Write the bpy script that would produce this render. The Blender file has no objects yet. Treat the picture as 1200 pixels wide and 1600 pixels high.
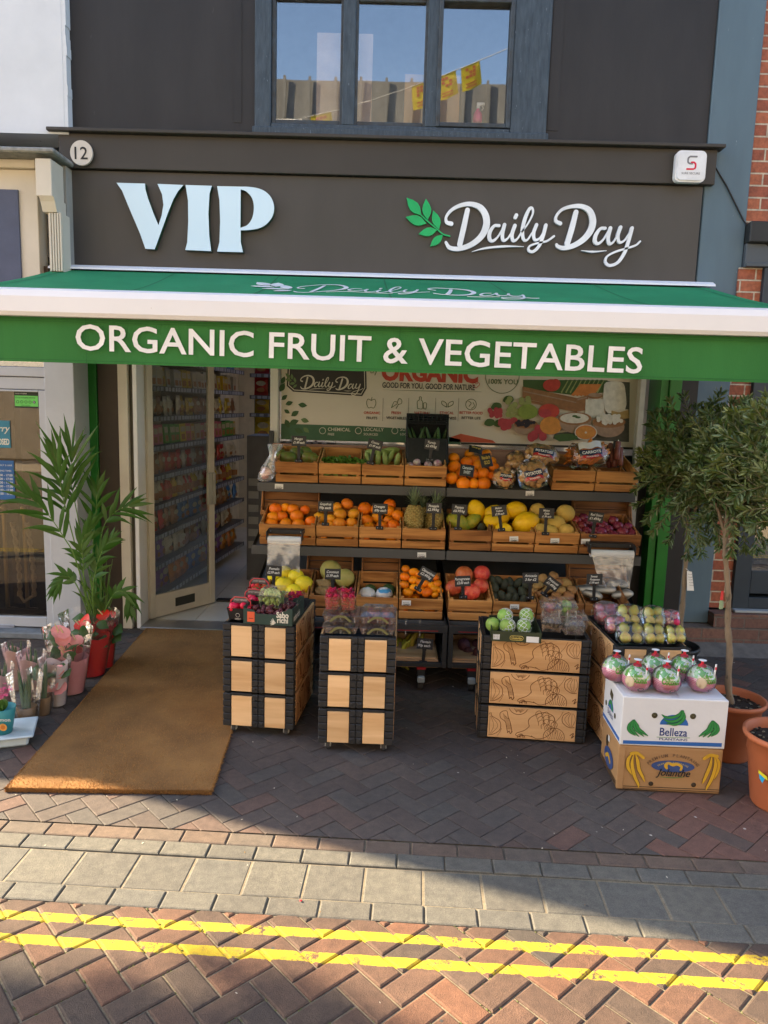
import bpy, bmesh, math, random
from math import sin, cos, pi, radians, atan2, hypot
from mathutils import Vector, Matrix, noise
random.seed(7)
S = bpy.context.scene
COL = S.collection
# ------------------------------------------------------------------ camera
FPX, PITCH, ROLL, YAW, CH = 1156., radians(8.3), radians(1.66), radians(.5), 1.85
FW = Vector((-sin(YAW)*cos(PITCH), cos(YAW)*cos(PITCH), -sin(PITCH)))
R0 = Vector((cos(YAW), sin(YAW), 0)); U0 = R0.cross(FW)
RT = cos(ROLL)*R0 + sin(ROLL)*U0; UP = -sin(ROLL)*R0 + cos(ROLL)*U0
cam = bpy.data.objects.new('camera', bpy.data.cameras.new('camera')); COL.objects.link(cam)
cam.matrix_world = Matrix((( RT.x, UP.x, -FW.x, 0), (RT.y, UP.y, -FW.y, 0), (RT.z, UP.z, -FW.z, CH), (0, 0, 0, 1)))
cam.data.sensor_fit = 'VERTICAL'; cam.data.sensor_height = 36; cam.data.lens = 36*FPX/1600
cam.data.clip_start = .05; cam.data.clip_end = 2000
S.camera = cam
def P(px, py, Y=None, Z=None, X=None):
    """the point seen at photo pixel (px,py) that lies on the plane y=Y, z=Z or x=X"""
    d = FW + RT*((px-600)/FPX) - UP*((py-800)/FPX)
    t = Y/d.y if Y is not None else ((Z-CH)/d.z if Z is not None else X/d.x)
    return Vector((0, 0, CH)) + d*t
def PS(px, py, Yf, zf, sl):
    """... on the sloping plane z = zf + sl*(y-Yf)"""
    d = FW + RT*((px-600)/FPX) - UP*((py-800)/FPX)
    t = (zf-CH-sl*Yf)/(d.z-sl*d.y)
    return Vector((0, 0, CH)) + d*t
# ------------------------------------------------------------------ light
SUN_EL = radians(30); SD = Vector((-.937, .348, 0)).normalized()      # where the sun stands (left, slightly behind the shop row)
W = bpy.data.worlds.new('World'); S.world = W; W.use_nodes = True
nt = W.node_tree; nt.nodes.clear()
sky = nt.nodes.new('ShaderNodeTexSky'); sky.sky_type = 'NISHITA'; sky.sun_disc = False
sky.sun_elevation = SUN_EL; sky.sun_rotation = atan2(SD.x, SD.y)
sky.air_density = 1.0; sky.dust_density = 1.6; sky.ozone_density = 1
bg = nt.nodes.new('ShaderNodeBackground'); bg.inputs[1].default_value = .095
wo = nt.nodes.new('ShaderNodeOutputWorld'); nt.links.new(sky.outputs[0], bg.inputs[0]); nt.links.new(bg.outputs[0], wo.inputs[0])
sl = bpy.data.lights.new('sun', 'SUN'); sl.energy = 4.6; sl.angle = radians(.5); sl.color = (1, .79, .51)
so = bpy.data.objects.new('sun', sl); COL.objects.link(so)
sv = Vector((SD.x*cos(SUN_EL), SD.y*cos(SUN_EL), sin(SUN_EL)))
so.rotation_euler = sv.to_track_quat('Z', 'Y').to_euler(); so.location = sv*30
S.view_settings.view_transform = 'Standard'; S.view_settings.look = 'None'
S.view_settings.gamma = 1; S.view_settings.exposure = 2.65
S.render.engine = 'CYCLES'; S.cycles.max_bounces = 10; S.cycles.transparent_max_bounces = 24
S.cycles.caustics_reflective = False; S.cycles.caustics_refractive = False; S.cycles.use_denoising = True
# ------------------------------------------------------------------ materials
MATS = {}
def base(name):
    m = bpy.data.materials.new(name); m.use_nodes = True; MATS[name] = m
    n = m.node_tree.nodes; b = n['Principled BSDF']
    return m, m.node_tree, b
def N(t, kind, **k):
    n = t.nodes.new(kind)
    for a, v in k.items():
        if a in n.inputs.keys(): n.inputs[a].default_value = v
        else: setattr(n, a, v)
    return n
def L(t, a, b): t.links.new(a, b)
def c4(c): return (c[0], c[1], c[2], 1)
def ramp(t, fac, stops):
    r = t.nodes.new('ShaderNodeValToRGB'); L(t, fac, r.inputs[0])
    e = r.color_ramp.elements
    while len(e) < len(stops): e.new(.5)
    for k, (p, c) in enumerate(stops): e[k].position = p; e[k].color = c4(c)
    return r.outputs[0]
def mat(name, col, rough=.6, metal=0, col2=None, sc=6, stretch=(1, 1, 1), bump=0, bsc=None, inst=0, spec=.28, coat=0, trl=0, detail=6, spots=None):
    if name in MATS: return MATS[name]
    m, t, b = base(name)
    tc = N(t, 'ShaderNodeTexCoord'); mp = N(t, 'ShaderNodeMapping'); mp.inputs['Scale'].default_value = stretch
    L(t, tc.outputs['Object'], mp.inputs[0])
    col2 = col2 or tuple(c*.78 for c in col)
    no = N(t, 'ShaderNodeTexNoise', Scale=sc, Detail=detail, Roughness=.62); L(t, mp.outputs[0], no.inputs['Vector'])
    out = ramp(t, no.outputs['Fac'], [(.3, col2), (.68, col)])
    if spots:
        s = N(t, 'ShaderNodeTexNoise', Scale=spots[0], Detail=2); L(t, mp.outputs[0], s.inputs['Vector'])
        f = ramp(t, s.outputs['Fac'], [(spots[1], (0, 0, 0)), (spots[1]+.04, (1, 1, 1))])
        mx = N(t, 'ShaderNodeMix', data_type='RGBA'); L(t, f, mx.inputs[0]); L(t, out, mx.inputs[6]); mx.inputs[7].default_value = c4(spots[2]); out = mx.outputs[2]
    if inst:
        oi = N(t, 'ShaderNodeObjectInfo'); h = N(t, 'ShaderNodeHueSaturation')
        mr = N(t, 'ShaderNodeMapRange'); mr.inputs[3].default_value = .5-inst*.03; mr.inputs[4].default_value = .5+inst*.03
        mv = N(t, 'ShaderNodeMapRange'); mv.inputs[3].default_value = 1-inst*.35; mv.inputs[4].default_value = 1+inst*.3
        ml = N(t, 'ShaderNodeMath', operation='MULTIPLY'); ml.inputs[1].default_value = 7.31
        fr = N(t, 'ShaderNodeMath', operation='FRACT'); L(t, oi.outputs['Random'], ml.inputs[0]); L(t, ml.outputs[0], fr.inputs[0])
        L(t, oi.outputs['Random'], mr.inputs[0]); L(t, fr.outputs[0], mv.inputs[0])
        L(t, mr.outputs[0], h.inputs['Hue']); L(t, mv.outputs[0], h.inputs['Value']); L(t, out, h.inputs['Color']); out = h.outputs[0]
    L(t, out, b.inputs['Base Color'])
    b.inputs['Roughness'].default_value = rough; b.inputs['Metallic'].default_value = metal
    b.inputs['Specular IOR Level'].default_value = spec; b.inputs['Coat Weight'].default_value = coat
    if bump:
        nb = N(t, 'ShaderNodeTexNoise', Scale=bsc or sc*4, Detail=4); L(t, mp.outputs[0], nb.inputs['Vector'])
        bp = N(t, 'ShaderNodeBump', Strength=min(1, bump), Distance=.004); L(t, nb.outputs['Fac'], bp.inputs['Height']); L(t, bp.outputs[0], b.inputs['Normal'])
    if trl:
        tr = N(t, 'ShaderNodeBsdfTranslucent'); L(t, out, tr.inputs[0]); mx = N(t, 'ShaderNodeMixShader'); mx.inputs[0].default_value = trl
        L(t, b.outputs[0], mx.inputs[1]); L(t, tr.outputs[0], mx.inputs[2]); L(t, mx.outputs[0], t.nodes['Material Output'].inputs[0])
    return m
def wood(name, light, dark, axis=0, sc=9, rough=.55, ring=14, inst=.5):
    """grain running along the given object axis"""
    if name in MATS: return MATS[name]
    m, t, b = base(name)
    tc = N(t, 'ShaderNodeTexCoord'); mp = N(t, 'ShaderNodeMapping')
    s = [1, 1, 1]; s[axis] = .09; mp.inputs['Scale'].default_value = s
    oi = N(t, 'ShaderNodeObjectInfo'); va = N(t, 'ShaderNodeVectorMath', operation='ADD'); L(t, tc.outputs['Object'], va.inputs[0])
    vm = N(t, 'ShaderNodeVectorMath', operation='SCALE'); cx = N(t, 'ShaderNodeCombineXYZ')
    for k in range(3): L(t, oi.outputs['Random'], cx.inputs[k])
    L(t, cx.outputs[0], vm.inputs[0]); vm.inputs['Scale'].default_value = 9.; L(t, vm.outputs[0], va.inputs[1]); L(t, va.outputs[0], mp.inputs[0])
    n1 = N(t, 'ShaderNodeTexNoise', Scale=sc, Detail=3, Distortion=.6); L(t, mp.outputs[0], n1.inputs['Vector'])
    w = N(t, 'ShaderNodeMath', operation='MULTIPLY'); w.inputs[1].default_value = ring; L(t, n1.outputs['Fac'], w.inputs[0])
    fr = N(t, 'ShaderNodeMath', operation='PINGPONG'); fr.inputs[1].default_value = 1; L(t, w.outputs[0], fr.inputs[0])
    n2 = N(t, 'ShaderNodeTexNoise', Scale=sc*14, Detail=4); L(t, mp.outputs[0], n2.inputs['Vector'])
    ad = N(t, 'ShaderNodeMath', operation='MULTIPLY_ADD'); ad.inputs[1].default_value = .55; L(t, n2.outputs['Fac'], ad.inputs[0])
    sc_ = N(t, 'ShaderNodeMath', operation='MULTIPLY'); sc_.inputs[1].default_value = .5; L(t, fr.outputs[0], sc_.inputs[0]); L(t, sc_.outputs[0], ad.inputs[2])
    col = ramp(t, ad.outputs[0], [(.18, dark), (.75, light)])
    h = N(t, 'ShaderNodeHueSaturation'); mr = N(t, 'ShaderNodeMapRange'); mr.inputs[3].default_value = 1-inst*.3; mr.inputs[4].default_value = 1+inst*.3
    L(t, oi.outputs['Random'], mr.inputs[0]); L(t, mr.outputs[0], h.inputs['Value']); L(t, col, h.inputs['Color']); L(t, h.outputs[0], b.inputs['Base Color'])
    b.inputs['Roughness'].default_value = rough; b.inputs['Specular IOR Level'].default_value = .3
    bp = N(t, 'ShaderNodeBump', Strength=.35, Distance=.002); L(t, n2.outputs['Fac'], bp.inputs['Height']); L(t, bp.outputs[0], b.inputs['Normal'])
    return m
def glass(name, tint=(1, 1, 1), refl=.2, rough=.0, tone=1.0, wav=0, dirt=0):
    if name in MATS: return MATS[name]
    m, t, b = base(name); t.nodes.remove(b)
    tr = N(t, 'ShaderNodeBsdfTransparent'); tr.inputs[0].default_value = c4(tint)
    gl = N(t, 'ShaderNodeBsdfGlossy'); gl.inputs['Roughness'].default_value = rough; gl.inputs[0].default_value = c4((tone,)*3)
    mx = N(t, 'ShaderNodeMixShader')
    fz = N(t, 'ShaderNodeLayerWeight'); fz.inputs[0].default_value = .25
    mr = N(t, 'ShaderNodeMapRange'); mr.inputs[3].default_value = refl; mr.inputs[4].default_value = .9; L(t, fz.outputs['Fresnel'], mr.inputs[0])
    L(t, mr.outputs[0], mx.inputs[0]); L(t, tr.outputs[0], mx.inputs[1]); L(t, gl.outputs[0], mx.inputs[2])
    tc = N(t, 'ShaderNodeTexCoord')
    if wav:
        no = N(t, 'ShaderNodeTexNoise', Scale=wav[0], Detail=2); L(t, tc.outputs['Object'], no.inputs['Vector'])
        bp = N(t, 'ShaderNodeBump', Strength=wav[1], Distance=.01); L(t, no.outputs['Fac'], bp.inputs['Height']); L(t, bp.outputs[0], gl.inputs['Normal'])
    out = mx.outputs[0]
    if dirt:
        df = N(t, 'ShaderNodeBsdfDiffuse'); df.inputs[0].default_value = (.8, .82, .85, 1)
        m2 = N(t, 'ShaderNodeMixShader'); m2.inputs[0].default_value = dirt; L(t, out, m2.inputs[1]); L(t, df.outputs[0], m2.inputs[2]); out = m2.outputs[0]
    L(t, out, t.nodes['Material Output'].inputs[0]); return m
# ------------------------------------------------------------------ mesh builder
def smoothclosed(pts, n=6):
    out = []; k = len(pts)
    for i in range(k):
        a, b, c, d = (Vector(pts[(i+j-1) % k]) for j in range(4))
        for s in range(n):
            t = s/n; out.append(.5*((2*b)+(c-a)*t+(2*a-5*b+4*c-d)*t*t+(3*b-a-3*c+d)*t**3))
    return out
def cr(pts, n=8):
    """open Catmull-Rom through points of any dimension"""
    p = [Vector(q) for q in pts]; p = [p[0]*2-p[1]]+p+[p[-1]*2-p[-2]]; out = []
    for i in range(1, len(p)-2):
        a, b, c, d = p[i-1:i+3]
        for s in range(n):
            t = s/n; out.append(.5*((2*b)+(c-a)*t+(2*a-5*b+4*c-d)*t*t+(3*b-a-3*c+d)*t**3))
    out.append(p[-2]); return out
_tc = {}
def curvemesh(key, maker):
    if key not in _tc:
        ob = maker(); me = bpy.data.meshes.new_from_object(ob)
        _tc[key] = ([v.co.copy() for v in me.vertices], [tuple(p.vertices) for p in me.polygons])
        bpy.data.meshes.remove(me); cd = ob.data; bpy.data.objects.remove(ob); bpy.data.curves.remove(cd)
    return _tc[key]
def frame(o, x, z=(0, 0, 1)):
    """matrix whose local x runs along x, local y along z (up) and local z out of the face"""
    x = Vector(x).normalized(); u = Vector(z).normalized(); n = x.cross(u).normalized(); u = n.cross(x)
    return Matrix(((x.x, u.x, n.x, o[0]), (x.y, u.y, n.y, o[1]), (x.z, u.z, n.z, o[2]), (0, 0, 0, 1)))
class MB:
    def __init__(s): s.v = []; s.f = []; s.m = []; s.s = []
    def add(s, vs, fs, mi=0, sm=False, M=None):
        o = len(s.v)
        s.v += [(M @ Vector(q)) if M is not None else Vector(q) for q in vs]
        for f in fs: s.f.append(tuple(i+o for i in f)); s.m.append(mi); s.s.append(sm)
        return s
    def box(s, x0, x1, y0, y1, z0, z1, mi=0, M=None):
        vs = [(x, y, z) for x in (x0, x1) for y in (y0, y1) for z in (z0, z1)]
        return s.add(vs, [(0, 1, 3, 2), (4, 6, 7, 5), (0, 4, 5, 1), (2, 3, 7, 6), (0, 2, 6, 4), (1, 5, 7, 3)], mi, False, M)
    def bb(s, x0, x1, y0, y1, z0, z1, b=.004, mi=0, M=None, seg=1, sm=False):
        bm = bmesh.new(); bmesh.ops.create_cube(bm, size=1)
        for v in bm.verts: v.co = Vector(((x0+x1)/2+v.co.x*(x1-x0), (y0+y1)/2+v.co.y*(y1-y0), (z0+z1)/2+v.co.z*(z1-z0)))
        b = min(b, (x1-x0)*.45, (y1-y0)*.45, (z1-z0)*.45)
        bmesh.ops.bevel(bm, geom=bm.edges[:], offset=b, segments=seg, profile=.5, affect='EDGES')
        bm.verts.index_update(); s.add([v.co for v in bm.verts], [[v.index for v in f.verts] for f in bm.faces], mi, sm, M); bm.free(); return s
    def quad(s, a, b, c, d, mi=0): return s.add([a, b, c, d], [(0, 1, 2, 3)], mi)
    def tube(s, pts, r, n=8, mi=0, sm=True, caps=True, M=None):
        pts = [Vector(p) for p in pts]; k = len(pts); rs = r if isinstance(r, (list, tuple)) else [r]*k
        vs = []; t0 = None
        for i, p in enumerate(pts):
            t = (pts[min(i+1, k-1)]-pts[max(i-1, 0)]).normalized()
            if t0 is None:
                a = t.orthogonal().normalized()
            else:
                a = (a-t*a.dot(t)).normalized() if (a-t*a.dot(t)).length > 1e-6 else t.orthogonal().normalized()
            t0 = t; b = t.cross(a)
            for j in range(n): vs.append(p+(a*cos(2*pi*j/n)+b*sin(2*pi*j/n))*rs[i])
        fs = [(i*n+j, i*n+(j+1) % n, (i+1)*n+(j+1) % n, (i+1)*n+j) for i in range(k-1) for j in range(n)]
        s.add(vs, fs, mi, sm, M)
        if caps: s.add([vs[j] for j in range(n)][::-1], [tuple(range(n))], mi, False, M); s.add(vs[-n:], [tuple(range(n))], mi, False, M)
        return s
    def lathe(s, prof, n=20, c=(0, 0, 0), mi=0, sm=True, M=None, fn=None):
        vs = []; k = len(prof)
        for r, z in prof:
            for j in range(n):
                a = 2*pi*j/n; p = Vector((r*cos(a), r*sin(a), z))
                if fn: p = fn(p, a)
                vs.append(p+Vector(c))
        fs = [(i*n+j, i*n+(j+1) % n, (i+1)*n+(j+1) % n, (i+1)*n+j) for i in range(k-1) for j in range(n)]
        return s.add(vs, fs, mi, sm, M)
    def ball(s, c=(0, 0, 0), r=(1, 1, 1), nu=14, nv=9, mi=0, M=None, fn=None):
        if not hasattr(r, '__len__'): r = (r, r, r)
        vs = []; 
        for i in range(nv+1):
            ph = -pi/2+pi*i/nv; q = max(cos(ph), 1e-4)
            for j in range(nu):
                a = 2*pi*j/nu; p = Vector((q*cos(a), q*sin(a), sin(ph)))
                if fn: p = fn(p)
                vs.append(Vector((p.x*r[0]+c[0], p.y*r[1]+c[1], p.z*r[2]+c[2])))
        fs = [(i*nu+j, i*nu+(j+1) % nu, (i+1)*nu+(j+1) % nu, (i+1)*nu+j) for i in range(nv) for j in range(nu)]
        return s.add(vs, fs, mi, True, M)
    def ribbon(s, pts, w, e=.002, mi=0, M=None, cap=True, nn=6):
        """flat round-ended stroke in local xy, thickness e along +z; pts (x,y), w width or list"""
        P2 = cr(pts, nn) if len(pts) > 2 else [Vector(q) for q in pts]
        k = len(P2)
        if hasattr(w, '__len__'):
            W_ = []
            for i in range(k):
                u = i/(k-1)*(len(w)-1); a = int(min(u, len(w)-2)); W_.append(w[a]+(w[a+1]-w[a])*(u-a))
        else: W_ = [w]*k
        Lp, Rp = [], []
        for i, p in enumerate(P2):
            t = P2[min(i+1, k-1)]-P2[max(i-1, 0)]
            if t.length < 1e-9: t = Vector((1, 0))
            t.normalize(); n_ = Vector((-t.y, t.x))*W_[i]*.5; Lp.append(p+n_); Rp.append(p-n_)
        def arc(c, a, r):
            return [c+Vector((cos(a+pi*q/6), sin(a+pi*q/6)))*r for q in range(1, 6)]
        loop = list(Lp)
        if cap: t = P2[-1]-P2[-2]; loop_e = arc(P2[-1], atan2(t.y, t.x)+pi/2-pi, W_[-1]/2)[::-1]
        vs = []; 
        for i in range(k): vs += [(Lp[i].x, Lp[i].y, e), (Rp[i].x, Rp[i].y, e)]
        fs = [(2*i, 2*i+1, 2*i+3, 2*i+2) for i in range(k-1)]
        nb = len(vs)
        for i in range(k): vs += [(Lp[i].x, Lp[i].y, 0), (Rp[i].x, Rp[i].y, 0)]
        fs += [(2*i+1, nb+2*i+1, nb+2*i+3, 2*i+3) for i in range(k-1)]+[(nb+2*i, 2*i, 2*i+2, nb+2*i+2) for i in range(k-1)]
        s.add(vs, fs, mi, False, M)
        if cap:
            for (i0, i1) in ((0, 1), (k-1, k-2)):
                t = P2[i0]-P2[i1]; a = atan2(t.y, t.x)-pi/2; r_ = W_[i0]/2; c = P2[i0]
                arcp = [c+Vector((cos(a+pi*q/6), sin(a+pi*q/6)))*r_ for q in range(7)]
                vs = [(q.x, q.y, e) for q in arcp]+[(q.x, q.y, 0) for q in arcp]
                s.add(vs, [tuple(range(7))]+[(j, j+7, j+8, j+1) for j in range(6)], mi, False, M)
        return s
    def shape(s, loops, e, M=None, mi=0, smooth=0):
        """filled outline(s) with holes in local xy, thickness e along +z"""
        if smooth: loops = [smoothclosed(l, smooth) for l in loops]
        key = repr(([[tuple(round(c, 5) for c in q) for q in l] for l in loops], e))
        def mk():
            cu = bpy.data.curves.new('c', 'CURVE'); cu.dimensions = '2D'; cu.fill_mode = 'BOTH'; cu.extrude = e/2
            for l in loops:
                sp = cu.splines.new('POLY'); sp.points.add(len(l)-1); sp.use_cyclic_u = True
                for q, p in zip(l, sp.points): p.co = (q[0], q[1], 0, 1)
            return bpy.data.objects.new('c', cu)
        vs, fs = curvemesh(key, mk)
        T = Matrix.Translation((0, 0, e/2)); return s.add(vs, fs, mi, False, (M or Matrix()) @ T)
    def text(s, body, size, M, e=.001, mi=0, bold=0, align='LEFT', sx=1, space=1, shear=0, w=None):
        def mk():
            cu = bpy.data.curves.new('t', 'FONT'); cu.body = body; cu.size = 1; cu.extrude = 0; cu.offset = bold; cu.resolution_u = 3
            cu.align_x = 'LEFT'; cu.space_character = space; cu.shear = shear; return bpy.data.objects.new('t', cu)
        vs, fs = curvemesh(('t', body, bold, space, shear), mk)
        if not vs: return s
        x0 = min(v.x for v in vs); x1 = max(v.x for v in vs)
        if w: sx = w/((x1-x0)*size)
        ox = {'LEFT': 0, 'CENTER': (x0+x1)/2, 'RIGHT': x1}[align]
        k = len(vs)
        top = [((v.x-ox)*size*sx, v.y*size, e) for v in vs]
        if e <= .0012: return s.add(top, fs, mi, False, M)
        # thick letters: top plus walls
        from collections import Counter
        ed = Counter()
        for f in fs:
            for a, b in zip(f, f[1:]+f[:1]): ed[(a, b)] += 1
        walls = [(b, a, a+k, b+k) for (a, b) in ed if (b, a) not in ed]
        return s.add(top+[(q[0], q[1], 0) for q in top], list(fs)+walls, mi, False, M)
    def mesh(s, name, mats, org=(0, 0, 0)):
        me = bpy.data.meshes.new(name); o = Vector(org)
        me.from_pydata([tuple(v-o) for v in s.v], [], s.f)
        me.polygons.foreach_set('material_index', s.m); me.polygons.foreach_set('use_smooth', s.s)
        for m in (mats if isinstance(mats, (list, tuple)) else [mats]): me.materials.append(m)
        me.update(); return me
def tag(o, label=None, cat=None, group=None, kind=None):
    if label: o['label'] = label
    if cat: o['category'] = cat
    if group: o['group'] = group
    if kind: o['kind'] = kind
    return o
def thing(name, label, cat, loc=(0, 0, 0), rz=0, group=None, rot=None):
    o = bpy.data.objects.new(name, None); o.empty_display_size = .05; COL.objects.link(o); o.location = loc
    o.rotation_euler = rot or (0, 0, rz); return tag(o, label, cat, group)
def part(name, mb, mats, parent, world=True, label=None):
    """mesh part; world=True: the builder's coordinates are world ones (parents unrotated)"""
    org = Vector((0, 0, 0))
    if world:
        p = parent
        while p is not None: org += p.location; p = p.parent
    me = mb.mesh(name, mats, org); o = bpy.data.objects.new(name, me); COL.objects.link(o); o.parent = parent
    if label: o['label'] = label
    return o
def solo(name, mb, mats, label, cat, loc=(0, 0, 0), rz=0, group=None, world=False, rot=None):
    me = mb.mesh(name, mats, loc if world else (0, 0, 0)); o = bpy.data.objects.new(name, me); COL.objects.link(o)
    o.location = loc; o.rotation_euler = rot or (0, 0, rz); return tag(o, label, cat, group)
def inst(src, loc, label, group=None, rot=(0, 0, 0), sc=1, cat=None):
    """a copy of a top-level thing with its parts and sub-parts"""
    r = src.copy(); COL.objects.link(r); r.location = loc; r.rotation_euler = rot
    r.scale = (sc, sc, sc) if not hasattr(sc, '__len__') else sc
    r['label'] = label
    if group: r['group'] = group
    for ch in src.children:
        c = ch.copy(); COL.objects.link(c); c.parent = r
        for g in ch.children: d = g.copy(); COL.objects.link(d); d.parent = c
    return r
def struct(name, mb, mats):
    o = bpy.data.objects.new(name, mb.mesh(name, mats)); COL.objects.link(o); o['kind'] = 'structure'; return o
rnd = random.uniform
# shared materials
white = mat('white_gloss_paint', (.78, .79, .80), .35, col2=(.7, .71, .72), sc=3)
black_pl = mat('black_plastic', (.022, .022, .024), .45, col2=(.014, .014, .015), sc=30, bump=.15)
ink = mat('black_ink', (.02, .02, .02), .6)
chalkw = mat('white_chalk_ink', (.75, .75, .72), .7)
paperw = mat('white_paper', (.72, .72, .70), .7, col2=(.64, .64, .62), sc=20)
steel = mat('grey_steel', (.45, .45, .46), .35, metal=.9)
film = glass('clear_film', (1, 1, 1), .05, .1, wav=(45, .5), dirt=.015)
clearbox = glass('clear_punnet', (1, 1, 1), .05, .08, wav=(60, .4), dirt=.02)
milkfilm = glass('milky_film', (.93, .94, .95), .12, .15, wav=(22, 1), dirt=.2)
# ------------------------------------------------------------------ ground
KS = -.036                                     # kerb lines run slightly across the picture
def kv(x, y): return y - KS*x                  # distance towards the shops measured from x=0
def brick_mat(name, stops, bumpy=.5, yellow=False, dots=0):
    m, t, b = base(name)
    at = N(t, 'ShaderNodeAttribute'); at.attribute_name = 'tone'
    tc = N(t, 'ShaderNodeTexCoord')
    n1 = N(t, 'ShaderNodeTexNoise', Scale=1.3, Detail=4); L(t, tc.outputs['Object'], n1.inputs['Vector'])
    n2 = N(t, 'ShaderNodeTexNoise', Scale=230, Detail=3, Roughness=.7); L(t, tc.outputs['Object'], n2.inputs['Vector'])
    n3 = N(t, 'ShaderNodeTexNoise', Scale=24, Detail=5, Roughness=.7); L(t, tc.outputs['Object'], n3.inputs['Vector'])
    base_c = ramp(t, at.outputs['Fac'], stops)
    mm = N(t, 'ShaderNodeMix', data_type='RGBA', blend_type='MULTIPLY'); mm.inputs[0].default_value = 1
    L(t, base_c, mm.inputs[6]); L(t, ramp(t, n3.outputs['Fac'], [(.25, (.62, .62, .64)), (.75, (1.2, 1.17, 1.12))]), mm.inputs[7])
    m3 = N(t, 'ShaderNodeMix', data_type='RGBA', blend_type='MULTIPLY'); m3.inputs[0].default_value = 1
    L(t, mm.outputs[2], m3.inputs[6]); L(t, ramp(t, n1.outputs['Fac'], [(.3, (.8, .8, .82)), (.7, (1.1, 1.1, 1.08))]), m3.inputs[7])
    m2 = N(t, 'ShaderNodeMix', data_type='RGBA', blend_type='MULTIPLY'); m2.inputs[0].default_value = .8
    L(t, m3.outputs[2], m2.inputs[6]); L(t, ramp(t, n2.outputs['Fac'], [(.35, (.7, .7, .7)), (.65, (1.25, 1.25, 1.25))]), m2.inputs[7])
    out = m2.outputs[2]
    # trodden spots, droppings, gum
    v = N(t, 'ShaderNodeTexVoronoi', Scale=5.5); L(t, tc.outputs['Object'], v.inputs['Vector'])
    f = ramp(t, v.outputs['Distance'], [(.028, (1, 1, 1)), (.045, (0, 0, 0))])
    mx = N(t, 'ShaderNodeMix', data_type='RGBA'); L(t, f, mx.inputs[0]); L(t, out, mx.inputs[6]); mx.inputs[7].default_value = (.42, .40, .36, 1) if dots else (.05, .05, .05, 1)
    out = mx.outputs[2]
    if yellow:
        sp = N(t, 'ShaderNodeSeparateXYZ'); L(t, tc.outputs['Object'], sp.inputs[0])
        kk = N(t, 'ShaderNodeMath', operation='MULTIPLY_ADD'); kk.inputs[1].default_value = -KS; L(t, sp.outputs[0], kk.inputs[0]); L(t, sp.outputs[1], kk.inputs[2])
        nz = N(t, 'ShaderNodeMath', operation='MULTIPLY_ADD'); nz.inputs[1].default_value = .016; L(t, n3.outputs['Fac'], nz.inputs[0]); L(t, kk.outputs[0], nz.inputs[2])
        mask = None
        for c in YELLOW:
            d = N(t, 'ShaderNodeMath', operation='SUBTRACT'); L(t, nz.outputs[0], d.inputs[0]); d.inputs[1].default_value = c+.008
            a = N(t, 'ShaderNodeMath', operation='ABSOLUTE'); L(t, d.outputs[0], a.inputs[0])
            q = N(t, 'ShaderNodeMath', operation='LESS_THAN'); L(t, a.outputs[0], q.inputs[0]); q.inputs[1].default_value = .0225
            if mask is None: mask = q.outputs[0]
            else:
                s_ = N(t, 'ShaderNodeMath', operation='MAXIMUM'); L(t, mask, s_.inputs[0]); L(t, q.outputs[0], s_.inputs[1]); mask = s_.outputs[0]
        n4 = N(t, 'ShaderNodeTexNoise', Scale=9, Detail=7, Roughness=.75); L(t, tc.outputs['Object'], n4.inputs['Vector'])
        n5 = N(t, 'ShaderNodeTexNoise', Scale=70, Detail=4, Roughness=.8); L(t, tc.outputs['Object'], n5.inputs['Vector']); wa = N(t, 'ShaderNodeMath', operation='MULTIPLY_ADD'); wa.inputs[1].default_value = .5; L(t, n5.outputs['Fac'], wa.inputs[0]); L(t, n4.outputs['Fac'], wa.inputs[2])
        wear = ramp(t, wa.outputs[0], [(.625, (0, 0, 0)), (.70, (.96, .96, .96))])
        ml = N(t, 'ShaderNodeMath', operation='MULTIPLY'); L(t, mask, ml.inputs[0]); L(t, wear, ml.inputs[1])
        my = N(t, 'ShaderNodeMix', data_type='RGBA'); L(t, ml.outputs[0], my.inputs[0]); L(t, out, my.inputs[6])
        L(t, ramp(t, n3.outputs['Fac'], [(.30, (.22, .17, .03)), (.44, (.36, .27, .018)), (.68, (.47, .345, .016))]), my.inputs[7]); out = my.outputs[2]
    L(t, out, b.inputs['Base Color']); b.inputs['Roughness'].default_value = .82
    b.inputs['Specular IOR Level'].default_value = .35
    bp = N(t, 'ShaderNodeBump', Strength=bumpy, Distance=.003); L(t, n2.outputs['Fac'], bp.inputs['Height'])
    b2 = N(t, 'ShaderNodeBump', Strength=.5, Distance=.004); L(t, n3.outputs['Fac'], b2.inputs['Height']); L(t, bp.outputs[0], b2.inputs['Normal']); L(t, b2.outputs[0], b.inputs['Normal'])
    return m
YELLOW = (2.353, 2.240)
V1, V2, V3, V4, V5 = 2.935, 2.845, 2.75, 2.535, 2.435      # edges of the setts rows and the gully slabs
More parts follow.
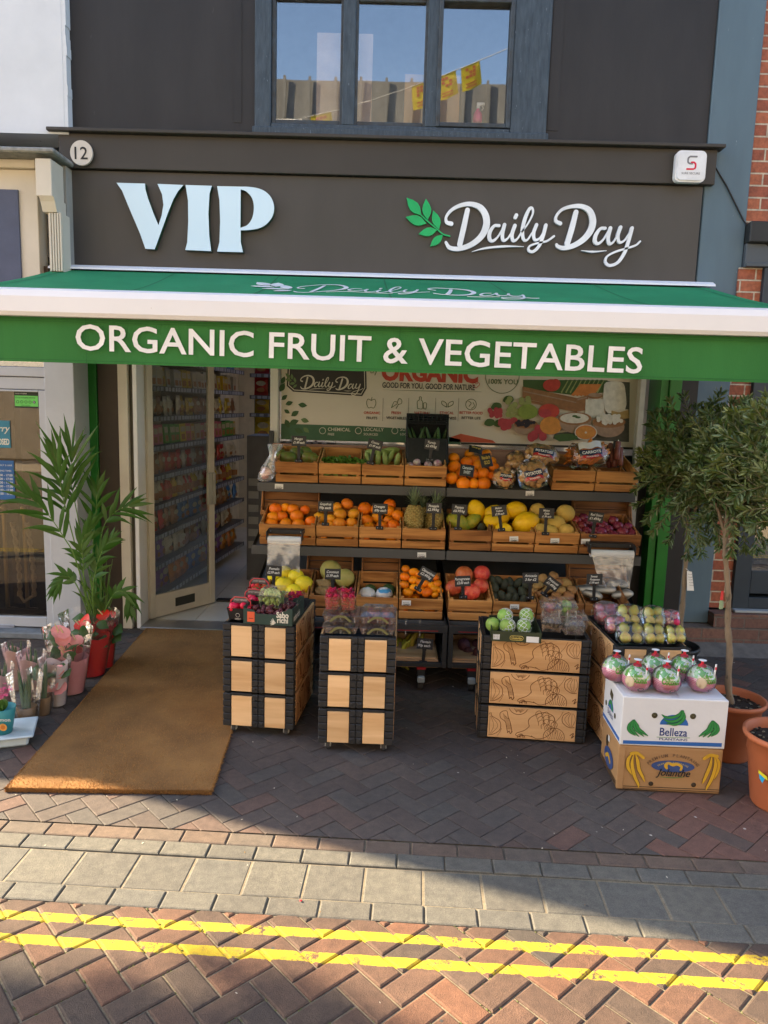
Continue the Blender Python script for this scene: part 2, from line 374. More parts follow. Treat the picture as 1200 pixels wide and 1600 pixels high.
def paver(bm, lay, cx, cy, lx, ly, ang, tone, h=0., bev=.006, gap=.002, jit=.001):
    ca, sa = cos(ang), sin(ang); dz = rnd(-jit, jit); tx = rnd(-.004, .004)
    def q(u, v, z): return bm.verts.new((cx+u*ca-v*sa, cy+u*sa+v*ca, z+dz+u*tx))
    a, b = lx/2-gap, ly/2-gap; c, d = a-bev, b-bev
    lo = [q(-a, -b, h-.02), q(a, -b, h-.02), q(a, b, h-.02), q(-a, b, h-.02)]
    mi = [q(-a, -b, h-bev*.6), q(a, -b, h-bev*.6), q(a, b, h-bev*.6), q(-a, b, h-bev*.6)]
    tp = [q(-c, -d, h), q(c, -d, h), q(c, d, h), q(-c, d, h)]
    fs = [bm.faces.new(tp)]
    for k in range(4):
        j = (k+1) % 4; fs.append(bm.faces.new((mi[k], mi[j], tp[j], tp[k]))); fs.append(bm.faces.new((lo[k], lo[j], mi[j], mi[k])))
    for f in fs: f[lay] = tone
def herring(name, vlo, vhi, m, x0=-5., x1=5., h=0., seed=1, off=(0, 0), tonef=None, gap=.0016):
    random.seed(seed); bm = bmesh.new(); lay = bm.faces.layers.float.new('tone'); w = .1; A = pi/4+math.atan(KS)
    R = int((x1-x0+vhi-vlo)/w/1.2)
    for i in range(-R, R):
        for j in range(-R, R):
            t = (i-j) % 4
            if t == 0: u, v, lx, ly = (i+1)*w, (j+.5)*w, .2, .1
            elif t == 3: u, v, lx, ly = (i+.5)*w, (j+1)*w, .1, .2
            else: continue
            cx = u*cos(A)-v*sin(A)+off[0]; cy = u*sin(A)+v*cos(A)+(vlo+vhi)/2+off[1]
            k = kv(cx, cy)
            if cx < x0 or cx > x1 or k < vlo-.12 or k > vhi+.12: continue
            paver(bm, lay, cx, cy, lx, ly, A, tonef(cx, cy) if tonef else random.random(), h, gap=gap, bev=.006 if gap > .003 else .0035)
    for v, s in ((vlo, -1), (vhi, 1)):
        g = bm.verts[:]+bm.edges[:]+bm.faces[:]
        bmesh.ops.bisect_plane(bm, geom=g, plane_co=(0, v-s*.003, 0), plane_no=Vector((-KS, 1, 0))*s, clear_outer=True)
    me = bpy.data.meshes.new(name); bm.to_mesh(me); bm.free(); me.materials.append(m)
    o = bpy.data.objects.new(name, me); COL.objects.link(o); o['kind'] = 'structure'; return o
def row(name, rows, m, seed=3):
    random.seed(seed); bm = bmesh.new(); lay = bm.faces.layers.float.new('tone'); A = math.atan(KS)
    for (va, vb, ln, off, h) in rows:
        x = -5+off
        while x < 5:
            paver(bm, lay, x+ln/2, (va+vb)/2+KS*(x+ln/2), ln, abs(vb-va), A, random.random(), h, bev=.005, gap=.0028, jit=.0015); x += ln
    me = bpy.data.meshes.new(name); bm.to_mesh(me); bm.free(); me.materials.append(m)
    o = bpy.data.objects.new(name, me); COL.objects.link(o); o['kind'] = 'structure'; return o
pav = brick_mat('pavement_bricks', [(0, (.072, .060, .056)), (.35, (.088, .070, .063)), (.55, (.080, .074, .070)), (.78, (.100, .072, .062)), (1, (.150, .080, .063))], dots=1)
rdm = brick_mat('road_bricks', [(0, (.055, .048, .044)), (.3, (.085, .060, .048)), (.55, (.112, .068, .050)), (.85, (.165, .082, .052)), (1, (.075, .064, .056))], bumpy=1, yellow=True)
set1 = brick_mat('brown_setts', [(0, (.110, .082, .066)), (.5, (.130, .094, .073)), (1, (.115, .098, .083))], dots=0)
set2 = brick_mat('grey_setts', [(0, (.105, .102, .092)), (.5, (.128, .124, .108)), (1, (.112, .112, .104))], bumpy=.8, dots=0)
def pt(x, y):
    n = noise.noise(Vector((x*.9, y*.9, 3)))*.6+random.random()*.75+.12
    return max(0, min(1, n))
herring('pavement', V1, 6.6, pav, -4.6, 4.6, 0, 11, tonef=pt)
herring('road', -1.2, V5, rdm, -4.2, 4.2, 0, 5, off=(.03, .02), tonef=pt, gap=.0034)
row('kerb_setts', [(V1, V2, .195, .06, .0)], set1, 2)
row('gully', [(V2, V3, .195, .0, .002), (V3, V4, .23, .11, -.004), (V4, V5, .195, .1, .0)], set2, 4)
g = MB(); g.quad((-60, -60, -.012), (60, -60, -.012), (60, 60, -.012), (-60, 60, -.012))
for i in range(len(g.v)): g.v[i].z = -.0065
struct('ground', g, brick_mat('joint_sand', [(0, (.20, .17, .12)), (1, (.2, .17, .13))], yellow=True))
random.seed(9)
moss = mat('moss', (.10, .13, .03), .9, col2=(.16, .17, .07), sc=60)
mo = MB()
for k in range(900):
    i, j = random.randint(-30, 30), random.randint(-30, 30); x = rnd(-1.8, 1.8); v = rnd(1.6, V5)
    # clumps sit in the joints of the herringbone grid
    A = pi/4+math.atan(KS); ox, oy = x-.03, v+KS*x-(-1.2+V5)/2-.02
    u = ox*cos(A)+oy*sin(A); w_ = -ox*sin(A)+oy*cos(A)
    if random.random() < .5: u = round(u/.1)*.1
    else: w_ = round(w_/.1)*.1
    x = u*cos(A)-w_*sin(A)+.03; y = u*sin(A)+w_*cos(A)+(-1.2+V5)/2+.02
    if noise.noise(Vector((x*2, y*2, 0))) < -.02: continue
    for q in range(3):
        a = rnd(0, 6.3); mo.ball((x+rnd(-.006, .006), y+rnd(-.006, .006), -.009), (rnd(.002, .005),)*2+(rnd(.004, .008),), 5, 3)
tag(solo('moss', mo, moss, 'green moss and small weeds growing in the joints of the road bricks', 'moss'), kind='stuff')
lt = MB(); random.seed(12)
for k in range(60):
    x, y = rnd(-1.9, 1.9), rnd(2.0, 4.6); s_ = rnd(.002, .006)
    a = rnd(0, 3); lt.quad((x-s_*cos(a), y-s_*sin(a), .003), (x+s_*.6*sin(a), y-s_*.6*cos(a), .004), (x+s_*cos(a), y+s_*sin(a), .006), (x-s_*.6*sin(a), y+s_*.6*cos(a), .004), k % 3 == 0)
tag(solo('litter', lt, [mat('pale_crumbs', (.55, .5, .4), .9), mat('dead_leaf', (.2, .12, .05), .9)], 'tiny pale crumbs and leaf scraps scattered over the paving', 'litter'), kind='stuff')
rp = MB(); q = P(470, 1407, Z=.003); rp.ball(q, (.006, .005, .002), 8, 4)
solo('petal', rp, mat('red_petal', (.7, .02, .04), .6), 'tiny red petal lying on the gully slab', 'petal')
# ------------------------------------------------------------------ the shop building
FY = 5.88
dark = mat('dark_painted_render', (.032, .031, .032), .6, col2=(.021, .021, .022), sc=3, stretch=(1, 1, .3), bump=.7, bsc=11, spots=(14, .745, (.085, .08, .078)))
fasc = mat('fascia_grey_brown', (.066, .061, .057), .45, col2=(.052, .049, .046), sc=2.2, stretch=(1, 1, .35), bump=.12, bsc=2)
navy = mat('weathered_navy_paint', (.030, .045, .062), .55, col2=(.06, .085, .11), sc=14, stretch=(3, 3, .5), bump=.9, bsc=45, spots=(60, .73, (.2, .25, .3)))
brown = mat('dark_brown_board', (.055, .040, .030), .5, col2=(.045, .034, .027), sc=2)
cream = mat('cream_aluminium', (.60, .56, .47), .4, col2=(.53, .49, .42), sc=5)
greenp = mat('green_paint', (.018, .17, .022), .35, col2=(.014, .13, .018), sc=3)
shop = thing('shop_building', 'dark painted shop building numbered twelve with grey fascia and upstairs window', 'building', (0, FY, 0))
X = lambda px, py, Y=FY: P(px, py, Y=Y).x
Zz = lambda px, py, Y=FY: P(px, py, Y=Y).z
xl, xr = -2.52, 2.27
wx0, wx1, wz0, wz1 = -1.08, 1.0, 3.86, 5.1
w = MB()
w.box(xl, wx0, FY, FY+.25, 3.78, 9); w.box(wx1, xr, FY, FY+.25, 3.78, 9)
w.box(wx0, wx1, FY, FY+.25, 3.78, wz0); w.box(wx0, wx1, FY, FY+.25, wz1, 9)
w.box(wx1+.08, wx1+.16, FY-.004, FY, 3.9, 5.1)          # board edges on the render
w.box(-.02-1.24, -1.20, FY-.004, FY, 3.9, 5.1)
part('wall', w, dark, shop)
w = MB(); w.box(xl-.03, xr+.0, FY+.1, FY+.3, 2.6, 3.775); w.box(-2.3, -2.2, FY+.3, 11, 0, 2.9); w.box(xr-.1, xr, FY+.3, 11, 0, 2.9)
w.box(-2.2, xr-.1, 10.6, 10.7, 0, 2.9); part('shop_wall', w, mat('inner_wall', (.80, .72, .58), .8), shop)
w = MB(); w.box(-2.2, xr-.1, FY+.3, 7.2, 2.75, 2.85); w.box(-2.5, xr, FY+.3, 7.19, 3.0, 3.1); w.box(-2.2, -1.9, 7.201, 10.6, 2.75, 2.85); w.box(1.9, xr-.1, 7.201, 10.6, 2.75, 2.85); w.box(-1.9, 1.9, 10.3, 10.6, 2.75, 2.85); part('ceiling', w, mat('ceiling_white', (.80, .78, .72), .8), shop)
w = MB(); w.box(-2.5, xr, FY+.25, 7.3, 8.9, 9); w.box(-2.52, -2.4, FY+.25, 7.3, 3.1, 8.9); w.box(2.15, 2.27, FY+.25, 7.3, 3.1, 8.9); w.box(-2.5, 2.2, 7.2, 7.3, 3.1, 8.9)
w.box(-2.4, 2.15, FY+.25, 7.2, 5.6, 5.7)
part('upstairs_room', w, mat('room_wall', (.30, .34, .40), .9), shop)
# cornice and header above the fascia
c = MB(); c.bb(-2.62, 2.37, FY-.12, FY+.09, 3.775, 3.80, .004); c.bb(-2.55, 2.33, FY-.07, FY+.09, 3.53, 3.772, .003)
part('cornice', c, mat('dark_cornice', (.050, .045, .040), .5, col2=(.042, .038, .034), sc=2), shop)
f = MB(); f.bb(-2.545, 2.262, FY-.035, FY+.09, 2.70, 3.525, .004); part('fascia_board', f, fasc, shop)
# upstairs window
wf = MB(); yb = FY-.02
def fr(a, b, z0, z1, y0=yb, y1=FY+.12, mb=None, bv=.006): (mb or wf).bb(a, b, y0, y1, z0, z1, bv)
cols = [(X(430, 190), X(530, 190)), (X(557, 190), X(660, 190)), (X(687, 190), X(790, 190))]
zb, zt = Zz(600, 190)+.0, Zz(600, 2)
fr(wx0-.02, cols[0][0]-.031, wz0, wz1); fr(cols[2][1]+.031, wx1+.07, wz0, wz1); fr(cols[0][0]-.029, cols[2][1]+.029, wz0, zb-.035); fr(cols[0][0]-.029, cols[2][1]+.029, zt+.03, wz1)
fr(cols[0][1]+.018, cols[1][0]-.018, zb-.033, zt+.028, FY-.01, FY+.11); fr(cols[1][1]+.018, cols[2][0]-.018, zb-.033, zt+.028, FY-.01, FY+.11)
fo = part('window', wf, navy, shop)
ws = MB()
for k, (a, b) in enumerate(cols):
    yo = FY+.0 if k < 2 else FY-.03
    fr(a-.03, a, zb-.032, zt+.027, yo+.005, FY+.09, ws, .004); fr(b, b+.03, zb-.032, zt+.027, yo+.005, FY+.09, ws, .004)
    fr(a+.001, b-.001, zb-.031, zb, yo+.006, FY+.088, ws, .004); fr(a+.001, b-.001, zt, zt+.026, yo+.006, FY+.088, ws, .004)
part('sash', ws, mat('dark_sash', (.035, .036, .036), .5, col2=(.05, .07, .09), sc=12, bump=.5, bsc=40), fo)
s_ = MB(); s_.bb(wx0-.03, wx1+.08, FY-.07, FY+.1, 3.802, wz0-.002, .006); part('sill', s_, navy, fo)
for (a, b) in cols:
    gm = MB(); gm.box(a, b, FY+.03, FY+.034, zb, zt); part('pane', gm, glass('upstairs_glass', (.92, .94, .95), .13, .0, wav=(1.6, .05)), fo)
rl = MB(); rl.box(-1.95, 1.95, 7.32, 10.35, 2.87, 2.876); part('added_rooflight', rl, glass('added_rooflight_glass', (.97, .98, 1), .05, dirt=.03), shop)  # unseen rooflight added to let more daylight into the shop interior
rm = MB(); rm.box(-2.4, 2.15, FY+.26, 7.19, 3.7, 3.72)
part('upstairs_floor', rm, mat('floor_board', (.1, .08, .06), .8), shop)
card = mat('brown_cardboard', (.58, .38, .22), .85, col2=(.5, .33, .19), sc=4, bump=.2)
cm = MB(); cm.box(X(495, 100, 6.03), X(582, 100, 6.03), 6.03, 6.05, 3.72, P(540, 52, Y=6.03).z); 
solo('cardboard_sheet', cm, mat('pink_card', (.75, .60, .52), .85, col2=(.5, .38, .3), sc=2), 'tall pale cardboard sheet standing behind the upstairs window', 'cardboard', world=True)
cm = MB(); cm.box(X(632, 150, 6.07), X(718, 150, 6.07), 6.07, 6.35, 3.72, P(680, 117, Y=6.07).z)
solo('cardboard_box', cm, card, 'brown cardboard box standing behind the right half of the upstairs window', 'box', world=True)
p0 = P(746, 192, Y=FY+.16)
sb = thing('spray_bottle', 'pink spray bottle with white trigger on the upstairs window sill', 'bottle', p0)
b_ = MB(); b_.lathe([(.001, 0), (.034, .0), (.036, .02), (.034, .06), (.014, .09), (.012, .1)], 14); part('bottle', b_, mat('pink_liquid', (.75, .05, .25), .3), sb, False)
b_ = MB(); b_.bb(-.012, .012, -.012, .012, .1, .125, .003); b_.bb(-.012, .05, -.009, .009, .122, .145, .004); b_.tube([(.03, 0, .125), (.04, 0, .105), (.03, 0, .09)], .004, 6); part('trigger', b_, white, sb, False)
# shopfront posts left of the door, door frame, jamb, window frame under the awning
zl = 2.7
def post(name, a, b, y0, y1, m, z0=0., z1=zl, bv=.003): mb = MB(); mb.bb(a, b, y0, y1, z0, z1, bv); return part(name, mb, m, shop)
post('pilaster', -2.53, X(141, 560)-.0, 5.80, 5.95, brown)
post('pilaster', X(158, 560)+.005, X(193, 560)-.004, 5.78, 5.95, brown)
post('green_post', X(141, 560)+.002, X(158, 560)+.003, 5.76, 5.94, greenp)
dx0 = X(193, 560); dx1 = X(221, 560); jx0, jx1 = X(425, 600), X(437, 600)
post('door_frame', dx0, dx0+.075, 5.74, 5.95, cream); post('door_frame', dx0+.077, dx1-.035, 5.78, 5.95, mat('bronze_recess', (.10, .09, .07), .5)); post('door_frame', dx1-.033, dx1, 5.755, 5.95, white)
post('jamb', jx0, jx1, 5.80, 5.95, cream)
post('header', dx1+.001, 2.2, 5.79, 5.95, cream, 2.35, 2.69)
post('threshold', dx1+.002, jx0-.001, 5.72, 5.95, steel, 0, .022)
post('stall_riser', jx1+.001, 2.2, 5.82, 5.93, mat('black_panel', (.02, .02, .022), .5), 0, 1.5)
pm = MB(); pm.box(jx1+.001, 1.95, 5.86, 5.866, 1.5, 2.35); part('shop_window', pm, glass('shop_glass', (.9, .9, .9), .1), shop)
# right-hand end: pale pole, black gap, green boards
post('window_frame', X(985, 690), X(999, 620)+.0, 5.74, 5.81, mat('pale_frame', (.45, .43, .38), .5), .9, 2.69)
gx = X(1016, 640); post('green_board', gx, X(1028, 640)-.002, 5.68, 5.95, greenp); post('green_board', X(1028, 640)+.001, X(1040, 640)+.03, 5.66, 5.95, greenp)
post('pilaster', X(1040, 640)+.032, 2.3, 5.70, 5.95, mat('black_panel', (.02, .02, .022), .5))
# inner floor
tl = MB(); ft = mat('shop_floor_tile', (.68, .66, .62), .22, col2=(.60, .58, .54), sc=3); gr_ = mat('tile_grout', (.08, .08, .08), .9)
x = -2.2
fl = MB(); fl.box(-2.2, 2.1, 5.93, 10.6, -.01, .012)
for i in range(8):
    for j in range(9):
        a = -2.2+i*.6; b = 5.93+j*.6
        if a > 2: continue
        tl.box(a+.002, min(a+.598, 2.1), b+.002, min(b+.598, 10.6), .012, .02)
fo_ = part('shop_floor', fl, gr_, shop); part('tile', tl, ft, fo_)
# door leaf, opened inwards
h0 = Vector((dx1+.01, 5.93, 0)); h1 = P(334, 940, Z=.03); dv = Vector((h1.x-h0.x, h1.y-h0.y, 0)); dl = dv.length; dv.normalize(); nn_ = Vector((-dv.y, dv.x, 0))
DM = Matrix(((dv.x, nn_.x, 0, h0.x), (dv.y, nn_.y, 0, h0.y), (0, 0, 1, .03), (0, 0, 0, 1)))
d = MB(); d.bb(0, .055, -.02, .02, 0, 2.3, .003, M=DM); d.bb(dl-.06, dl, -.02, .02, 0, 2.3, .003, M=DM)
d.bb(.056, dl-.061, -.019, .019, 0, .19, .003, M=DM); d.bb(.056, dl-.061, -.019, .019, 2.2, 2.3, .003, M=DM)
do = part('door', d, cream, shop)
q = MB(); q.box(.056, dl-.061, -.003, .003, .191, 2.199, M=DM); part('pane', q, glass('door_glass', (.88, .92, .90), .06), do)
q = MB(); q.bb(dl*.36, dl*.66, -.026, -.0195, .055, .13, .002, M=DM); part('letter_plate', q, mat('dark_plate', (.06, .06, .05), .4, metal=.5), do)
for sx in (-1,):
    q = MB(); q.bb(dl-.10, dl-.05, -.05, -.0205, .90, 1.18, .004, M=DM); q.bb(dl-.045, dl-.012, -.05, -.0205, .90, 1.18, .004, M=DM); part('handle', q, mat('pull_plate', (.46, .46, .40), .35), do)
wd = MB(); a = P(334, 940, Z=.02); wd.bb(a.x+.02, a.x+.2, a.y+.0, a.y+.07, .02, .04, .004); solo('door_wedge', wd, black_pl, 'dark wedge holding the glass door open on the tiles', 'door stop', world=True)
# ------------------------------------------------------------------ number plaque, alarm, signs
q = P(128.5, 240, Y=FY-.09)
n = thing('number_plaque', 'round cream number twelve plaque at the left end of the header', 'sign', q)
m_ = MB(); Mf = frame((0, 0, 0), (1, 0, 0)); m_.shape([[(cos(a*pi/20)*.083, sin(a*pi/20)*.088) for a in range(40)]], .018, Mf); part('disc', m_, mat('cream_disc', (.62, .57, .50), .5), n, False)
m_ = MB(); m_.text('12', .125, frame((-.001, -.0185, -.045), (1, 0, 0)), bold=.008, align='CENTER'); part('numerals', m_, ink, n, False)
q = P(1075.5, 263, Y=FY-.08)
al = thing('alarm_box', 'white rounded alarm box with grey and red emblem at the header end', 'alarm', q)
def rrect(w_, h_, r, n_=6):
    return [(sx*(w_-r)+r*cos(a), sy*(h_-r)+r*sin(a)) for sx, sy, a0 in ((1, 1, 0), (-1, 1, pi/2), (-1, -1, pi), (1, -1, 3*pi/2)) for a in [a0+k*pi/2/n_ for k in range(n_+1)]]
m_ = MB(); m_.shape([rrect(.112, .11, .04)], .045, Mf); m_.shape([rrect(.100, .098, .036)], .01, frame((0, -.0445, 0), (1, 0, 0))); part('housing', m_, mat('alarm_white', (.75, .77, .80), .3), al, False)
m_ = MB(); F2 = frame((0, -.055, .015), (1, 0, 0))
m_.ribbon([(.035, .05), (-.012, .05)], .012, .001, 0, F2); m_.ribbon([(-.018, .046), (-.026, .036), (-.026, .012), (-.018, .004)], .012, .0013, 0, F2); m_.ribbon([(-.012, .001), (.006, .001)], .012, .0011, 0, F2)
m_.ribbon([(0, .010), (.018, .010)], .012, .0016, 1, F2); m_.ribbon([(.02, .008), (.03, -.002), (.03, -.026), (.022, -.034)], .012, .0018, 1, F2); m_.ribbon([(.016, -.037), (-.03, -.037)], .012, .0015, 1, F2)
m_.text('SURE SECURE', .021, frame((0, -.0552, -.058), (1, 0, 0)), bold=.01, align='CENTER', mi=0, w=.135)
part('emblem', m_, [mat('emblem_grey', (.2, .2, .22), .5), mat('emblem_red', (.62, .02, .06), .5)], al, False)
m_ = MB(); m_.tube([Vector(P(1118, 262, Y=FY-.02)), P(1135, 290, Y=FY-.03), P(1162, 345, Y=FY-.03), P(1180, 368, Y=FY-.06), P(1215, 395, Y=FY-.06)], .006, 6)
solo('cable', m_, ink, 'black cable sagging from the shop header to the brick neighbour', 'cable', world=True)
# VIP letters
SY = FY-.036
vipm = [mat('sky_reflection_letter_face', (.52, .72, .88), .08, col2=(.52, .72, .88), coat=.6), mat('letter_return_green', (.012, .06, .03), .35)]  # bluish sky reflection is painted into the letter face colour
def vpt(x, y): q = P(180+x/4.615, 270+y/4.615, Y=SY-.05); return (q.x, q.z)
LET = {'letter_v': [[(10, 72), (215, 78), (218, 120), (235, 180), (275, 290), (312, 378), (335, 310), (348, 230), (338, 155), (305, 80), (492, 88), (455, 130), (420, 190), (380, 290), (285, 552), (218, 548), (180, 440), (95, 240), (50, 130)]],
 'letter_i': [[(508, 88), (697, 94), (680, 150), (672, 300), (678, 450), (692, 565), (505, 557), (520, 500), (527, 350), (525, 200)]],
 'letter_p': [[(735, 96), (905, 100), (960, 101), (1030, 112), (1085, 137), (1125, 180), (1145, 235), (1143, 285), (1125, 330), (1085, 375), (1030, 402), (960, 413), (905, 415), (905, 500), (922, 573), (735, 568), (752, 500), (757, 350), (752, 200)],
              [(905, 120), (945, 135), (985, 180), (1000, 245), (990, 320), (955, 375), (903, 397)]]}
vs_ = thing('shop_sign', 'large VIP letters tinted with painted sky reflection, standing proud of the grey fascia', 'sign', (-1.7, SY, 3.1))
for nm, lp in LET.items():
    loops = [[vpt(*p) for p in l] for l in lp]
    if nm == 'letter_p':                             # round the bowl, keep the serifs sharp
        o_, h_ = loops; loops = [o_[:1]+[tuple(q) for q in cr(o_[1:13], 5)]+o_[13:], [tuple(q) for q in cr(h_, 5)]]
    m_ = MB(); m_.shape(loops, .044, frame((0, SY-.003, 0), (1, 0, 0)), 1); m_.shape(loops, .004, frame((0, SY-.0475, 0), (1, 0, 0)), 0); part(nm, m_, vipm, vs_)
SCRIPT = [  # strokes of the "Daily Day" lettering: points in sign pixels and widths
 ([(262, 183), (240, 175), (238, 150), (262, 118), (305, 95), (355, 88), (402, 105), (428, 145), (430, 195), (405, 245), (358, 283), (300, 303), (255, 298), (236, 272)], [20, 15, 12, 14, 17, 20, 26, 30, 32, 28, 24, 21, 18, 12]),
 ([(340, 117), (322, 200), (303, 282)], [22, 25, 25]),
 ([(492, 192), (468, 194), (447, 225), (446, 255), (460, 266), (484, 248), (508, 210), (520, 186)], [14, 13, 18, 18, 13, 9, 9, 12]), ([(518, 188), (508, 232), (512, 262), (532, 255), (552, 225)], [17, 17, 15, 9, 8]),
 ([(568, 192), (554, 235), (560, 264), (580, 255), (602, 220)], [17, 17, 15, 9, 8]), ([(575, 142), (570, 153)], [17, 17]),
 ([(602, 222), (632, 180), (654, 135), (652, 110), (638, 112), (618, 155), (604, 215), (610, 258), (628, 260), (650, 228)], [8, 8, 9, 11, 14, 17, 17, 14, 9, 8]),
 ([(672, 188), (658, 228), (664, 260), (688, 252), (710, 215), (718, 188)], [16, 16, 13, 9, 9, 12]), ([(717, 190), (704, 240), (684, 290), (655, 317), (634, 310), (640, 290), (675, 277), (722, 266), (756, 243)], [16, 16, 15, 13, 12, 9, 8, 9, 10]),
 ([(362, 317), (430, 300), (520, 292), (610, 293)], [2, 9, 9, 2]),
 ([(786, 182), (766, 170), (768, 145), (795, 115), (842, 100), (890, 100), (928, 122), (943, 168), (932, 215), (898, 258), (850, 288), (803, 300), (776, 293), (768, 283)], [18, 14, 12, 13, 16, 20, 26, 30, 30, 27, 23, 20, 16, 12]),
 ([(862, 127), (842, 205), (820, 278)], [22, 25, 25]),
 ([(1002, 205), (978, 208), (956, 240), (953, 268), (968, 279), (994, 258), (1018, 218), (1028, 202)], [14, 13, 18, 18, 13, 9, 9, 12]), ([(1027, 204), (1016, 250), (1022, 279), (1040, 272), (1060, 242)], [17, 17, 15, 9, 8]),
 ([(1076, 200), (1063, 240), (1070, 272), (1094, 264), (1120, 228), (1132, 202)], [16, 16, 13, 9, 9, 12]), ([(1131, 204), (1116, 260), (1096, 320), (1064, 368), (1025, 384), (1004, 368), (1012, 340), (1052, 318), (1108, 301), (1150, 286), (1170, 268)], [16, 16, 15, 14, 13, 11, 9, 9, 9, 9, 8]),
 ([(888, 312), (940, 318), (1008, 313)], [2, 9, 2])]
LEAVES = [((118, 142), (47, 57)), ((148, 165), (140, 62)), ((203, 210), (175, 118)), ((143, 182), (43, 150)), ((195, 212), (105, 232)), ((222, 236), (160, 292))]
def script_logo(mb, tf, e, M, k=1., mi=0, n=6):
    for i, (pts, ws_) in enumerate(SCRIPT):
        q = [tf(*p) for p in pts]; sc_ = k*(Vector(tf(1000, 0))-Vector(tf(0, 0))).length/1000
        mb.ribbon(q, [a*sc_ for a in ws_], e+.00025*i, mi, M, nn=n)
def leaf_poly(a, b, wd_, n=5):
    a, b = Vector(a), Vector(b); d = b-a; n_ = Vector((-d.y, d.x))*wd_
    pr = [(0, 0), (.12, .35), (.3, .85), (.5, 1), (.72, .72), (.88, .3), (1, 0)]
    return [a+d*u+n_*v for u, v in pr]+[a+d*u-n_*v for u, v in pr[-2:0:-1]]
def dpt(x, y): q = P(620+x/3.077, 290+y/3.077, Y=SY-.03); return (q.x, q.z)
ds = thing('shop_sign', 'white script Daily Day lettering with green leaf sprig on the fascia', 'sign', (.8, SY, 3.1))
m_ = MB(); script_logo(m_, dpt, .022, frame((0, SY-.008, 0), (1, 0, 0)), 1.04, 0, 8); part('lettering', m_, mat('letter_white', (.80, .84, .90), .25), ds)
m_ = MB(); m_.ribbon([dpt(255, 242), dpt(222, 232), dpt(190, 205), (dpt(150, 172)), dpt(118, 142)], .009, .018, 0, frame((0, SY-.008, 0), (1, 0, 0)))
for k, (a, b) in enumerate(LEAVES): m_.shape([leaf_poly(dpt(*a), dpt(*b), .22)], .018+.0006*k, frame((0, SY-.008, 0), (1, 0, 0)))
part('leaf_sprig', m_, mat('sprig_green', (.0, .42, .13), .3), ds)
# ------------------------------------------------------------------ awning
awn = thing('awning', 'green retractable awning with white bar and organic fruit lettering over the shopfront', 'awning', (0, 5.7, 2.8))
AYB, AYF = 5.70, 3.86
ax0, ax1 = X(80, 412, AYB)-.02, X(1117, 447, AYB)+.0
az = P(600, 432, Y=AYB).z
m_ = MB(); pr = [(0, .0), (-.02, .035), (-.09, .045), (-.13, .03), (-.145, .0), (-.13, -.03), (-.09, -.045), (0, -.05)]
def extr(prof, a, b, y, z, mb, mi=0, sm=False):
    k = len(prof); vs = [(a, y+p[0], z+p[1]) for p in prof]+[(b, y+p[0], z+p[1]) for p in prof]
    mb.add(vs, [(j, (j+1) % k, (j+1) % k+k, j+k) for j in range(k)]+[tuple(range(k))[::-1], tuple(range(k, 2*k))], mi, sm)
awt = mat('awning_white_metal', (.74, .75, .78), .3, col2=(.70, .71, .74), sc=2, spots=(90, .77, (.4, .38, .35)))
extr([(0, .012), (-.02, .026), (-.10, .020), (-.15, -.004), (-.155, -.018), (-.10, -.004), (0, -.0)], ax0, ax1, FY-.04, az+.01, m_)
part('cassette_cover', m_, awt, awn)
m_ = MB(); extr([(0, .0), (-.10, -.01), (-.13, -.03), (-.11, -.075), (-.05, -.09), (0, -.08)], ax0+.02, ax1-.02, FY-.042, az-.0, m_); part('cassette', m_, mat('cassette_warm_grey', (.18, .16, .14), .5), awn)  # warm grey cassette body under the white cover
fx0, fx1 = -2.58, 2.52
zf = P(600, 477, Y=AYF).z                       # top of the bar's face
fb = zf+.02; 
m_ = MB(); nx, ny = 40, 14
def fab(u, v):
    x = (ax0+.05)*(1-v)*(1-u)+(ax1-.05)*(1-v)*u+v*(fx0+(fx1-fx0)*u)
    y = (FY-.17)*(1-v)+(AYF+.05)*v; z = (az-.015)*(1-v)+fb*v-.035*sin(pi*v)*(1+.3*sin(u*9))+.004*sin(u*60)*sin(pi*v)
    return Vector((x, y, z))
m_.add([fab(i/nx, j/ny) for j in range(ny+1) for i in range(nx+1)], [(j*(nx+1)+i, j*(nx+1)+i+1, (j+1)*(nx+1)+i+1, (j+1)*(nx+1)+i) for j in range(ny) for i in range(nx)], 0, True)
agreen = mat('awning_green_fabric', (.04, .34, .15), .65, col2=(.03, .28, .12), sc=3, bump=.3, bsc=300, trl=.3)
vgreen = mat('valance_green_fabric', (.045, .225, .052), .7, col2=(.034, .18, .042), sc=3, bump=.5, bsc=220, stretch=(1, 1, .25), trl=.25)
part('fabric', m_, agreen, awn)
seamg = mat('seam_green', (.02, .19, .075), .7)
for u0 in (.02, .185, .345, .505, .665, .825, .98):
    m_ = MB()
    for j in range(28):
        a, b = fab(u0, j/28), fab(u0, (j+1)/28); m_.add([a+Vector((-.006, 0, .003)), a+Vector((.006, 0, .003)), b+Vector((.006, 0, .003)), b+Vector((-.006, 0, .003))], [(0, 1, 2, 3)])
    part('seam', m_, seamg, awn)
m_ = MB(); U = Vector((1, 0, 0)); sl_ = (fab(.5, .6)-fab(.5, .4)).normalized()
fm = MB(); SC = .00168
def apt(x, y): return ((x-600)*SC, -(y-220)*SC*1.35)
cpt = fab(.49, .42); script_logo(fm, apt, .002, Matrix.Identity(4), .62, 0, 4)
for (a, b) in LEAVES: fm.shape([leaf_poly(apt(*a), apt(*b), .2)], .003)
for k in range(len(fm.v)):                     # lay the print on the sagging cloth
    p = fm.v[k]; v_ = .45-p.y/1.75; u_ = (p.x+.0-fx0)/(fx1-fx0)+.0
    q = fab(max(0, min(1, u_)), max(0, min(1, v_))); fm.v[k] = q+Vector((0, 0, .005+p.z*.5))
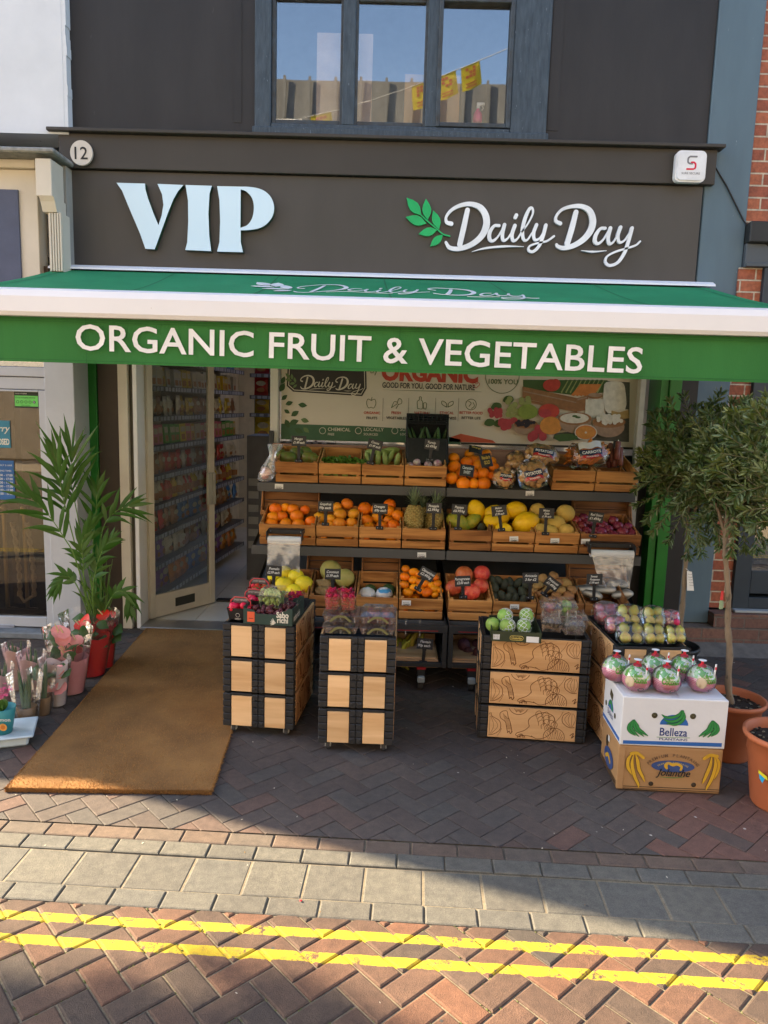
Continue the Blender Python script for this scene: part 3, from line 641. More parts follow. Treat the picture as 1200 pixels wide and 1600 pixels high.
part('printed_logo', fm, mat('print_white', (.72, .74, .74), .6), awn)
m_ = MB(); extr([(.05, .03), (.0, .038), (-.05, .022), (-.062, -.01), (-.062, -.085), (-.05, -.105), (.04, -.105), (.05, -.08)], fx0-.04, fx1+.04, AYF, zf+.0, m_)
part('front_bar', m_, awt, awn)
vz1 = zf-.106; vz0 = P(600, 581, Y=AYF-.01).z
m_ = MB(); nx = 90
for i in range(nx+1):
    x = fx0+(fx1-fx0)*i/nx
    for j in range(5):
        v = j/4; m_.v.append(Vector((x, AYF-.008+(.007*sin(x*3.1+1)+.004*sin(x*11)+.002*sin(x*29+2))*v, vz1-(vz1-vz0)*v)))
for i in range(nx):
    for j in range(4): m_.f.append((i*5+j, i*5+j+1, (i+1)*5+j+1, (i+1)*5+j)); m_.m.append(0); m_.s.append(True)
va = part('valance', m_, vgreen, awn)
m_ = MB()
for z_ in (vz1-.012, vz1-.022, vz0+.012): m_.box(fx0, fx1, AYF-.0195, AYF-.0185, z_, z_+.0015)
for x_ in (-1.58, .02, 2.0): m_.box(x_, x_+.002, AYF-.0196, AYF-.0184, vz0, vz1)
part('hem_stitching', m_, mat('stitch_green', (.016, .12, .03), .8), va)
m_ = MB(); a = P(117, 546, Y=AYF-.02); b = P(1000, 583, Y=AYF-.02); th = atan2(b.z-a.z, b.x-a.x)
hcap = P(300, 516, Y=AYF-.02).z-P(300, 556, Y=AYF-.02).z
m_.text('ORGANIC FRUIT & VEGETABLES', hcap/.70, frame((a.x, AYF-.0235, a.z), (cos(th), 0, sin(th)), (-sin(th), 0, cos(th))), e=.0012, bold=.012, w=(b-a).length, space=1.02)
part('lettering', m_, mat('lettering_white', (.80, .81, .80), .6), va)
for sx in (-1, 1):
    a = MB(); xx = 1.9*sx; e0 = Vector((xx, FY-.15, az-.09)); el = Vector((xx-sx*.75, 4.75, 2.34)); e1 = Vector((xx-sx*.1, AYF+.06, zf-.05))
    a.tube([e0, el], .025, 8); a.tube([el, e1], .02, 8); a.ball(el, .035, 10, 6); part('arm', a, awt, awn)
# ------------------------------------------------------------------ left neighbour (white shop)
nb = thing('neighbour_building', 'white painted shop building with cream fascia and door on the left', 'building', (-5.3, 5.8, 0))
wr_ = mat('white_render', (.62, .66, .70), .7, col2=(.54, .58, .62), sc=2.2, bump=.5, bsc=9, spots=(16, .745, (.25, .26, .27)))
crm = mat('cream_paint', (.60, .55, .46), .5, col2=(.52, .48, .40), sc=3, bump=.2)
gwp = mat('grey_white_paint', (.50, .51, .53), .45, col2=(.43, .44, .46), sc=3, bump=.2, bsc=30)
m_ = MB(); e1 = X(104, 100, 5.8)
m_.box(-8.1, e1-.03, 5.8, 6.1, 3.76, 9.2)
k = 40; 
for i in range(k):                             # ragged render edge
    z0 = 3.76+(9.2-3.76)*i/k*.5; z1 = 3.76+(9.2-3.76)*(i+1)/k*.5; m_.box(e1-.03, e1+rnd(-.005, .003), 5.803, 6.1, z0+.0005, z1)
m_.box(e1-.03, e1-.004, 5.803, 6.1, 6.49, 9.2); m_.box(-8.1, -7.9, 6.1, 8.8, 0, 9.2); m_.box(-7.9, -2.56, 6.1, 8.8, 9.1, 9.2); m_.box(-7.9, -2.6, 8.71, 8.8, 0, 9.09); m_.box(-2.66, -2.56, 6.1, 8.70, 2.95, 9.09)
part('wall', m_, wr_, nb)
m_ = MB(); zc = Zz(40, 240, 5.5); m_.bb(-8.15, X(88, 240, 5.5), 5.46, 5.8, zc, zc+.035, .01); part('ledge', m_, mat('lead_grey', (.16, .165, .16), .6, col2=(.3, .3, .28), sc=20, bump=.6), nb)
m_ = MB(); zt_, zm_ = zc-.002, Zz(40, 262, 5.62)
m_.bb(-8.1, X(56, 300, 5.62), 5.62, 5.8, zm_, zt_, .004); part('fascia_board', m_, crm, nb)
m_ = MB(); m_.bb(-8.1, X(58, 300, 5.66), 5.66, 5.8, Zz(40, 470, 5.66), zm_-.002, .004); part('fascia_panel', m_, crm, nb)
m_ = MB(); m_.bb(-8.0, X(29, 330, 5.64), 5.64, 5.658, Zz(20, 470, 5.64), Zz(20, 296, 5.64), .003); part('sign_board', m_, mat('slate_blue_board', (.085, .10, .16), .6), nb)
# console bracket
m_ = MB(); x0, x1 = X(55, 270, 5.5), X(80, 270, 5.5); z_a, z_b, z_c, z_d = Zz(60, 247, 5.5), Zz(60, 306, 5.5), Zz(60, 328, 5.5), Zz(80, 425, 5.6)
m_.bb(x0, x1, 5.5, 5.7, z_b, z_a, .004)
extr([(.2, z_b-.001), (.0, z_b-.001), (.02, z_b-.03), (.05, z_c), (.2, z_c)], x0+.02, x1+.01, 5.5, 0, m_)
m_.box(x0+.05, x1+.035, 5.57, 5.7, z_d, z_c-.001)
for i in range(5): m_.bb(x0+.06+i*.019, x0+.072+i*.019, 5.555, 5.569, z_d, z_c-.002, .003)
part('console_bracket', m_, crm, nb)
m_ = MB(); m_.box(x1+.0, -2.55, 5.74, 5.86, 0, zc-.004); part('render_strip', m_, mat('dull_render', (.35, .34, .31), .8, bump=.4), nb)
LY = 5.5
m_ = MB(); m_.bb(X(69, 600, LY), X(114, 560, LY), LY, 5.8, 0, 2.45, .004); part('pilaster', m_, gwp, nb)
pz = X(69, 600, LY)
m_ = MB(); m_.bb(-8.1, pz-.002, LY+.02, LY+.1, Zz(30, 588, LY), Zz(30, 573, LY), .004)
m_.bb(-8.1, pz-.002, LY+.03, LY+.1, Zz(30, 608, LY), Zz(30, 589, LY), .004); part('transom', m_, gwp, nb)
m_ = MB(); m_.box(-8.1, pz-.002, LY+.06, LY+.066, Zz(30, 572, LY), 2.45); part('fanlight', m_, glass('fanlight_glass', (.5, .6, .55), .3, dirt=.2), nb)
zz0 = Zz(30, 965, LY); zz1 = Zz(30, 612, LY); xd = X(64, 780, LY)
m_ = MB(); m_.bb(xd, pz-.002, LY+.02, LY+.09, .06, Zz(30, 609, LY), .004); m_.bb(-8.1, xd-.001, LY+.021, LY+.09, .06, zz0, .004)
m_.bb(-8.1, xd-.001, LY+.021, LY+.09, zz1, Zz(30, 609, LY), .003)
dr = part('shop_door', m_, gwp, nb)
m_ = MB(); m_.box(-8.1, xd-.0005, LY+.05, LY+.056, zz0, zz1); part('pane', m_, glass('neighbour_glass', (.7, .66, .6), .05, wav=(2, .05)), dr)
m_ = MB(); m_.bb(X(-40, 985, LY), X(22, 985, LY), LY+.012, LY+.0195, Zz(10, 993, LY), Zz(10, 977, LY), .004); m_.bb(X(-36, 985, LY), X(19, 985, LY), LY+.006, LY+.0115, Zz(10, 990, LY), Zz(10, 980, LY), .003); part('letter_plate', m_, mat('plate_metal', (.4, .4, .42), .35, metal=.6), dr)
m_ = MB(); m_.bb(-8.1, pz+.02, LY-.10, LY+.12, 0, .05, .008); part('doorstep', m_, mat('worn_step', (.24, .26, .28), .7, col2=(.14, .15, .16), sc=8, bump=.5), nb)
m_ = MB(); m_.box(-8.0, -2.6, 5.85, 5.9, 0, .1); m_.box(-8, -2.7, 8.6, 8.7, 0, 2.8); m_.box(-8, -2.7, 5.7, 8.6, 2.8, 2.9); m_.box(-8, -2.7, 5.62, 8.6, -.01, .02); m_.box(-2.72, -2.62, 5.72, 8.6, 0, 2.8)
m_.bb(-3.3, -3.22, 6.3, 6.4, 0, 2.4, .004)
part('shop_interior', m_, mat('dim_room', (.075, .05, .034), .8, col2=(.045, .034, .028), sc=2), nb)
# notices on the neighbour's door
def notice(name, label, cat, x0, y0, x1, y1, m, Y=LY+.045):
    a = P(x0, y0, Y=Y); b = P(x1, y1, Y=Y); w_, h_ = b.x-a.x, a.z-b.z; o = thing(name, label, cat, (a.x, Y, b.z))
    mb = MB(); mb.bb(0, w_, -.002, .002, 0, h_, .0008); part('card', mb, m, o, False); return o, w_, h_
blu = mat('notice_blue', (.03, .16, .28), .6)
o, w_, h_ = notice('hygiene_sticker', 'small green food rating sticker high on the white door glass', 'sticker', 22, 611, 61, 638, mat('sticker_dark', (.02, .03, .02), .5))
m_ = MB(); m_.box(.004, w_-.004, -.0035, -.0022, .012, h_*.74); part('panel', m_, mat('sticker_green', (.16, .62, .12), .5), o, False)
m_ = MB(); m_.text('FOOD HYGIENE RATING', .014, frame((.008, -.0037, h_*.58), (1, 0, 0)), e=.0006, w=w_*.82)
for i in range(5): 
    q = [(w_*(.14+i*.17)+cos(a*.52)*.011, h_*.36+sin(a*.52)*.011) for a in range(12)]
    m_.shape([q]+([[(w_*(.14+i*.17)+cos(a*.52)*.008, h_*.36+sin(a*.52)*.008) for a in range(12)]] if i < 4 else []), .0006, frame((0, -.0037, 0), (1, 0, 0)))
m_.text('VERY GOOD', .012, frame((.05, -.0037, h_*.12), (1, 0, 0)), e=.0006)
part('lettering', m_, ink, o, False)
m_ = MB(); m_.text('FOOD HYGIENE', .012, frame((.008, -.0025, h_*.83), (1, 0, 0)), e=.0006); m_.text('5', .02, frame((w_*.82-.006, -.0045, h_*.30), (1, 0, 0)), e=.0006, bold=.02); part('white_lettering', m_, chalkw, o, False)
o, w_, h_ = notice('closed_sign', 'blue sorry closed sign hanging in the white door', 'sign', -34, 656, 17, 700, mat('sign_teal', (.05, .22, .30), .6))
m_ = MB(); m_.text('Sorry', .07, frame((w_*.3, -.0025, h_*.6), (1, 0, 0)), e=.0006, shear=.3, bold=.01); m_.text("WE'RE CLOSED", .062, frame((w_-.008, -.0025, h_*.12), (1, 0, 0)), e=.0006, bold=.03, align='RIGHT', sx=.55); part('lettering', m_, mat('sign_cream', (.75, .68, .55), .6), o, False)
o, w_, h_ = notice('opening_hours_sign', 'blue opening hours notice below the closed sign', 'sign', -44, 718, 24, 781, mat('hours_blue', (.04, .13, .33), .6))
m_ = MB(); m_.text('SALT & HAIR', .018, frame((w_-.01, -.0025, h_*.86), (1, 0, 0)), e=.0006, align='RIGHT')
m_.text('OPENING TIMES', .018, frame((w_-.02, -.0025, h_*.72), (1, 0, 0)), e=.0006, align='RIGHT')
for i in range(6): m_.text('Mon Tue Wed Thu Fri Sat'.split()[i]+'   9.00 - 17.00', .024, frame((w_-.012, -.0025, h_*(.60-i*.095)), (1, 0, 0)), e=.0006, align='RIGHT', bold=.01)
part('lettering', m_, chalkw, o, False)
brass = mat('brass', (.55, .42, .18), .3, metal=.9)
for px, nm in ((43, 'right'), (12, 'left')):
    q = P(px, 940, Y=6.0); o = thing('rope_post', 'brass rope barrier post behind the door glass, the %s one' % nm, 'barrier post', (q.x, 6.0, .02))
    m_ = MB(); m_.lathe([(.001, .03), (.11, .0), (.12, .012), (.10, .025), (.02, .04), (.012, .06)], 20); part('base', m_, brass, o, False)
    m_ = MB(); m_.tube([(0, 0, .04), (0, 0, .86)], .017, 10); m_.ball((0, 0, .89), .03, 10, 6); m_.tube([(0, 0, .84), (0, 0, .865)], .03, 10); part('pole', m_, brass, o, False)
m_ = MB(); a = P(12, 800, Y=6.0); 
for s_ in (0, 1):
    pts = [Vector((a.x+.05+.12*s_+.04*sin(t*2), 6.0-.03, .80-.62*t)) for t in [i/24 for i in range(25)]]
    for ph in (0, pi): m_.tube([p+Vector((cos(i*1.1+ph)*.012, sin(i*1.1+ph)*.012, 0)) for i, p in enumerate(pts)], .011, 6)
m_.tube([(a.x+.05+.04*sin(2), 5.97, .19), (a.x+.12, 5.97, .13), (a.x+.17+.04*sin(2), 5.97, .19)], .014, 6)
solo('rope', m_, mat('cream_rope', (.55, .48, .36), .8), 'twisted cream rope looped between the brass posts', 'rope', world=True)
# ------------------------------------------------------------------ right neighbour (brick)
rb = thing('neighbour_building', 'red brick building with blue grey boarding on the right', 'building', (3.5, 5.8, 0))
def brickwall(name, c1, c2, mortar):
    if name in MATS: return MATS[name]
    m, t, b = base(name); tc = N(t, 'ShaderNodeTexCoord'); mp = N(t, 'ShaderNodeMapping'); mp.inputs['Rotation'].default_value = (pi/2, 0, 0); L(t, tc.outputs['Object'], mp.inputs[0])
    br = N(t, 'ShaderNodeTexBrick', Scale=1.0); br.inputs['Brick Width'].default_value = .225; br.inputs['Row Height'].default_value = .0866; br.inputs['Mortar Size'].default_value = .007
    br.inputs['Mortar Smooth'].default_value = .25; br.inputs['Bias'].default_value = -.1
    br.inputs['Color1'].default_value = c4(c1); br.inputs['Color2'].default_value = c4(c2); br.inputs['Mortar'].default_value = c4(mortar); L(t, mp.outputs[0], br.inputs['Vector'])
    no = N(t, 'ShaderNodeTexNoise', Scale=30, Detail=6, Roughness=.7); L(t, tc.outputs['Object'], no.inputs['Vector'])
    mx = N(t, 'ShaderNodeMix', data_type='RGBA', blend_type='MULTIPLY'); mx.inputs[0].default_value = 1; L(t, br.outputs[0], mx.inputs[6]); L(t, ramp(t, no.outputs[0], [(.3, (.6, .6, .62)), (.7, (1.2, 1.15, 1.1))]), mx.inputs[7]); L(t, mx.outputs[2], b.inputs['Base Color'])
    b.inputs['Roughness'].default_value = .85
    bp = N(t, 'ShaderNodeBump', Strength=.9, Distance=.012); bp.invert = True; L(t, br.outputs['Fac'], bp.inputs['Height']); b2 = N(t, 'ShaderNodeBump', Strength=.5, Distance=.004); L(t, no.outputs[0], b2.inputs['Height']); L(t, bp.outputs[0], b2.inputs['Normal']); L(t, b2.outputs[0], b.inputs['Normal'])
    return m
bk = brickwall('red_brick', (.36, .12, .06), (.25, .075, .045), (.50, .44, .34))
bkd = brickwall('dark_brick', (.19, .10, .075), (.14, .075, .06), (.15, .12, .10))
bluep = mat('blue_grey_paint', (.095, .15, .19), .5, col2=(.08, .125, .16), sc=1.5, stretch=(3, 1, .6), bump=.2, spots=(26, .77, (.3, .36, .4)))
bx0, bx1 = 2.275, X(1180, 180)
m_ = MB(); m_.bb(bx0, bx1, 5.86, 6.1, 3.56-.9, 9, .006); part('boarding', m_, bluep, rb)
m_ = MB(); m_.bb(2.315, X(1108, 950, 5.80), 5.80, 6.1, .18, 2.655, .006); part('boarding', m_, bluep, rb)
lx = X(1108, 950, 5.80)+.002
zk = Zz(1180, 350); zbm = Zz(1180, 383); zbp = Zz(1180, 420)
m_ = MB(); m_.box(bx1+.002, 9, 5.88, 6.1, zk, 9); m_.box(lx, X(1144, 900, 5.84), 5.84, 6.1, .30, zbp-.001); m_.box(6.2, 9, 5.84, 6.1, .3, zbp-.001)
m_.box(8.8, 9, 6.1, 11, 0, 9); m_.box(2.3, 9, 10.9, 11, 0, 9); m_.box(2.3, 8.8, 6.1, 10.9, 8.9, 9); part('brick_wall', m_, bk, rb)
m_ = MB(); m_.bb(bx1+.002, 9, 5.78, 6.1, zbm, zk-.001, .008); part('beam', m_, mat('black_beam', (.025, .028, .03), .5), rb)
m_ = MB(); m_.bb(bx1+.002, 9, 5.82, 6.1, zbp, zbm-.001, .004); m_.bb(bx1+.002, 9, 5.79, 5.815, zbp-.0, zbp+.03, .004); part('fascia_board', m_, mat('grey_blue_fascia', (.07, .085, .10), .5, col2=(.06, .075, .09), sc=2), rb)
fxx = X(1144, 900, 5.84)+.002
m_ = MB(); m_.bb(fxx, fxx+.13, 5.80, 6.0, .31, zbp-.002, .004); m_.bb(fxx+.132, 6.19, 5.81, 6.0, .31, .40, .004); m_.bb(fxx+.132, 6.19, 5.81, 6.0, .43, .62, .006); m_.bb(fxx+.132, 6.19, 5.81, 6.0, 2.4, zbp-.002, .004)
m_.bb(fxx+.132, 6.19, 5.81, 5.98, 1.15, 1.19, .004)
sw = part('shop_window', m_, mat('dark_slate_frame', (.032, .045, .058), .45, col2=(.028, .038, .05), sc=4), rb)
m_ = MB(); m_.box(fxx+.131, 6.19, 5.9, 5.906, .62, 2.4); part('pane', m_, glass('window_glass_right', (.5, .5, .5), .3), sw)
m_ = MB(); m_.bb(fxx, 6.19, 5.74, 5.81, .29, .309, .003); part('sill', m_, mat('pale_sill', (.35, .38, .4), .5), sw)
m_ = MB(); m_.box(2.40, 8.8, 8, 8.1, 0, 2.8); m_.box(fxx+.14, 8.8, 6.02, 8, .01, .03); m_.box(2.4, 8.8, 6.12, 8.0, 2.8, 2.9); m_.box(3.3, 3.9, 6.5, 6.9, .03, 1.0); part('shop_interior', m_, mat('dim_grey_room', (.13, .13, .13), .8), rb)
m_ = MB(); m_.box(2.25, 9, 5.68, 5.839, 0, .175); m_.box(lx, 9, 5.70, 5.838, .176, .285); part('plinth', m_, bkd, rb)
m_ = MB(); m_.add([(2.2, 5.50, 0), (9, 5.50, 0), (9, 5.679, .06), (2.2, 5.679, .06), (2.2, 5.679, 0), (9, 5.679, 0)], [(0, 1, 2, 3), (0, 3, 4), (1, 5, 2)]); part('mortar_fillet', m_, mat('grey_mortar', (.16, .15, .14), .9, col2=(.10, .095, .09), sc=12, bump=.9, bsc=30), rb)
# ------------------------------------------------------------------ the other side of the street (seen in reflections)
ob = thing('opposite_building', 'shop terrace with grey mansard roof across the street, seen mirrored in the upstairs window', 'building', (0, -6.5, 0))
zt2 = P(600, 112, Y=18.3).z; ze = zt2-2.6
m_ = MB(); m_.box(-16, 16, -7, -6.5, 0, ze); part('wall', m_, mat('cream_stucco', (.66, .58, .46), .9, col2=(.6, .52, .42), sc=1), ob)
m_ = MB(); m_.add([(-16, -6.5, ze), (16, -6.5, ze), (16, -7.0, zt2), (-16, -7.0, zt2)], [(3, 2, 1, 0)])
for i in range(54):
    x = -16+i*.6; m_.add([(x-.03, -6.49, ze), (x+.03, -6.49, ze), (x+.03, -6.95, zt2+.02), (x-.03, -6.95, zt2+.02), (x-.03, -6.42, ze), (x+.03, -6.42, ze), (x+.03, -6.90, zt2+.05), (x-.03, -6.90, zt2+.05)], [(4, 5, 6, 7), (0, 4, 7, 3), (1, 2, 6, 5), (2, 3, 7, 6)])
m_.box(-16, 16, -9, -7, zt2-.1, zt2); part('roof', m_, mat('grey_lead_roof', (.15, .15, .145), .6, col2=(.09, .09, .09), sc=2.5, stretch=(1, 1, .3)), ob)
for x in (-11.5, -7.6, -3.6, 2.6, 6.6, 10.6):
    m_ = MB(); m_.bb(x, x+1.3, -6.50, -6.40, ze+.35, ze+1.5, .01); w_ = part('window', m_, mat('white_window', (.75, .74, .70), .5), ob)
    m_ = MB(); m_.box(x+.12, x+.6, -6.398, -6.395, ze+.46, ze+1.38); m_.box(x+.7, x+1.18, -6.398, -6.395, ze+.46, ze+1.38); part('pane', m_, mat('dark_pane', (.04, .05, .06), .1), w_)
for i in range(8):
    x = -15+i*3.9; m_ = MB(); m_.bb(x, x+3.2, -6.52, -6.42, 0.3, 2.6, .02); part('shopfront', m_, mat('shopfront_%d' % (i % 3), [(.30, .30, .32), (.42, .36, .28), (.2, .26, .30)][i % 3], .4), ob)
m_ = MB(); q0 = P(560, 175, Y=12); q1 = P(795, 62, Y=12); bu = thing('bunting', 'yellow bunting strung over the street, mirrored in the upstairs window', 'bunting', (0, -.18, 5))
def bpnt(u): q = q0.lerp(q1, u); return Vector((q.x, 11.82-q.y-(u-.5)*.6, q.z-.5*u*(1-u)*.35))
pts = [bpnt(-1.2+i*.1) for i in range(38)]
m_.tube(pts, .006, 5); part('cord', m_, paperw, bu)
ym = mat('bunting_yellow', (.75, .62, .03), .7, trl=.4); rd = mat('bunting_red', (.5, .05, .05), .7)
for i in (4, 8, 9, 10, 12):
    u = -1.0+i*.165+.04; a = bpnt(u); b = bpnt(u+.13); d_ = Vector((.03, .02, -.34)); d2 = Vector((.05, -.02, -.31))
    m_ = MB(); m_.add([a, b, b+d2, (a+b)/2+d_*1.05, a+d_], [(0, 1, 2, 3, 4)], 0)
    a2 = a.lerp(b, .22)+d_*.12; b2 = a.lerp(b, .78)+d_*.12; off = Vector((0, .004, 0))
    for r_ in range(3):
        for c_ in range(3):
            if (r_+c_+i) % 4 == 3: continue
            p_ = a2.lerp(b2, (c_+.1)/3)+d_*(.15*r_)+off; q_ = a2.lerp(b2, (c_+.85)/3)+d_*(.15*r_)+off; m_.add([p_, q_, q_+d_*.11, p_+d_*.11], [(0, 1, 2, 3)], 1)
    for r_ in range(2): p_ = a2+d_*(.62+.13*r_)+off; q_ = b2+d_*(.62+.13*r_)+off; m_.add([p_, q_, q_+d_*.05, p_+d_*.05], [(0, 1, 2, 3)], 1)
    part('flag', m_, [ym, rd], bu)
# unseen tree added beyond the gap so its crown throws the soft foreground shadow
random.seed(21)
tr = thing('added_shade_tree', 'unseen tree added beyond the left terrace end to shade the foreground', 'tree', (-12.8, 6.0, 0))
m_ = MB(); m_.tube([(-12.8, 6.0, 0), (-12.75, 6.0, 3), (-12.8, 6.0, 6.5)], [.16, .12, .07], 10)
for k in range(7): a = k*.9; m_.tube([(-12.78, 6.0, 5+k*.2), (-12.78+cos(a)*.8, 6.0+sin(a)*.5, 6.6+k*.3)], [.05, .015], 6)
part('trunk', m_, mat('bark', (.12, .09, .06), .9, bump=.6), tr)
m_ = MB()
for (cx, cy, cz, rr) in ((-13.05, 5.92, 7.3, .6), (-13.5, 6.5, 8.1, .58), (-12.4, 6.0, 7.7, .6), (-11.7, 5.8, 7.6, .6), (-12.5, 5.9, 8.9, .5)):
    for k in range(420):
        v = Vector((random.gauss(0, 1), random.gauss(0, 1), random.gauss(0, 1))).normalized()*rr*random.random()**.4; p = Vector((cx, cy, cz))+v
        a = Vector((rnd(-1, 1), rnd(-1, 1), rnd(-1, 1))).normalized()*.09; b = a.orthogonal().normalized()*.05
        m_.add([p-a, p+b, p+a, p-b], [(0, 1, 2, 3)])
part('crown', m_, mat('tree_leaf', (.08, .14, .03), .6, trl=.4), tr)
# ------------------------------------------------------------------ banner behind the racks
random.seed(31)
BY = 5.852
bn = thing('banner', 'printed cream banner with produce picture and organic slogan covering the shop window', 'banner', (.5, BY, 1.4))
BF = frame((0, BY, 0), (1, 0, 0))
def bp_(px, py): q = P(px, py, Y=BY); return (q.x, q.z)
b0 = bp_(440, 560)[0]; b1 = bp_(990, 690)[0]; bz0 = bp_(700, 694)[1]; bz1 = 2.66
m_ = MB(); m_.box(b0, b1, BY, BY+.004, bz0, bz1); part('sheet', m_, mat('banner_cream', (.60, .52, .42), .6, col2=(.56, .48, .38), sc=1.5), bn)
def flat(pts, mi, e=.0005, smooth=0, mb=None, k=0): (mb or m_).shape([pts], e, frame((0, BY-.0004-k*.0006, 0), (1, 0, 0)), mi, smooth)
pg = mat('print_green', (.055, .12, .06), .6); ptc = mat('print_terracotta', (.55, .10, .045), .6); pdk = mat('print_dark', (.045, .038, .032), .6)
m_ = MB()
sl0 = (bp_(995, 690)[1]-bp_(440, 680)[1])/(b1-b0)
za = bp_(440, 662)[1]
flat([(b0, za), (b0+.6, za-.0), (bp_(640, 672)[0], za-.01), (bp_(720, 678)[0], bz0+.04), (bp_(720, 678)[0], bz0+.001), (b0, bz0+.001)], 0)
flat([(bp_(702, 680)[0]+.0, bz0+.05), (bp_(720, 670)[0], bz0+.085), (bp_(770, 684)[0], bz0+.04), (bp_(775, 690)[0], bz0+.02), (bp_(702, 690)[0], bz0+.02)], 1)
flat([(bp_(720, 690)[0]+.001, bz0+.001), (b1, bz0+.001), (b1, bz0+.018), (bp_(720, 690)[0]+.001, bz0+.018)], 2)
# plaque
pa = [bp_(*q) for q in ((450, 556), (572, 560), (573, 607), (566, 619), (458, 612), (448, 603))]; flat(pa, 2, k=1)
pl_ = [bp_(*q) for q in ((452.5, 558), (569.5, 562), (570.5, 606), (564.5, 616.5), (459.5, 610), (450.5, 602))]
m_.shape([pl_, [bp_(*q) for q in ((453.5, 559), (568.5, 563), (569.5, 605.5), (564, 615), (460, 608.8), (451.7, 601.5))]], .0004, frame((0, BY-.0017, 0), (1, 0, 0)), 3)
part('printed_panels', m_, [pg, ptc, pdk, mat('print_cream', (.62, .55, .44), .6)], bn)
m_ = MB()
o_ = bp_(469, 610); kx = (bp_(568, 600)[0]-o_[0])/950
def bt(x, y): return (o_[0]+(x-230)*kx, o_[1]+(330-y)*kx*.92)
script_logo(m_, bt, .0004, frame((0, BY-.0018, 0), (1, 0, 0)), 1.0, 0, 4)
part('plaque_lettering', m_, mat('print_cream', (.62, .55, .44), .6), bn)
lm = [mat('print_leaf_dark', (.05, .10, .035), .6), mat('print_leaf_light', (.13, .19, .07), .6)]
m_ = MB()
for (a, b) in LEAVES: m_.shape([leaf_poly(bt(*[a[0]-40, a[1]]), bt(*[b[0]-40, b[1]]), .22)], .0005, frame((0, BY-.0018, 0), (1, 0, 0)), 1)
for (x, y, dx, dy) in ((437, 612, 8, -14), (440, 625, 9, -8), (446, 632, 12, -4), (455, 650, 12, -8), (444, 640, 9, 6), (466, 632, 14, 2), (452, 662, 15, -5), (470, 655, 13, 4), (446, 655, 6, 14), (460, 670, 14, 6), (474, 668, 9, 8), (440, 600, 5, -12)):
    m_.shape([leaf_poly(bp_(x, y), bp_(x+dx, y+dy), .28)], .0005, frame((0, BY-.0018-.0006*rnd(0, 2), 0), (1, 0, 0)), random.randint(0, 1))
part('printed_leaves', m_, lm, bn)
m_ = MB(); T = lambda s, px, py, h, mi=0, bold=.0, w=None, al='LEFT', mb=None: (mb or m_).text(s, h/.7, frame((bp_(px, py)[0], BY-.0022, bp_(px, py)[1]), (1, 0, sl0*.0), (0, 0, 1)), e=.0006, mi=mi, bold=bold, w=w, align=al)
u_ = lambda n: n*6./FPX
T('by', 578, 583, u_(9), 2, .0); T('ORGANIC', 596, 593, u_(24), 1, .05, w=u_(145)); T('GOOD FOR YOU, GOOD FOR NATURE', 597, 605.5, u_(8), 0, .02, w=u_(139))
m_.ribbon([bp_(598, 609), bp_(690, 611.5), bp_(752, 612)], [.001, .005, .001], .0006, 2, frame((0, BY-.002, 0), (1, 0, 0)))
for px, a, b in ((581, 'ORGANIC', 'FRUITS'), (619, 'FRESH', 'VEGETABLES'), (660, 'NATURAL', 'DAIRY'), (698, 'ETHICAL', 'GOODNESS'), (736, 'BETTER FOOD', 'BETTER LIFE')):
    T(a, px, 647, u_(3.8), 1, .02, al='CENTER'); T(b, px, 655, u_(3.8), 0, .02, al='CENTER')
for px in (598, 638, 680, 716): q = bp_(px, 640); m_.box(q[0], q[0]+.002, BY-.003, BY-.002, q[1]-.09, q[1]+.09, 0)
for px, a, b in ((512, 'CHEMICAL', 'FREE'), (568, 'LOCALLY', 'SOURCED'), (625, 'SUPPORT', 'LOCAL')): T(a, px, 673, u_(5), 3, .01); T(b, px, 680, u_(3.4), 3, .01)
for px in (504, 560, 617): q = bp_(px, 673); m_.ribbon([(q[0]+cos(a)*.024, q[1]+sin(a)*.024) for a in [i*pi/6 for i in range(13)]], .004, .0006, 3, frame((0, BY-.0022, 0), (1, 0, 0)))
T('100% YOU', 786, 600, u_(7), 2, .02, al='CENTER')
q = bp_(785, 588); m_.ribbon([(q[0]+cos(a)*.13, q[1]+sin(a)*.13) for a in [i*pi/12 for i in range(25)]], .005, .0006, 2, frame((0, BY-.002, 0), (1, 0, 0)))
# line icons
IF = frame((0, BY-.0022, 0), (1, 0, 0))
def ic(px, py, strokes, mi=2):
    q = bp_(px, py)
    for s_ in strokes: m_.ribbon([(q[0]+a*u_(1), q[1]-b*u_(1)) for a, b in s_], .0045, .0006, mi, IF)
ic(580, 630, [[(0, -4), (-5, -6), (-7, 0), (-4, 7), (0, 6), (4, 7), (7, 0), (5, -6), (0, -4)], [(0, -4), (1, -9)]])
ic(619, 631, [[(-7, 6), (-3, -3), (2, -1), (-7, 6)], [(2, -3), (4, -8), (8, -6), (8, -1), (3, 1)], [(0, 7), (4, 0)]])
ic(657, 630, [[(-4, 8), (-5, -2), (-2, -5), (-2, -9), (1, -9), (1, -5), (3, -2), (3, 8), (-4, 8)], [(5, 8), (4.5, 0), (9, 0), (8.5, 8), (5, 8)]])
ic(699, 632, [[(-1, 4), (-8, 0), (-8, -5), (-2, -2), (-1, 4)], [(1, 4), (8, 0), (8, -5), (2, -2), (1, 4)]])
ic(736, 632, [[(8*cos(a*pi/6), 8*sin(a*pi/6)) for a in range(13)], [(-4, -5), (0, -2), (-3, 3)], [(3, -3), (5, 2), (1, 6)]])
ic(744, 602, [[(0, 4), (-5, -1), (-3, -4), (0, -2), (3, -4), (5, -1), (0, 4)]], 1)
part('slogan_lettering', m_, [pdk, mat('print_red', (.50, .06, .035), .6), mat('print_olive', (.10, .14, .06), .6), mat('print_cream', (.62, .55, .44), .6)], bn)
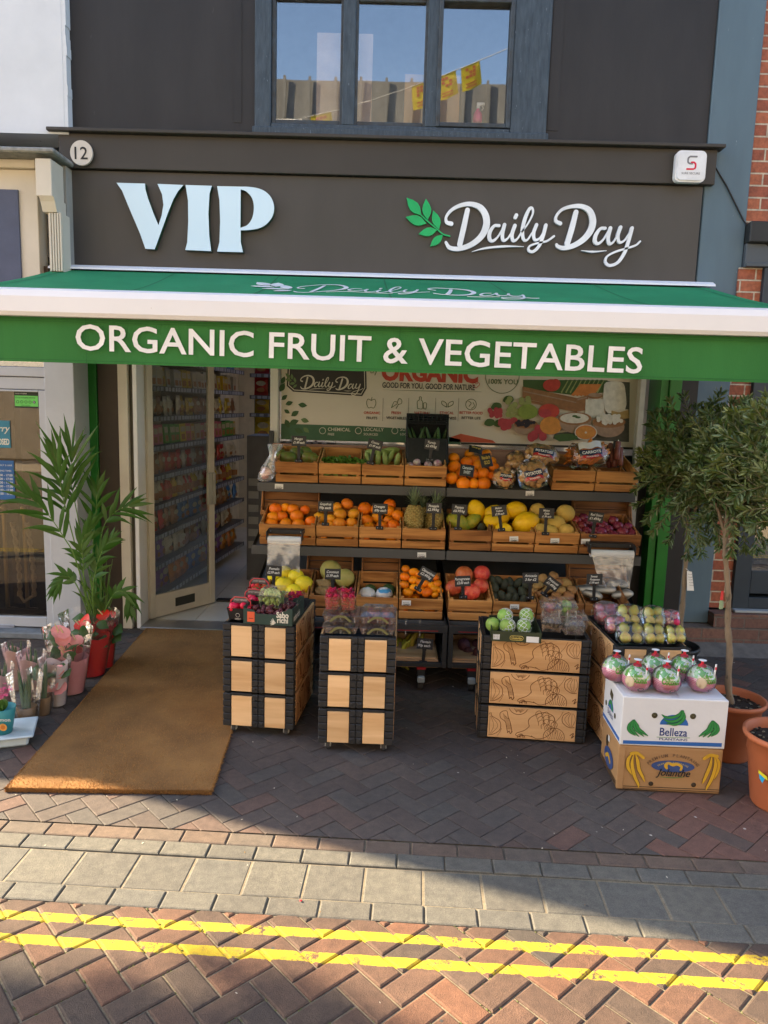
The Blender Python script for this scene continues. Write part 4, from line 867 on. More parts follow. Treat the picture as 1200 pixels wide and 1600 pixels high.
# still life: flat shapes in print
PC = {}
def pc(n, c, c2=None, sc=25): PC[n] = PC.get(n) or len(PC); return mat('print_'+n, c, .6, col2=c2 or tuple(a*.72 for a in c), sc=sc)
pm_ = [pc('wood', (.30, .14, .06)), pc('pale', (.62, .56, .47)), pc('apple_green', (.22, .28, .05)), pc('grape', (.30, .32, .11)), pc('apple_red', (.50, .06, .04)), pc('orange', (.60, .24, .05)), pc('berry', (.025, .02, .03)),
       pc('bowl', (.34, .22, .15)), pc('milk', (.66, .62, .54)), pc('leafy', (.06, .11, .03)), pc('carrot', (.60, .20, .05)), pc('cheese', (.45, .30, .12)), pc('dark_ground', (.10, .10, .08)), pc('rosy', (.42, .05, .06))]
m_ = MB(); lay = [0]
def c5(x, y): return bp_(680+x/3.75, 560+y/3.75)
def poly(n, pts, sm=0):
    lay[0] += 1; m_.shape([[c5(*p) for p in pts]], .0003, frame((0, BY-.001-lay[0]*.00025, 0), (1, 0, 0)), PC[n], sm)
def ell(n, x, y, a, b=None): poly(n, [(x+a*cos(t*pi/9), y+(b or a)*sin(t*pi/9)) for t in range(18)])
poly('dark_ground', [(990, 130), (1140, 140), (1135, 490), (690, 470), (700, 440), (1000, 400)])
poly('leafy', [(515, 125), (1010, 128), (1000, 200), (800, 215), (620, 190), (515, 170)])
for k in range(9): poly('leafy', [(720+k*26, 195), (760+k*26, 125), (772+k*26, 125), (735+k*26, 200)]); poly('grape', [(735+k*26, 198), (775+k*26, 130), (780+k*26, 132), (742+k*26, 205)])
for k in range(6): poly('carrot', [(795+k*22, 215), (850+k*20, 150), (872+k*20, 152), (812+k*23, 222)])
ell('apple_red', 680, 158, 50, 36); ell('apple_red', 705, 150, 28, 30)
poly('wood', [(510, 165), (830, 232), (895, 215), (890, 300), (835, 312), (510, 230)]); poly('bowl', [(515, 188), (825, 255), (825, 262), (515, 196)]); poly('bowl', [(832, 236), (890, 222), (888, 232), (832, 246)])
poly('wood', [(560, 245), (830, 305), (830, 316), (560, 262)])
poly('milk', [(1000, 140), (1090, 140), (1112, 190), (1110, 300), (1010, 320), (985, 250), (985, 190)], 3)
ell('milk', 932, 290, 56, 56); poly('milk', [(880, 240), (985, 240), (987, 335), (960, 348), (900, 346), (876, 330)]); ell('wood', 935, 220, 44, 17); ell('bowl', 935, 214, 40, 12)
poly('cheese', [(1030, 305), (1130, 300), (1135, 350), (1070, 360), (1030, 335)]); poly('pale', [(1030, 305), (1080, 298), (1132, 300), (1075, 316)])
for (x, y) in ((430, 235), (360, 275), (320, 370), (375, 375)): poly('leafy', [(x-35, y+15), (x-15, y-15), (x+20, y-12), (x+28, y+12), (x, y+28)], 3)
for k in range(26): x, y = 460+rnd(-45, 110)*.9, 275+rnd(-42, 72); ell('grape', x-abs(y-275)*.4, y, 17)
for k in range(14): ell('rosy', 345+rnd(-35, 35), 320+rnd(-22, 25), 14)
ell('apple_green', 540, 312, 58, 44); ell('apple_red', 663, 310, 62, 44); ell('rosy', 640, 322, 38, 26)
for k in range(8): ell('rosy', 425+rnd(-40, 45), 385+rnd(-25, 30), 22, 18)
ell('bowl', 528, 405, 72, 45); ell('wood', 528, 385, 70, 26)
for k in range(26): a = rnd(0, 6.3); r_ = random.random()**.5; ell('berry', 528+60*r_*cos(a), 381+20*r_*sin(a), 10)
for (x, y) in ((575, 450), (625, 455), (600, 415), (560, 460)): ell('rosy', x, y, 24, 28)
ell('orange', 672, 393, 64, 53); ell('bowl', 815, 378, 92, 60); ell('wood', 812, 352, 98, 38); ell('milk', 810, 350, 84, 30); ell('leafy', 812, 338, 16, 7); ell('leafy', 830, 345, 16, 6)
ell('bowl', 1010, 400, 92, 62); ell('wood', 1010, 372, 98, 34)
for k in range(40): ell('milk', 1015+rnd(-75, 75)*(.6 if k % 2 else 1), 365+rnd(-30, 15), 12)
ell('pale', 874, 432, 66, 46); ell('carrot', 874, 432, 60, 41); ell('orange', 874, 433, 52, 35); ell('pale', 874, 433, 7, 6)
poly('leafy', [(690, 450), (790, 440), (830, 470), (720, 485)], 2)
part('printed_picture', m_, pm_, bn)
# ------------------------------------------------------------------ racks
rackm = mat('rack_grey_metal', (.070, .072, .074), .42, col2=(.06, .062, .063), sc=4)
rackd = mat('rack_dark_metal', (.030, .031, .032), .5)
TIER = [(5.28, None), (5.06, None), (4.79, None)]
ycuts = [(5.28, 402, 753, 987, 771), (5.06, 393, 850, 1002, 871.5), (4.79, 400, 951, 985, 984)]
xm_ = .395
RZ = []
for (Y, xa, ya, xb, yb_) in ycuts: RZ.append((P(xa, ya, Y=Y).z+P(xb, yb_, Y=Y).z)/2)
RZ[2] = P(697, 971, Y=4.79).z
RX = [(P(402, 753, Y=5.28).x, P(987, 771, Y=5.28).x), (P(393, 850, Y=5.06).x, P(1002, 871, Y=5.06).x), (P(396, 950, Y=4.79).x, 1.74)]
RL, RR = RX[1]
SLP = .25
racks = []
for side, (a, b) in enumerate(((RL, xm_-.004), (xm_+.004, RR))):
    nm = ['left bay of the dark produce rack, beside the shop door', 'right bay of the dark produce rack, beside the green boards'][side]
    rk = thing('produce_rack', nm, 'display rack', ((a+b)/2, 5.3, 0), group='bays of the produce rack'); racks.append(rk)
    for (Yt, zt_) in zip((5.28, 5.06, 4.79), RZ):
        mb = MB(); mb.bb(a, b, Yt, Yt+.012, zt_-.065, zt_, .002); mb.bb(a, b, Yt+.0125, Yt+.022, zt_-.012, zt_-.002, .001)
        mb.add([(a+.02, Yt+.023, zt_-.02), (b-.02, Yt+.023, zt_-.02), (b-.02, 5.74, zt_-.02+(5.74-Yt)*SLP), (a+.02, 5.74, zt_-.02+(5.74-Yt)*SLP)], [(0, 1, 2, 3)])
        mb.box(a+.02, b-.02, 5.741, 5.75, zt_-.03, zt_+(5.74-Yt)*SLP)
        for xx in (a+.004, b-.012): mb.add([(xx, Yt+.024, zt_-.064), (xx, Yt+.024, zt_-.004), (xx, 5.74, zt_+(5.74-Yt)*SLP), (xx, 5.74, zt_-.1+(5.74-Yt)*SLP)], [(0, 1, 2, 3)]); mb.add([(xx+.008, Yt+.024, zt_-.064), (xx+.008, Yt+.024, zt_-.004), (xx+.008, 5.74, zt_+(5.74-Yt)*SLP), (xx+.008, 5.74, zt_-.1+(5.74-Yt)*SLP)], [(3, 2, 1, 0)])
        part('shelf', mb, rackm, rk)
    for xx in (a+.001, b-.035):
        mb = MB(); mb.bb(xx, xx+.034, 5.752, 5.79, .1, 1.62, .002); part('upright', mb, rackd, rk)
    mb = MB(); mb.box(a+.036, b-.036, 5.77, 5.775, .12, 1.4); part('back_panel', mb, rackd, rk)
    fy = 4.60; zb1 = P(697, 990, Y=fy).z; 
    mb = MB(); mb.bb(a, a+.03, fy, 5.7, .17, .205, .002); mb.bb(b-.03, b, fy, 5.7, .17, .205, .002); mb.bb(a+.031, b-.031, fy, fy+.03, .172, .2, .002)
    mb.bb(a, a+.03, fy, fy+.03, .206, zb1, .002); mb.bb(b-.03, b, fy, fy+.03, .206, zb1, .002); mb.bb(a, b, fy-.002, fy+.03, zb1+.001, zb1+.05, .002); mb.box(a+.01, b-.01, fy+.2, 5.7, .172, .18); mb.box(a+.002, b-.002, 5.7, 5.71, .172, zb1+.1)
    mb.box(a+.004, a+.01, fy+.031, 5.69, .206, zb1+.05); mb.box(b-.01, b-.004, fy+.031, 5.69, .206, zb1+.05)
    mb.bb(a+.06, b-.06, fy-.004, fy-.0025, zb1+.012, zb1+.018, .0005, mi=1)
    part('base_frame', mb, [rackd, mat('red_strip', (.3, .03, .03), .5)], rk)
    for xx in (a+.16, b-.16):
        mb = MB(); mb.tube([(xx-.016, fy+.06, .055), (xx+.016, fy+.06, .055)], .052, 16); cs = part('castor', mb, mat('wheel_grey', (.05, .05, .055), .6), rk)
        mb = MB(); mb.bb(xx-.026, xx+.026, fy+.02, fy+.09, .09, .17, .004, mi=0); mb.bb(xx-.024, xx+.024, fy-.02, fy+.015, .07, .11, .006, mi=1); mb.bb(xx-.03, xx+.03, fy+.01, fy+.1, .150, .168, .002, mi=2)
        part('bracket', mb, [rackd, mat('brake_grey', (.33, .36, .37), .4), mat('red_plate', (.4, .02, .03), .5)], cs)
pl = MB(); pb = P(460, 694, Y=5.735); pl.bb(RL+.04, RR-.1, 5.70, 5.735, P(600, 716, Y=5.73).z-.12, P(600, 697, Y=5.73).z, .002)
solo('back_plank', pl, wood('pink_wood', (.40, .22, .15), (.25, .12, .08), 0, 6), 'long pinkish wooden board running behind the top row of crates', 'board', world=True)
# tickets clipped on the rails
def ticket(px, py, Y, w_=.055, h_=.04, lab=''):
    q = P(px, py, Y=Y-.006); mb = MB(); M = frame((q.x, q.y, q.z), (1, 0, 0)) @ Matrix.Rotation(rnd(-.06, .06), 4, 'Z')
    mb.add([(-w_/2, -h_/2, 0), (w_/2, -h_/2, 0), (w_/2, h_/2, 0.001), (-w_/2, h_/2, .001)], [(0, 1, 2, 3)], 0, False, M); mb.add([(-w_/2, -h_/2, -.001), (w_/2, -h_/2, -.001), (w_/2, h_/2, -.001), (-w_/2, h_/2, -.001)], [(3, 2, 1, 0)], 0, False, M)
    mb.text('PRODUCE', .009, M @ Matrix.Translation((-w_*.4, -.002, .0018)), e=.0005, mi=1); mb.text('1234567', .014, M @ Matrix.Translation((-w_*.42, -.016, .0018)), e=.0005, mi=1, bold=.04)
    o = solo('shelf_ticket', mb, [paperw, ink], lab, 'ticket', (q.x, q.y, q.z), world=True)
for px, py, Y, lb in ((436, 760, 5.28, 'small white ticket on the top shelf rail under the mangoes'), (828, 771, 5.28, 'small white ticket on the top shelf rail under the potato sacks'), (659, 867, 5.06, 'small white ticket on the middle rail under the pineapple crate'),
        (803, 842, 5.04, 'white ticket on the yellow melon crate'), (867, 845, 5.04, 'white ticket on the galia melon crate'), (915, 846, 5.04, 'white ticket on the red onion crate'), (635, 942, 4.78, 'white ticket hanging on the clementine crate'), (804, 948, 4.78, 'white ticket on the avocado crate')):
    ticket(px, py, Y, .06, .035, lb)
# ------------------------------------------------------------------ crates
cw = [wood('stained_pine', (.56, .27, .085), (.26, .10, .028), 0, 7, .5, 10), ]
cwd = [wood('dark_stained_pine', (.34, .15, .05), (.13, .05, .018), 0, 7, .5, 10)]
def crate_mb(w, d=.39, h=.155):
    mb = MB(); t = .011
    for (y0, y1) in ((0, t), (d-t, d)):
        mb.bb(-w/2, w/2, y0, y1, .004, .058, .002); mb.bb(-w/2, w/2, y0, y1, .074, h, .002)
    for sx in (-1, 1):
        x0, x1 = (-w/2+.001, -w/2+t) if sx < 0 else (w/2-t, w/2-.001)
        mb.bb(x0, x1, t+.001, d-t-.001, .004, .06, .002); mb.bb(x0, x1, t+.001, d-t-.001, .076, h-.002, .002)
        for yy in (t+.001, d-t-.021): mb.bb(x0+(t+.0005 if sx < 0 else -.02), x1+(.02 if sx < 0 else -t-.0005), yy, yy+.02, .006, h+.004, .001)
    for k in range(4): y = t+.002+k*(d-2*t-.004)/4; mb.bb(-w/2+t+.001, w/2-t-.001, y+.002, y+(d-2*t-.004)/4-.004, .0, .008, .001)
    return mb
TILT = math.atan(SLP)
CR = {}
def crate(key, pxa, pxb, ti, label, mset=cw, z=None, Y=None, tilt=TILT, h=.155, d=.39):
    Yt = (5.28, 5.06, 4.79)[ti] if Y is None else Y; zt_ = RZ[ti] if z is None else z
    pyt = (757, 857, 962)[ti]
    a = P(pxa, pyt, Y=Yt).x; b = P(pxb, pyt, Y=Yt).x
    o = solo('wooden_crate', crate_mb(b-a-.008, d, h), mset, label, 'crate', ((a+b)/2, Yt+.024, zt_+.001), rot=(tilt, 0, 0), group='wooden crates on the produce rack')
    CR[key] = (Yt+.02, zt_, (a+b)/2, b-a, h); return o
T1 = [('mango', 429, 497, 'wooden crate of mangoes at the left end of the top shelf'), ('celery', 497, 564, 'wooden crate of green celery on the top shelf'), ('marrow', 564, 631, 'wooden crate of pale green marrows on the top shelf'), ('turnip', 631, 698, 'wooden crate of turnips in front of the black crate'),
      ('carrot', 862, 930, 'wooden crate under the carrot bag on the top shelf'), ('beet', 930, 998, 'wooden crate of dark sausages behind the olive leaves, right end of the top shelf')]
T2 = [('orangeA', 404, 493, 'wooden crate of oranges at the left end of the middle shelf'), ('grapefruit', 493, 560, 'wooden crate of grapefruit on the middle shelf'), ('orangeC', 560, 627, 'wooden crate of oranges beside the pineapples'), ('pine', 627, 696, 'wooden crate holding pineapples'),
      ('papaya', 701, 768, 'wooden crate of papayas on the middle shelf'), ('melon', 768, 835, 'wooden crate of yellow melons on the middle shelf'), ('galia', 835, 905, 'wooden crate of round galia melons'), ('onion', 905, 1001, 'wooden crate of red onions at the right end of the middle shelf')]
T3 = [('pomelo', 412, 482, 'wooden crate of yellow pomelos behind the left crate stack'), ('squash', 482, 555, 'wooden crate of squash on the lower shelf'), ('wrap', 555, 622, 'wooden crate of wrapped green squash on the lower shelf'), ('clem', 622, 692, 'wooden crate of clementines on the lower shelf'),
      ('pom', 699, 769, 'wooden crate of pomegranates on the lower shelf'), ('avo', 769, 838, 'wooden crate of dark avocados'), ('pot', 838, 912, 'wooden crate of brown potatoes on the lower shelf'), ('bags', 912, 985, 'wooden crate of striped bags at the right end of the lower shelf')]
for ti, TT in enumerate((T1, T2, T3)):
    for k, a, b, lb in TT: crate(k, a, b, ti, lb, cwd if (ti > 0 and k in ('papaya', 'onion', 'bags', 'pot', 'squash', 'pomelo')) else cw)
# raised crates standing behind on two shelves
for px0, px1, ti, lb in ((410, 500, 1, 'empty wooden crate propped up behind the oranges at the left end'), (895, 985, 1, 'empty wooden crate propped up behind the red onions'), (565, 625, 2, 'empty wooden crate standing on edge behind the wrapped squash'), (480, 552, 2, 'wooden crate standing on edge behind the squash'), (885, 975, 2, 'empty wooden crate standing on edge behind the striped bags')):
    Y = 5.52 if ti == 1 else 5.30; a = P(px0, 790 if ti == 1 else 900, Y=Y).x; b = P(px1, 790 if ti == 1 else 900, Y=Y).x
    solo('wooden_crate', crate_mb(b-a, .28, .10), cwd, lb, 'crate', ((a+b)/2, Y, RZ[ti]+(Y-(5.06 if ti == 1 else 4.79))*SLP+.01), rot=(radians(68), 0, 0), group='spare crates standing on edge')
# ------------------------------------------------------------------ produce
def dimp(p): q = p.copy(); r = hypot(q.x, q.y); q.z *= .96; q.z -= .10*math.exp(-(r/.22)**2)*(1 if q.z > 0 else .5)*(1 if q.z > 0 else -1); return q
def fruit(name, col, col2, r=(1, 1, 1), fn=dimp, rough=.42, bump=.25, bsc=60, inst_=.5, sc=3, nu=16, nv=10, coat=0, spots=None, extra=None, stemcol=None, sub=.0):
    """prototype mesh of unit size"""
    mb = MB(); mb.ball((0, 0, 0), r, nu, nv, fn=fn); ms = [mat(name, col, rough, col2=col2, sc=sc, bump=bump, bsc=bsc, inst=inst_, coat=coat, spots=spots or (22, .70, tuple(c*.55 for c in col)), spec=.3)]
    if stemcol: mb.lathe([(.07, r[2]*.86), (.09, r[2]*.90), (.05, r[2]*.93), (.0, r[2]*.95)], 6, mi=1); ms.append(mat(name+'_stem', stemcol, .8))
    return mb.mesh(name, ms)
NAV = fruit('orange', (.86, .24, .004), (.76, .17, .004), stemcol=(.12, .16, .03))
GRF = fruit('grapefruit', (.84, .34, .015), (.82, .22, .02), (1, 1, .93), stemcol=(.2, .2, .05))
CLM = fruit('clementine', (.88, .27, .003), (.80, .19, .003), (1, 1, .84), stemcol=(.1, .18, .03))
POM = fruit('pomelo', (.82, .66, .02), (.70, .58, .03), (1, 1, 1.02), inst_=.3, stemcol=(.3, .3, .1))
MEL = fruit('yellow_melon', (.88, .55, .008), (.78, .44, .008), (1.32, 1, 1), fn=lambda p: Vector((p.x, p.y*(1-.12*p.x*p.x), p.z*(1-.12*p.x*p.x)+.015*sin(9*atan2(p.z, p.y)))), bump=.5, bsc=12, inst_=.2)
GAL = fruit('galia_melon', (.66, .38, .06), (.52, .38, .10), inst_=.2, bump=.7, bsc=50, rough=.6, sc=30, stemcol=(.3, .28, .12))
ONI = fruit('red_onion', (.15, .012, .03), (.28, .045, .07), (1, 1, .88), fn=lambda p: Vector((p.x, p.y, p.z+(.28*math.exp(-((hypot(p.x, p.y))/.16)**2) if p.z > 0 else 0))), rough=.25, bump=.1, sc=4, coat=.2)
PMG = fruit('pomegranate', (.70, .20, .07), (.52, .05, .02), (1, 1, .95), inst_=.6, rough=.35, sc=2)
AVO = fruit('avocado', (.028, .032, .02), (.05, .055, .03), (.85, .85, 1.2), fn=lambda p: Vector((p.x*(1-.22*p.z), p.y*(1-.22*p.z), p.z)), rough=.5, bump=.7, bsc=30)
POT = fruit('potato', (.40, .22, .08), (.30, .15, .05), (1.25, .95, .85), fn=lambda p: p*(1+.06*sin(p.x*4+p.y*3)), rough=.65, bump=.4, sc=6)
MNG = fruit('mango', (.10, .20, .035), (.16, .10, .03), (1.3, .85, .95), fn=lambda p: Vector((p.x, p.y, p.z+.12*p.x*p.x)), rough=.35, bump=.1, sc=1.2, inst_=.3)
SQU = fruit('squash', (.30, .30, .07), (.42, .34, .10), (1.05, 1, .95), fn=lambda p: p*(1+.03*sin(8*atan2(p.y, p.x))), rough=.5, sc=3, inst_=.2)
PAP = fruit('papaya', (.16, .26, .03), (.50, .36, .03), (1.55, .95, .95), fn=lambda p: Vector((p.x, p.y*(1-.15*p.x), p.z*(1-.15*p.x))), rough=.4, sc=1.2, inst_=.2)
TUR = fruit('turnip', (.62, .56, .50), (.34, .08, .20), (1.05, 1, .85), rough=.5, sc=1.4, inst_=.3)
DSQ = fruit('dark_squash', (.03, .06, .02), (.05, .09, .03), (1, 1, .9), rough=.35, sc=3)
cnt = {}
def put(me, name, p, r, label, cat, group, rot=None, sc=(1, 1, 1)):
    o = bpy.data.objects.new(name, me); COL.objects.link(o); o.location = p; o.scale = (r*sc[0], r*sc[1], r*sc[2])
    o.rotation_euler = rot or (rnd(-.5, .5), rnd(-.5, .5), rnd(0, 6.28)); return tag(o, label, cat, group)
def heap(me, name, key, pts, scale, ox, oy, rpx, label, cat, group, slope=.62, rise=.10, rot=None, rz=None):
    """fruit lying on the sloping heap of one crate, given where the photo shows each"""
    Yc, zc, xc, w_, h = CR[key]
    for q in pts:
        x, y = q[0], q[1]; r_ = (q[2] if len(q) > 2 else rpx)/scale
        p = PS(ox+x/scale, oy+y/scale, Yc+.06, zc+rise, slope); dep = (p-Vector((0, 0, CH))).dot(FW); R = r_*dep/FPX
        rr = rot if rot is not None else None
        if len(q) > 3: rr = (rnd(-.2, .2), q[3], rnd(-.3, .3))
        put(me, name, p, R, label, cat, group, rr)
    # filling under the visible layer
def filler(key, me, name, r, label, cat, group, n=7, depth=.10):
    Yc, zc, xc, w_, h = CR[key]
    for k in range(n):
        fx = -w_/2+.04+((k*.37) % 1)*(w_-.08); fyy = .05+((k*.61) % 1)*.27
        put(me, name, (xc+fx, Yc+fyy, zc+fyy*SLP+r+.012), r, label, cat, group)
g_ = 'oranges in the left end crate'; l_ = 'orange in the heap at the left end of the middle shelf'
heap(NAV, 'orange', 'orangeA', [(95, 277), (122, 182), (105, 236), (187, 277), (163, 228, 36), (232, 185, 38), (255, 227, 44), (265, 282, 42), (345, 262, 40), (305, 188, 32), (185, 172, 30)], 4, 400, 750, 41, l_, 'orange', g_); filler('orangeA', NAV, 'orange', .038, l_, 'orange', g_)
g_ = 'grapefruit in the crate'; l_ = 'pinkish orange grapefruit in the second crate of the middle shelf'
heap(GRF, 'grapefruit', 'grapefruit', [(397, 235, 38), (570, 150, 40), (505, 168, 32), (525, 215, 42), (610, 212, 38), (520, 274, 44), (598, 268, 38), (462, 245, 36), (418, 288, 32), (455, 290, 34)], 4, 400, 750, 38, l_, 'grapefruit', g_); filler('grapefruit', GRF, 'grapefruit', .036, l_, 'grapefruit', g_)
g_ = 'oranges beside the pineapples'; l_ = 'large orange in the crate beside the pineapples'
heap(NAV, 'orange', 'orangeC', [(680, 180, 44), (835, 155, 40), (832, 195, 38), (692, 255, 40), (705, 300, 40), (757, 235, 36), (785, 292, 38), (888, 225, 42), (858, 288, 42), (825, 252, 30), (745, 185, 34)], 4, 400, 750, 40, l_, 'orange', g_); filler('orangeC', NAV, 'orange', .038, l_, 'orange', g_)
g_ = 'clementines in the crate'; l_ = 'small clementine in the heap at the right of the lower left shelf'
heap(CLM, 'clementine', 'clem', [(935, 555, 27), (985, 575, 32), (930, 605, 32), (927, 655, 32), (982, 625, 30), (985, 672, 29), (948, 702, 35), (1052, 650, 30), (1092, 655, 25), (1132, 650, 30), (1068, 702, 36), (1115, 680, 30), (1120, 716, 24), (1015, 588, 28), (1030, 690, 28), (1022, 640, 26), (1150, 690, 22), (1085, 610, 28), (1120, 610, 25)], 4, 400, 750, 30, l_, 'clementine', g_, slope=.8); filler('clem', CLM, 'clementine', .03, l_, 'clementine', g_, 12)
g_ = 'pomelos behind the left crate stack'; l_ = 'yellow pomelo behind the left crate stack'
heap(POM, 'pomelo', 'pomelo', [(180, 580, 46), (250, 606, 52), (175, 662, 60), (297, 655, 62), (235, 700, 55), (110, 600, 40)], 4, 400, 750, 50, l_, 'pomelo', g_, slope=.6, rise=.12)
heap(SQU, 'squash', 'squash', [(468, 567, 68), (555, 613, 62)], 4, 400, 750, 60, 'round mottled green yellow squash in the lower left crate', 'squash', 'round squash in the crate', slope=.6, rise=.12)
GIN = fruit('ginger', (.38, .27, .12), (.28, .19, .08), (1.2, .8, .8), fn=lambda p: p*(1+.22*sin(p.x*5+1)*cos(p.y*6)+.15*sin(p.z*7)), rough=.8, bump=.6, bsc=30)
heap(GIN, 'celeriac', 'squash', [(425, 650, 42), (440, 700, 40), (545, 702, 42), (400, 690, 34), (490, 705, 34)], 4, 400, 750, 40, 'knobbly pale root in front of the round squash', 'root', 'knobbly roots in the squash crate', slope=.5, rise=.10)
heap(DSQ, 'dark_squash', 'wrap', [(715, 685, 40), (830, 685, 42)], 4, 400, 750, 38, 'dark green squash behind the plastic wrapped ones', 'squash', 'dark squash in the crate', slope=.45, rise=.07)
wrapm = glass('white_wrap', (.9, .95, 1), .15, .2, wav=(60, .8), dirt=.75)
for (x, y, lb) in ((693, 712, 'squash under white printed wrap, left in its crate'), (800, 712, 'squash under blue printed wrap, right in its crate')):
    p = PS(400+x/4, 750+y/4, CR['wrap'][0]+.06, CR['wrap'][1]+.09, .4); o = thing('wrapped_squash', lb, 'squash', p, rnd(-.3, .3))
    mb = MB(); mb.ball((0, 0, 0), (.054, .045, .038), 16, 10); part('squash', mb, mat('pale_squash', (.45, .48, .40), .5), o, False)
    mb = MB(); mb.ball((0, 0, .001), (.060, .051, .045), 18, 11, fn=lambda p: p*(1+.05*sin(p.x*11+p.z*7)+.05*sin(p.y*13))); part('wrap', mb, [wrapm], o, False)
    mb = MB(); mb.lathe([(.03, .040), (.045, .032), (.052, .018)], 14, mi=0); part('printed_band', mb, mat('band_'+('blue' if x > 750 else 'white'), (.08, .32, .6) if x > 750 else (.6, .6, .58), .4), o, False)
heap(PAP, 'papaya', 'papaya', [(100, 250, 52, .5), (180, 240, 40, -.6)], 3.75, 690, 750, 45, 'green and yellow papaya in its dark crate', 'papaya', 'papayas in the crate', slope=.5, rise=.12)
heap(AVO, 'avocado', 'papaya', [(235, 282, 30), (262, 262, 26)], 3.75, 690, 750, 30, 'dark avocado lying beside the papayas', 'avocado', 'avocados beside the papayas', slope=.5, rise=.11)
heap(MEL, 'yellow_melon', 'melon', [(205, 178, 52, 1.1), (325, 207, 60, .3), (432, 178, 54, -.1), (493, 252, 64, -.45), (360, 292, 42, 0), (300, 245, 45, .4)], 3.75, 690, 750, 50, 'bright yellow melon in the middle shelf heap', 'melon', 'yellow melons in the heap', slope=.62, rise=.14)
heap(GAL, 'galia_melon', 'galia', [(560, 178, 46), (725, 197, 56), (670, 262, 57), (728, 302, 50), (582, 292, 42), (640, 305, 45), (610, 215, 48)], 3.75, 690, 750, 50, 'round orange netted melon beside the red onions', 'melon', 'round melons in the heap', slope=.62, rise=.14)
heap(ONI, 'red_onion', 'onion', [(1005, 240), (935, 310, 36), (1060, 310, 38), (1120, 320, 35), (975, 292), (905, 300), (850, 302), (820, 270), (1092, 278), (1000, 322), (945, 268), (880, 328), (1035, 272), (795, 300), (790, 240), (830, 225), (860, 250), (1020, 335), (1100, 345), (910, 250), (800, 330), (840, 335), (960, 335), (1065, 345)], 3.75, 690, 750, 32, 'red onion in the heap at the right end of the middle shelf', 'onion', 'red onions in the crate', slope=.5, rise=.12); filler('onion', ONI, 'red_onion', .034, 'red onion in the heap at the right end of the middle shelf', 'onion', 'red onions in the crate', 12)
heap(PMG, 'pomegranate', 'pom', [(132, 552, 52), (235, 547, 50), (72, 630, 52), (230, 620, 48), (175, 657, 54), (130, 605, 45)], 3.75, 690, 750, 50, 'pinkish red pomegranate on the lower right shelf', 'pomegranate', 'pomegranates in the crate', slope=.75, rise=.12)
for me_ in (PMG,):
    pass
heap(AVO, 'avocado', 'avo', [(310, 632, 32), (370, 610, 30), (410, 655, 34), (355, 682, 34), (450, 602, 30), (475, 660, 34), (430, 692, 30), (300, 590, 28), (335, 590, 28), (400, 600, 28), (495, 620, 30), (480, 700, 30), (390, 690, 30), (310, 690, 30)], 3.75, 690, 750, 32, 'dark skinned avocado in its crate on the lower right shelf', 'avocado', 'avocados in the crate', slope=.55, rise=.11)
heap(POT, 'potato', 'pot', [(592, 577, 30), (655, 562, 30), (565, 620, 28), (585, 672, 28), (640, 700, 24), (668, 676, 26), (727, 605, 32), (740, 682, 34), (765, 645, 28), (620, 645, 26), (700, 650, 28), (690, 600, 26), (540, 650, 24), (620, 610, 26), (600, 705, 26), (700, 700, 26)], 3.75, 690, 750, 30, 'golden brown potato in the lower right crate', 'potato', 'potatoes in the crate', slope=.7, rise=.12)
heap(MNG, 'mango', 'mango', [(185, 583, 42, 0), (315, 582, 38, .1), (240, 555, 34, .3), (150, 560, 30), (290, 545, 30), (345, 590, 26)], 3.75, 400, 560, 40, 'large green mango at the left end of the top shelf', 'mango', 'mangoes in the crate', slope=.45, rise=.12)
heap(TUR, 'turnip', 'turnip', [(940, 612, 32), (985, 602, 28), (1063, 618, 30), (1010, 625, 26), (1090, 605, 24), (900, 625, 22)], 3.75, 400, 560, 30, 'white and purple turnip in front of the black crate', 'turnip', 'turnips in the crate', slope=.4, rise=.125)
# pale marrows
MRW = fruit('marrow', (.34, .42, .14), (.22, .30, .07), (.42, .42, 1.15), fn=lambda p: p*(1+.03*sin(6*atan2(p.y, p.x))), rough=.45, sc=2, nu=14, nv=12, inst_=.3, stemcol=(.2, .26, .08))
for (x, y, r_, a) in ((715, 588, 42, .05), (757, 592, 40, -.15), (828, 596, 40, .25), (650, 590, 38, -.1), (790, 575, 38, .35), (680, 570, 36, .1)):
    heap(MRW, 'marrow', 'marrow', [(x, y, r_, a)], 3.75, 400, 560, 40, 'upright pale green marrow on the top shelf', 'marrow', 'upright marrows in the crate', slope=.35, rise=.13)
for (x, y, a) in ((790, 540, 1.45), (735, 550, 1.65), (690, 548, 1.5)): heap(MRW, 'marrow', 'marrow', [(x, y, 48, a)], 3.75, 400, 560, 44, 'pale green marrow lying behind the upright ones', 'marrow', 'lying marrows in the crate', slope=.35, rise=.15)
# celery bunches
def celery_mesh():
    mb = MB()
    for k in range(12):
        x = rnd(-.03, .03); y0 = rnd(-.015, .015); pts = [(x*.5, y0, 0), (x, y0+rnd(-.01, .01), .05), (x*1.4+rnd(-.01, .01), y0+rnd(-.01, .01), .10)]; mb.tube(pts, [.006, .0065, .004], 6, 0)
        for q in range(7):
            c = Vector(pts[-1])+Vector((rnd(-.022, .022), rnd(-.02, .02), rnd(-.015, .03))); a = Vector((rnd(-1, 1), rnd(-1, 1), rnd(-.3, 1))).normalized()*.018; b = a.cross(Vector((rnd(-1, 1), rnd(-1, 1), rnd(-1, 1)))).normalized()*.012
            mb.add([c-a, c+b, c+a, c-b], [(0, 1, 2, 3)], 1)
    return mb.mesh('celery', [mat('celery_stalk', (.30, .42, .10), .4), mat('celery_leaf', (.10, .22, .03), .5, trl=.3)])
ce = [celery_mesh() for _ in range(3)]
Yc, zc, xc, w_, h = CR['celery']
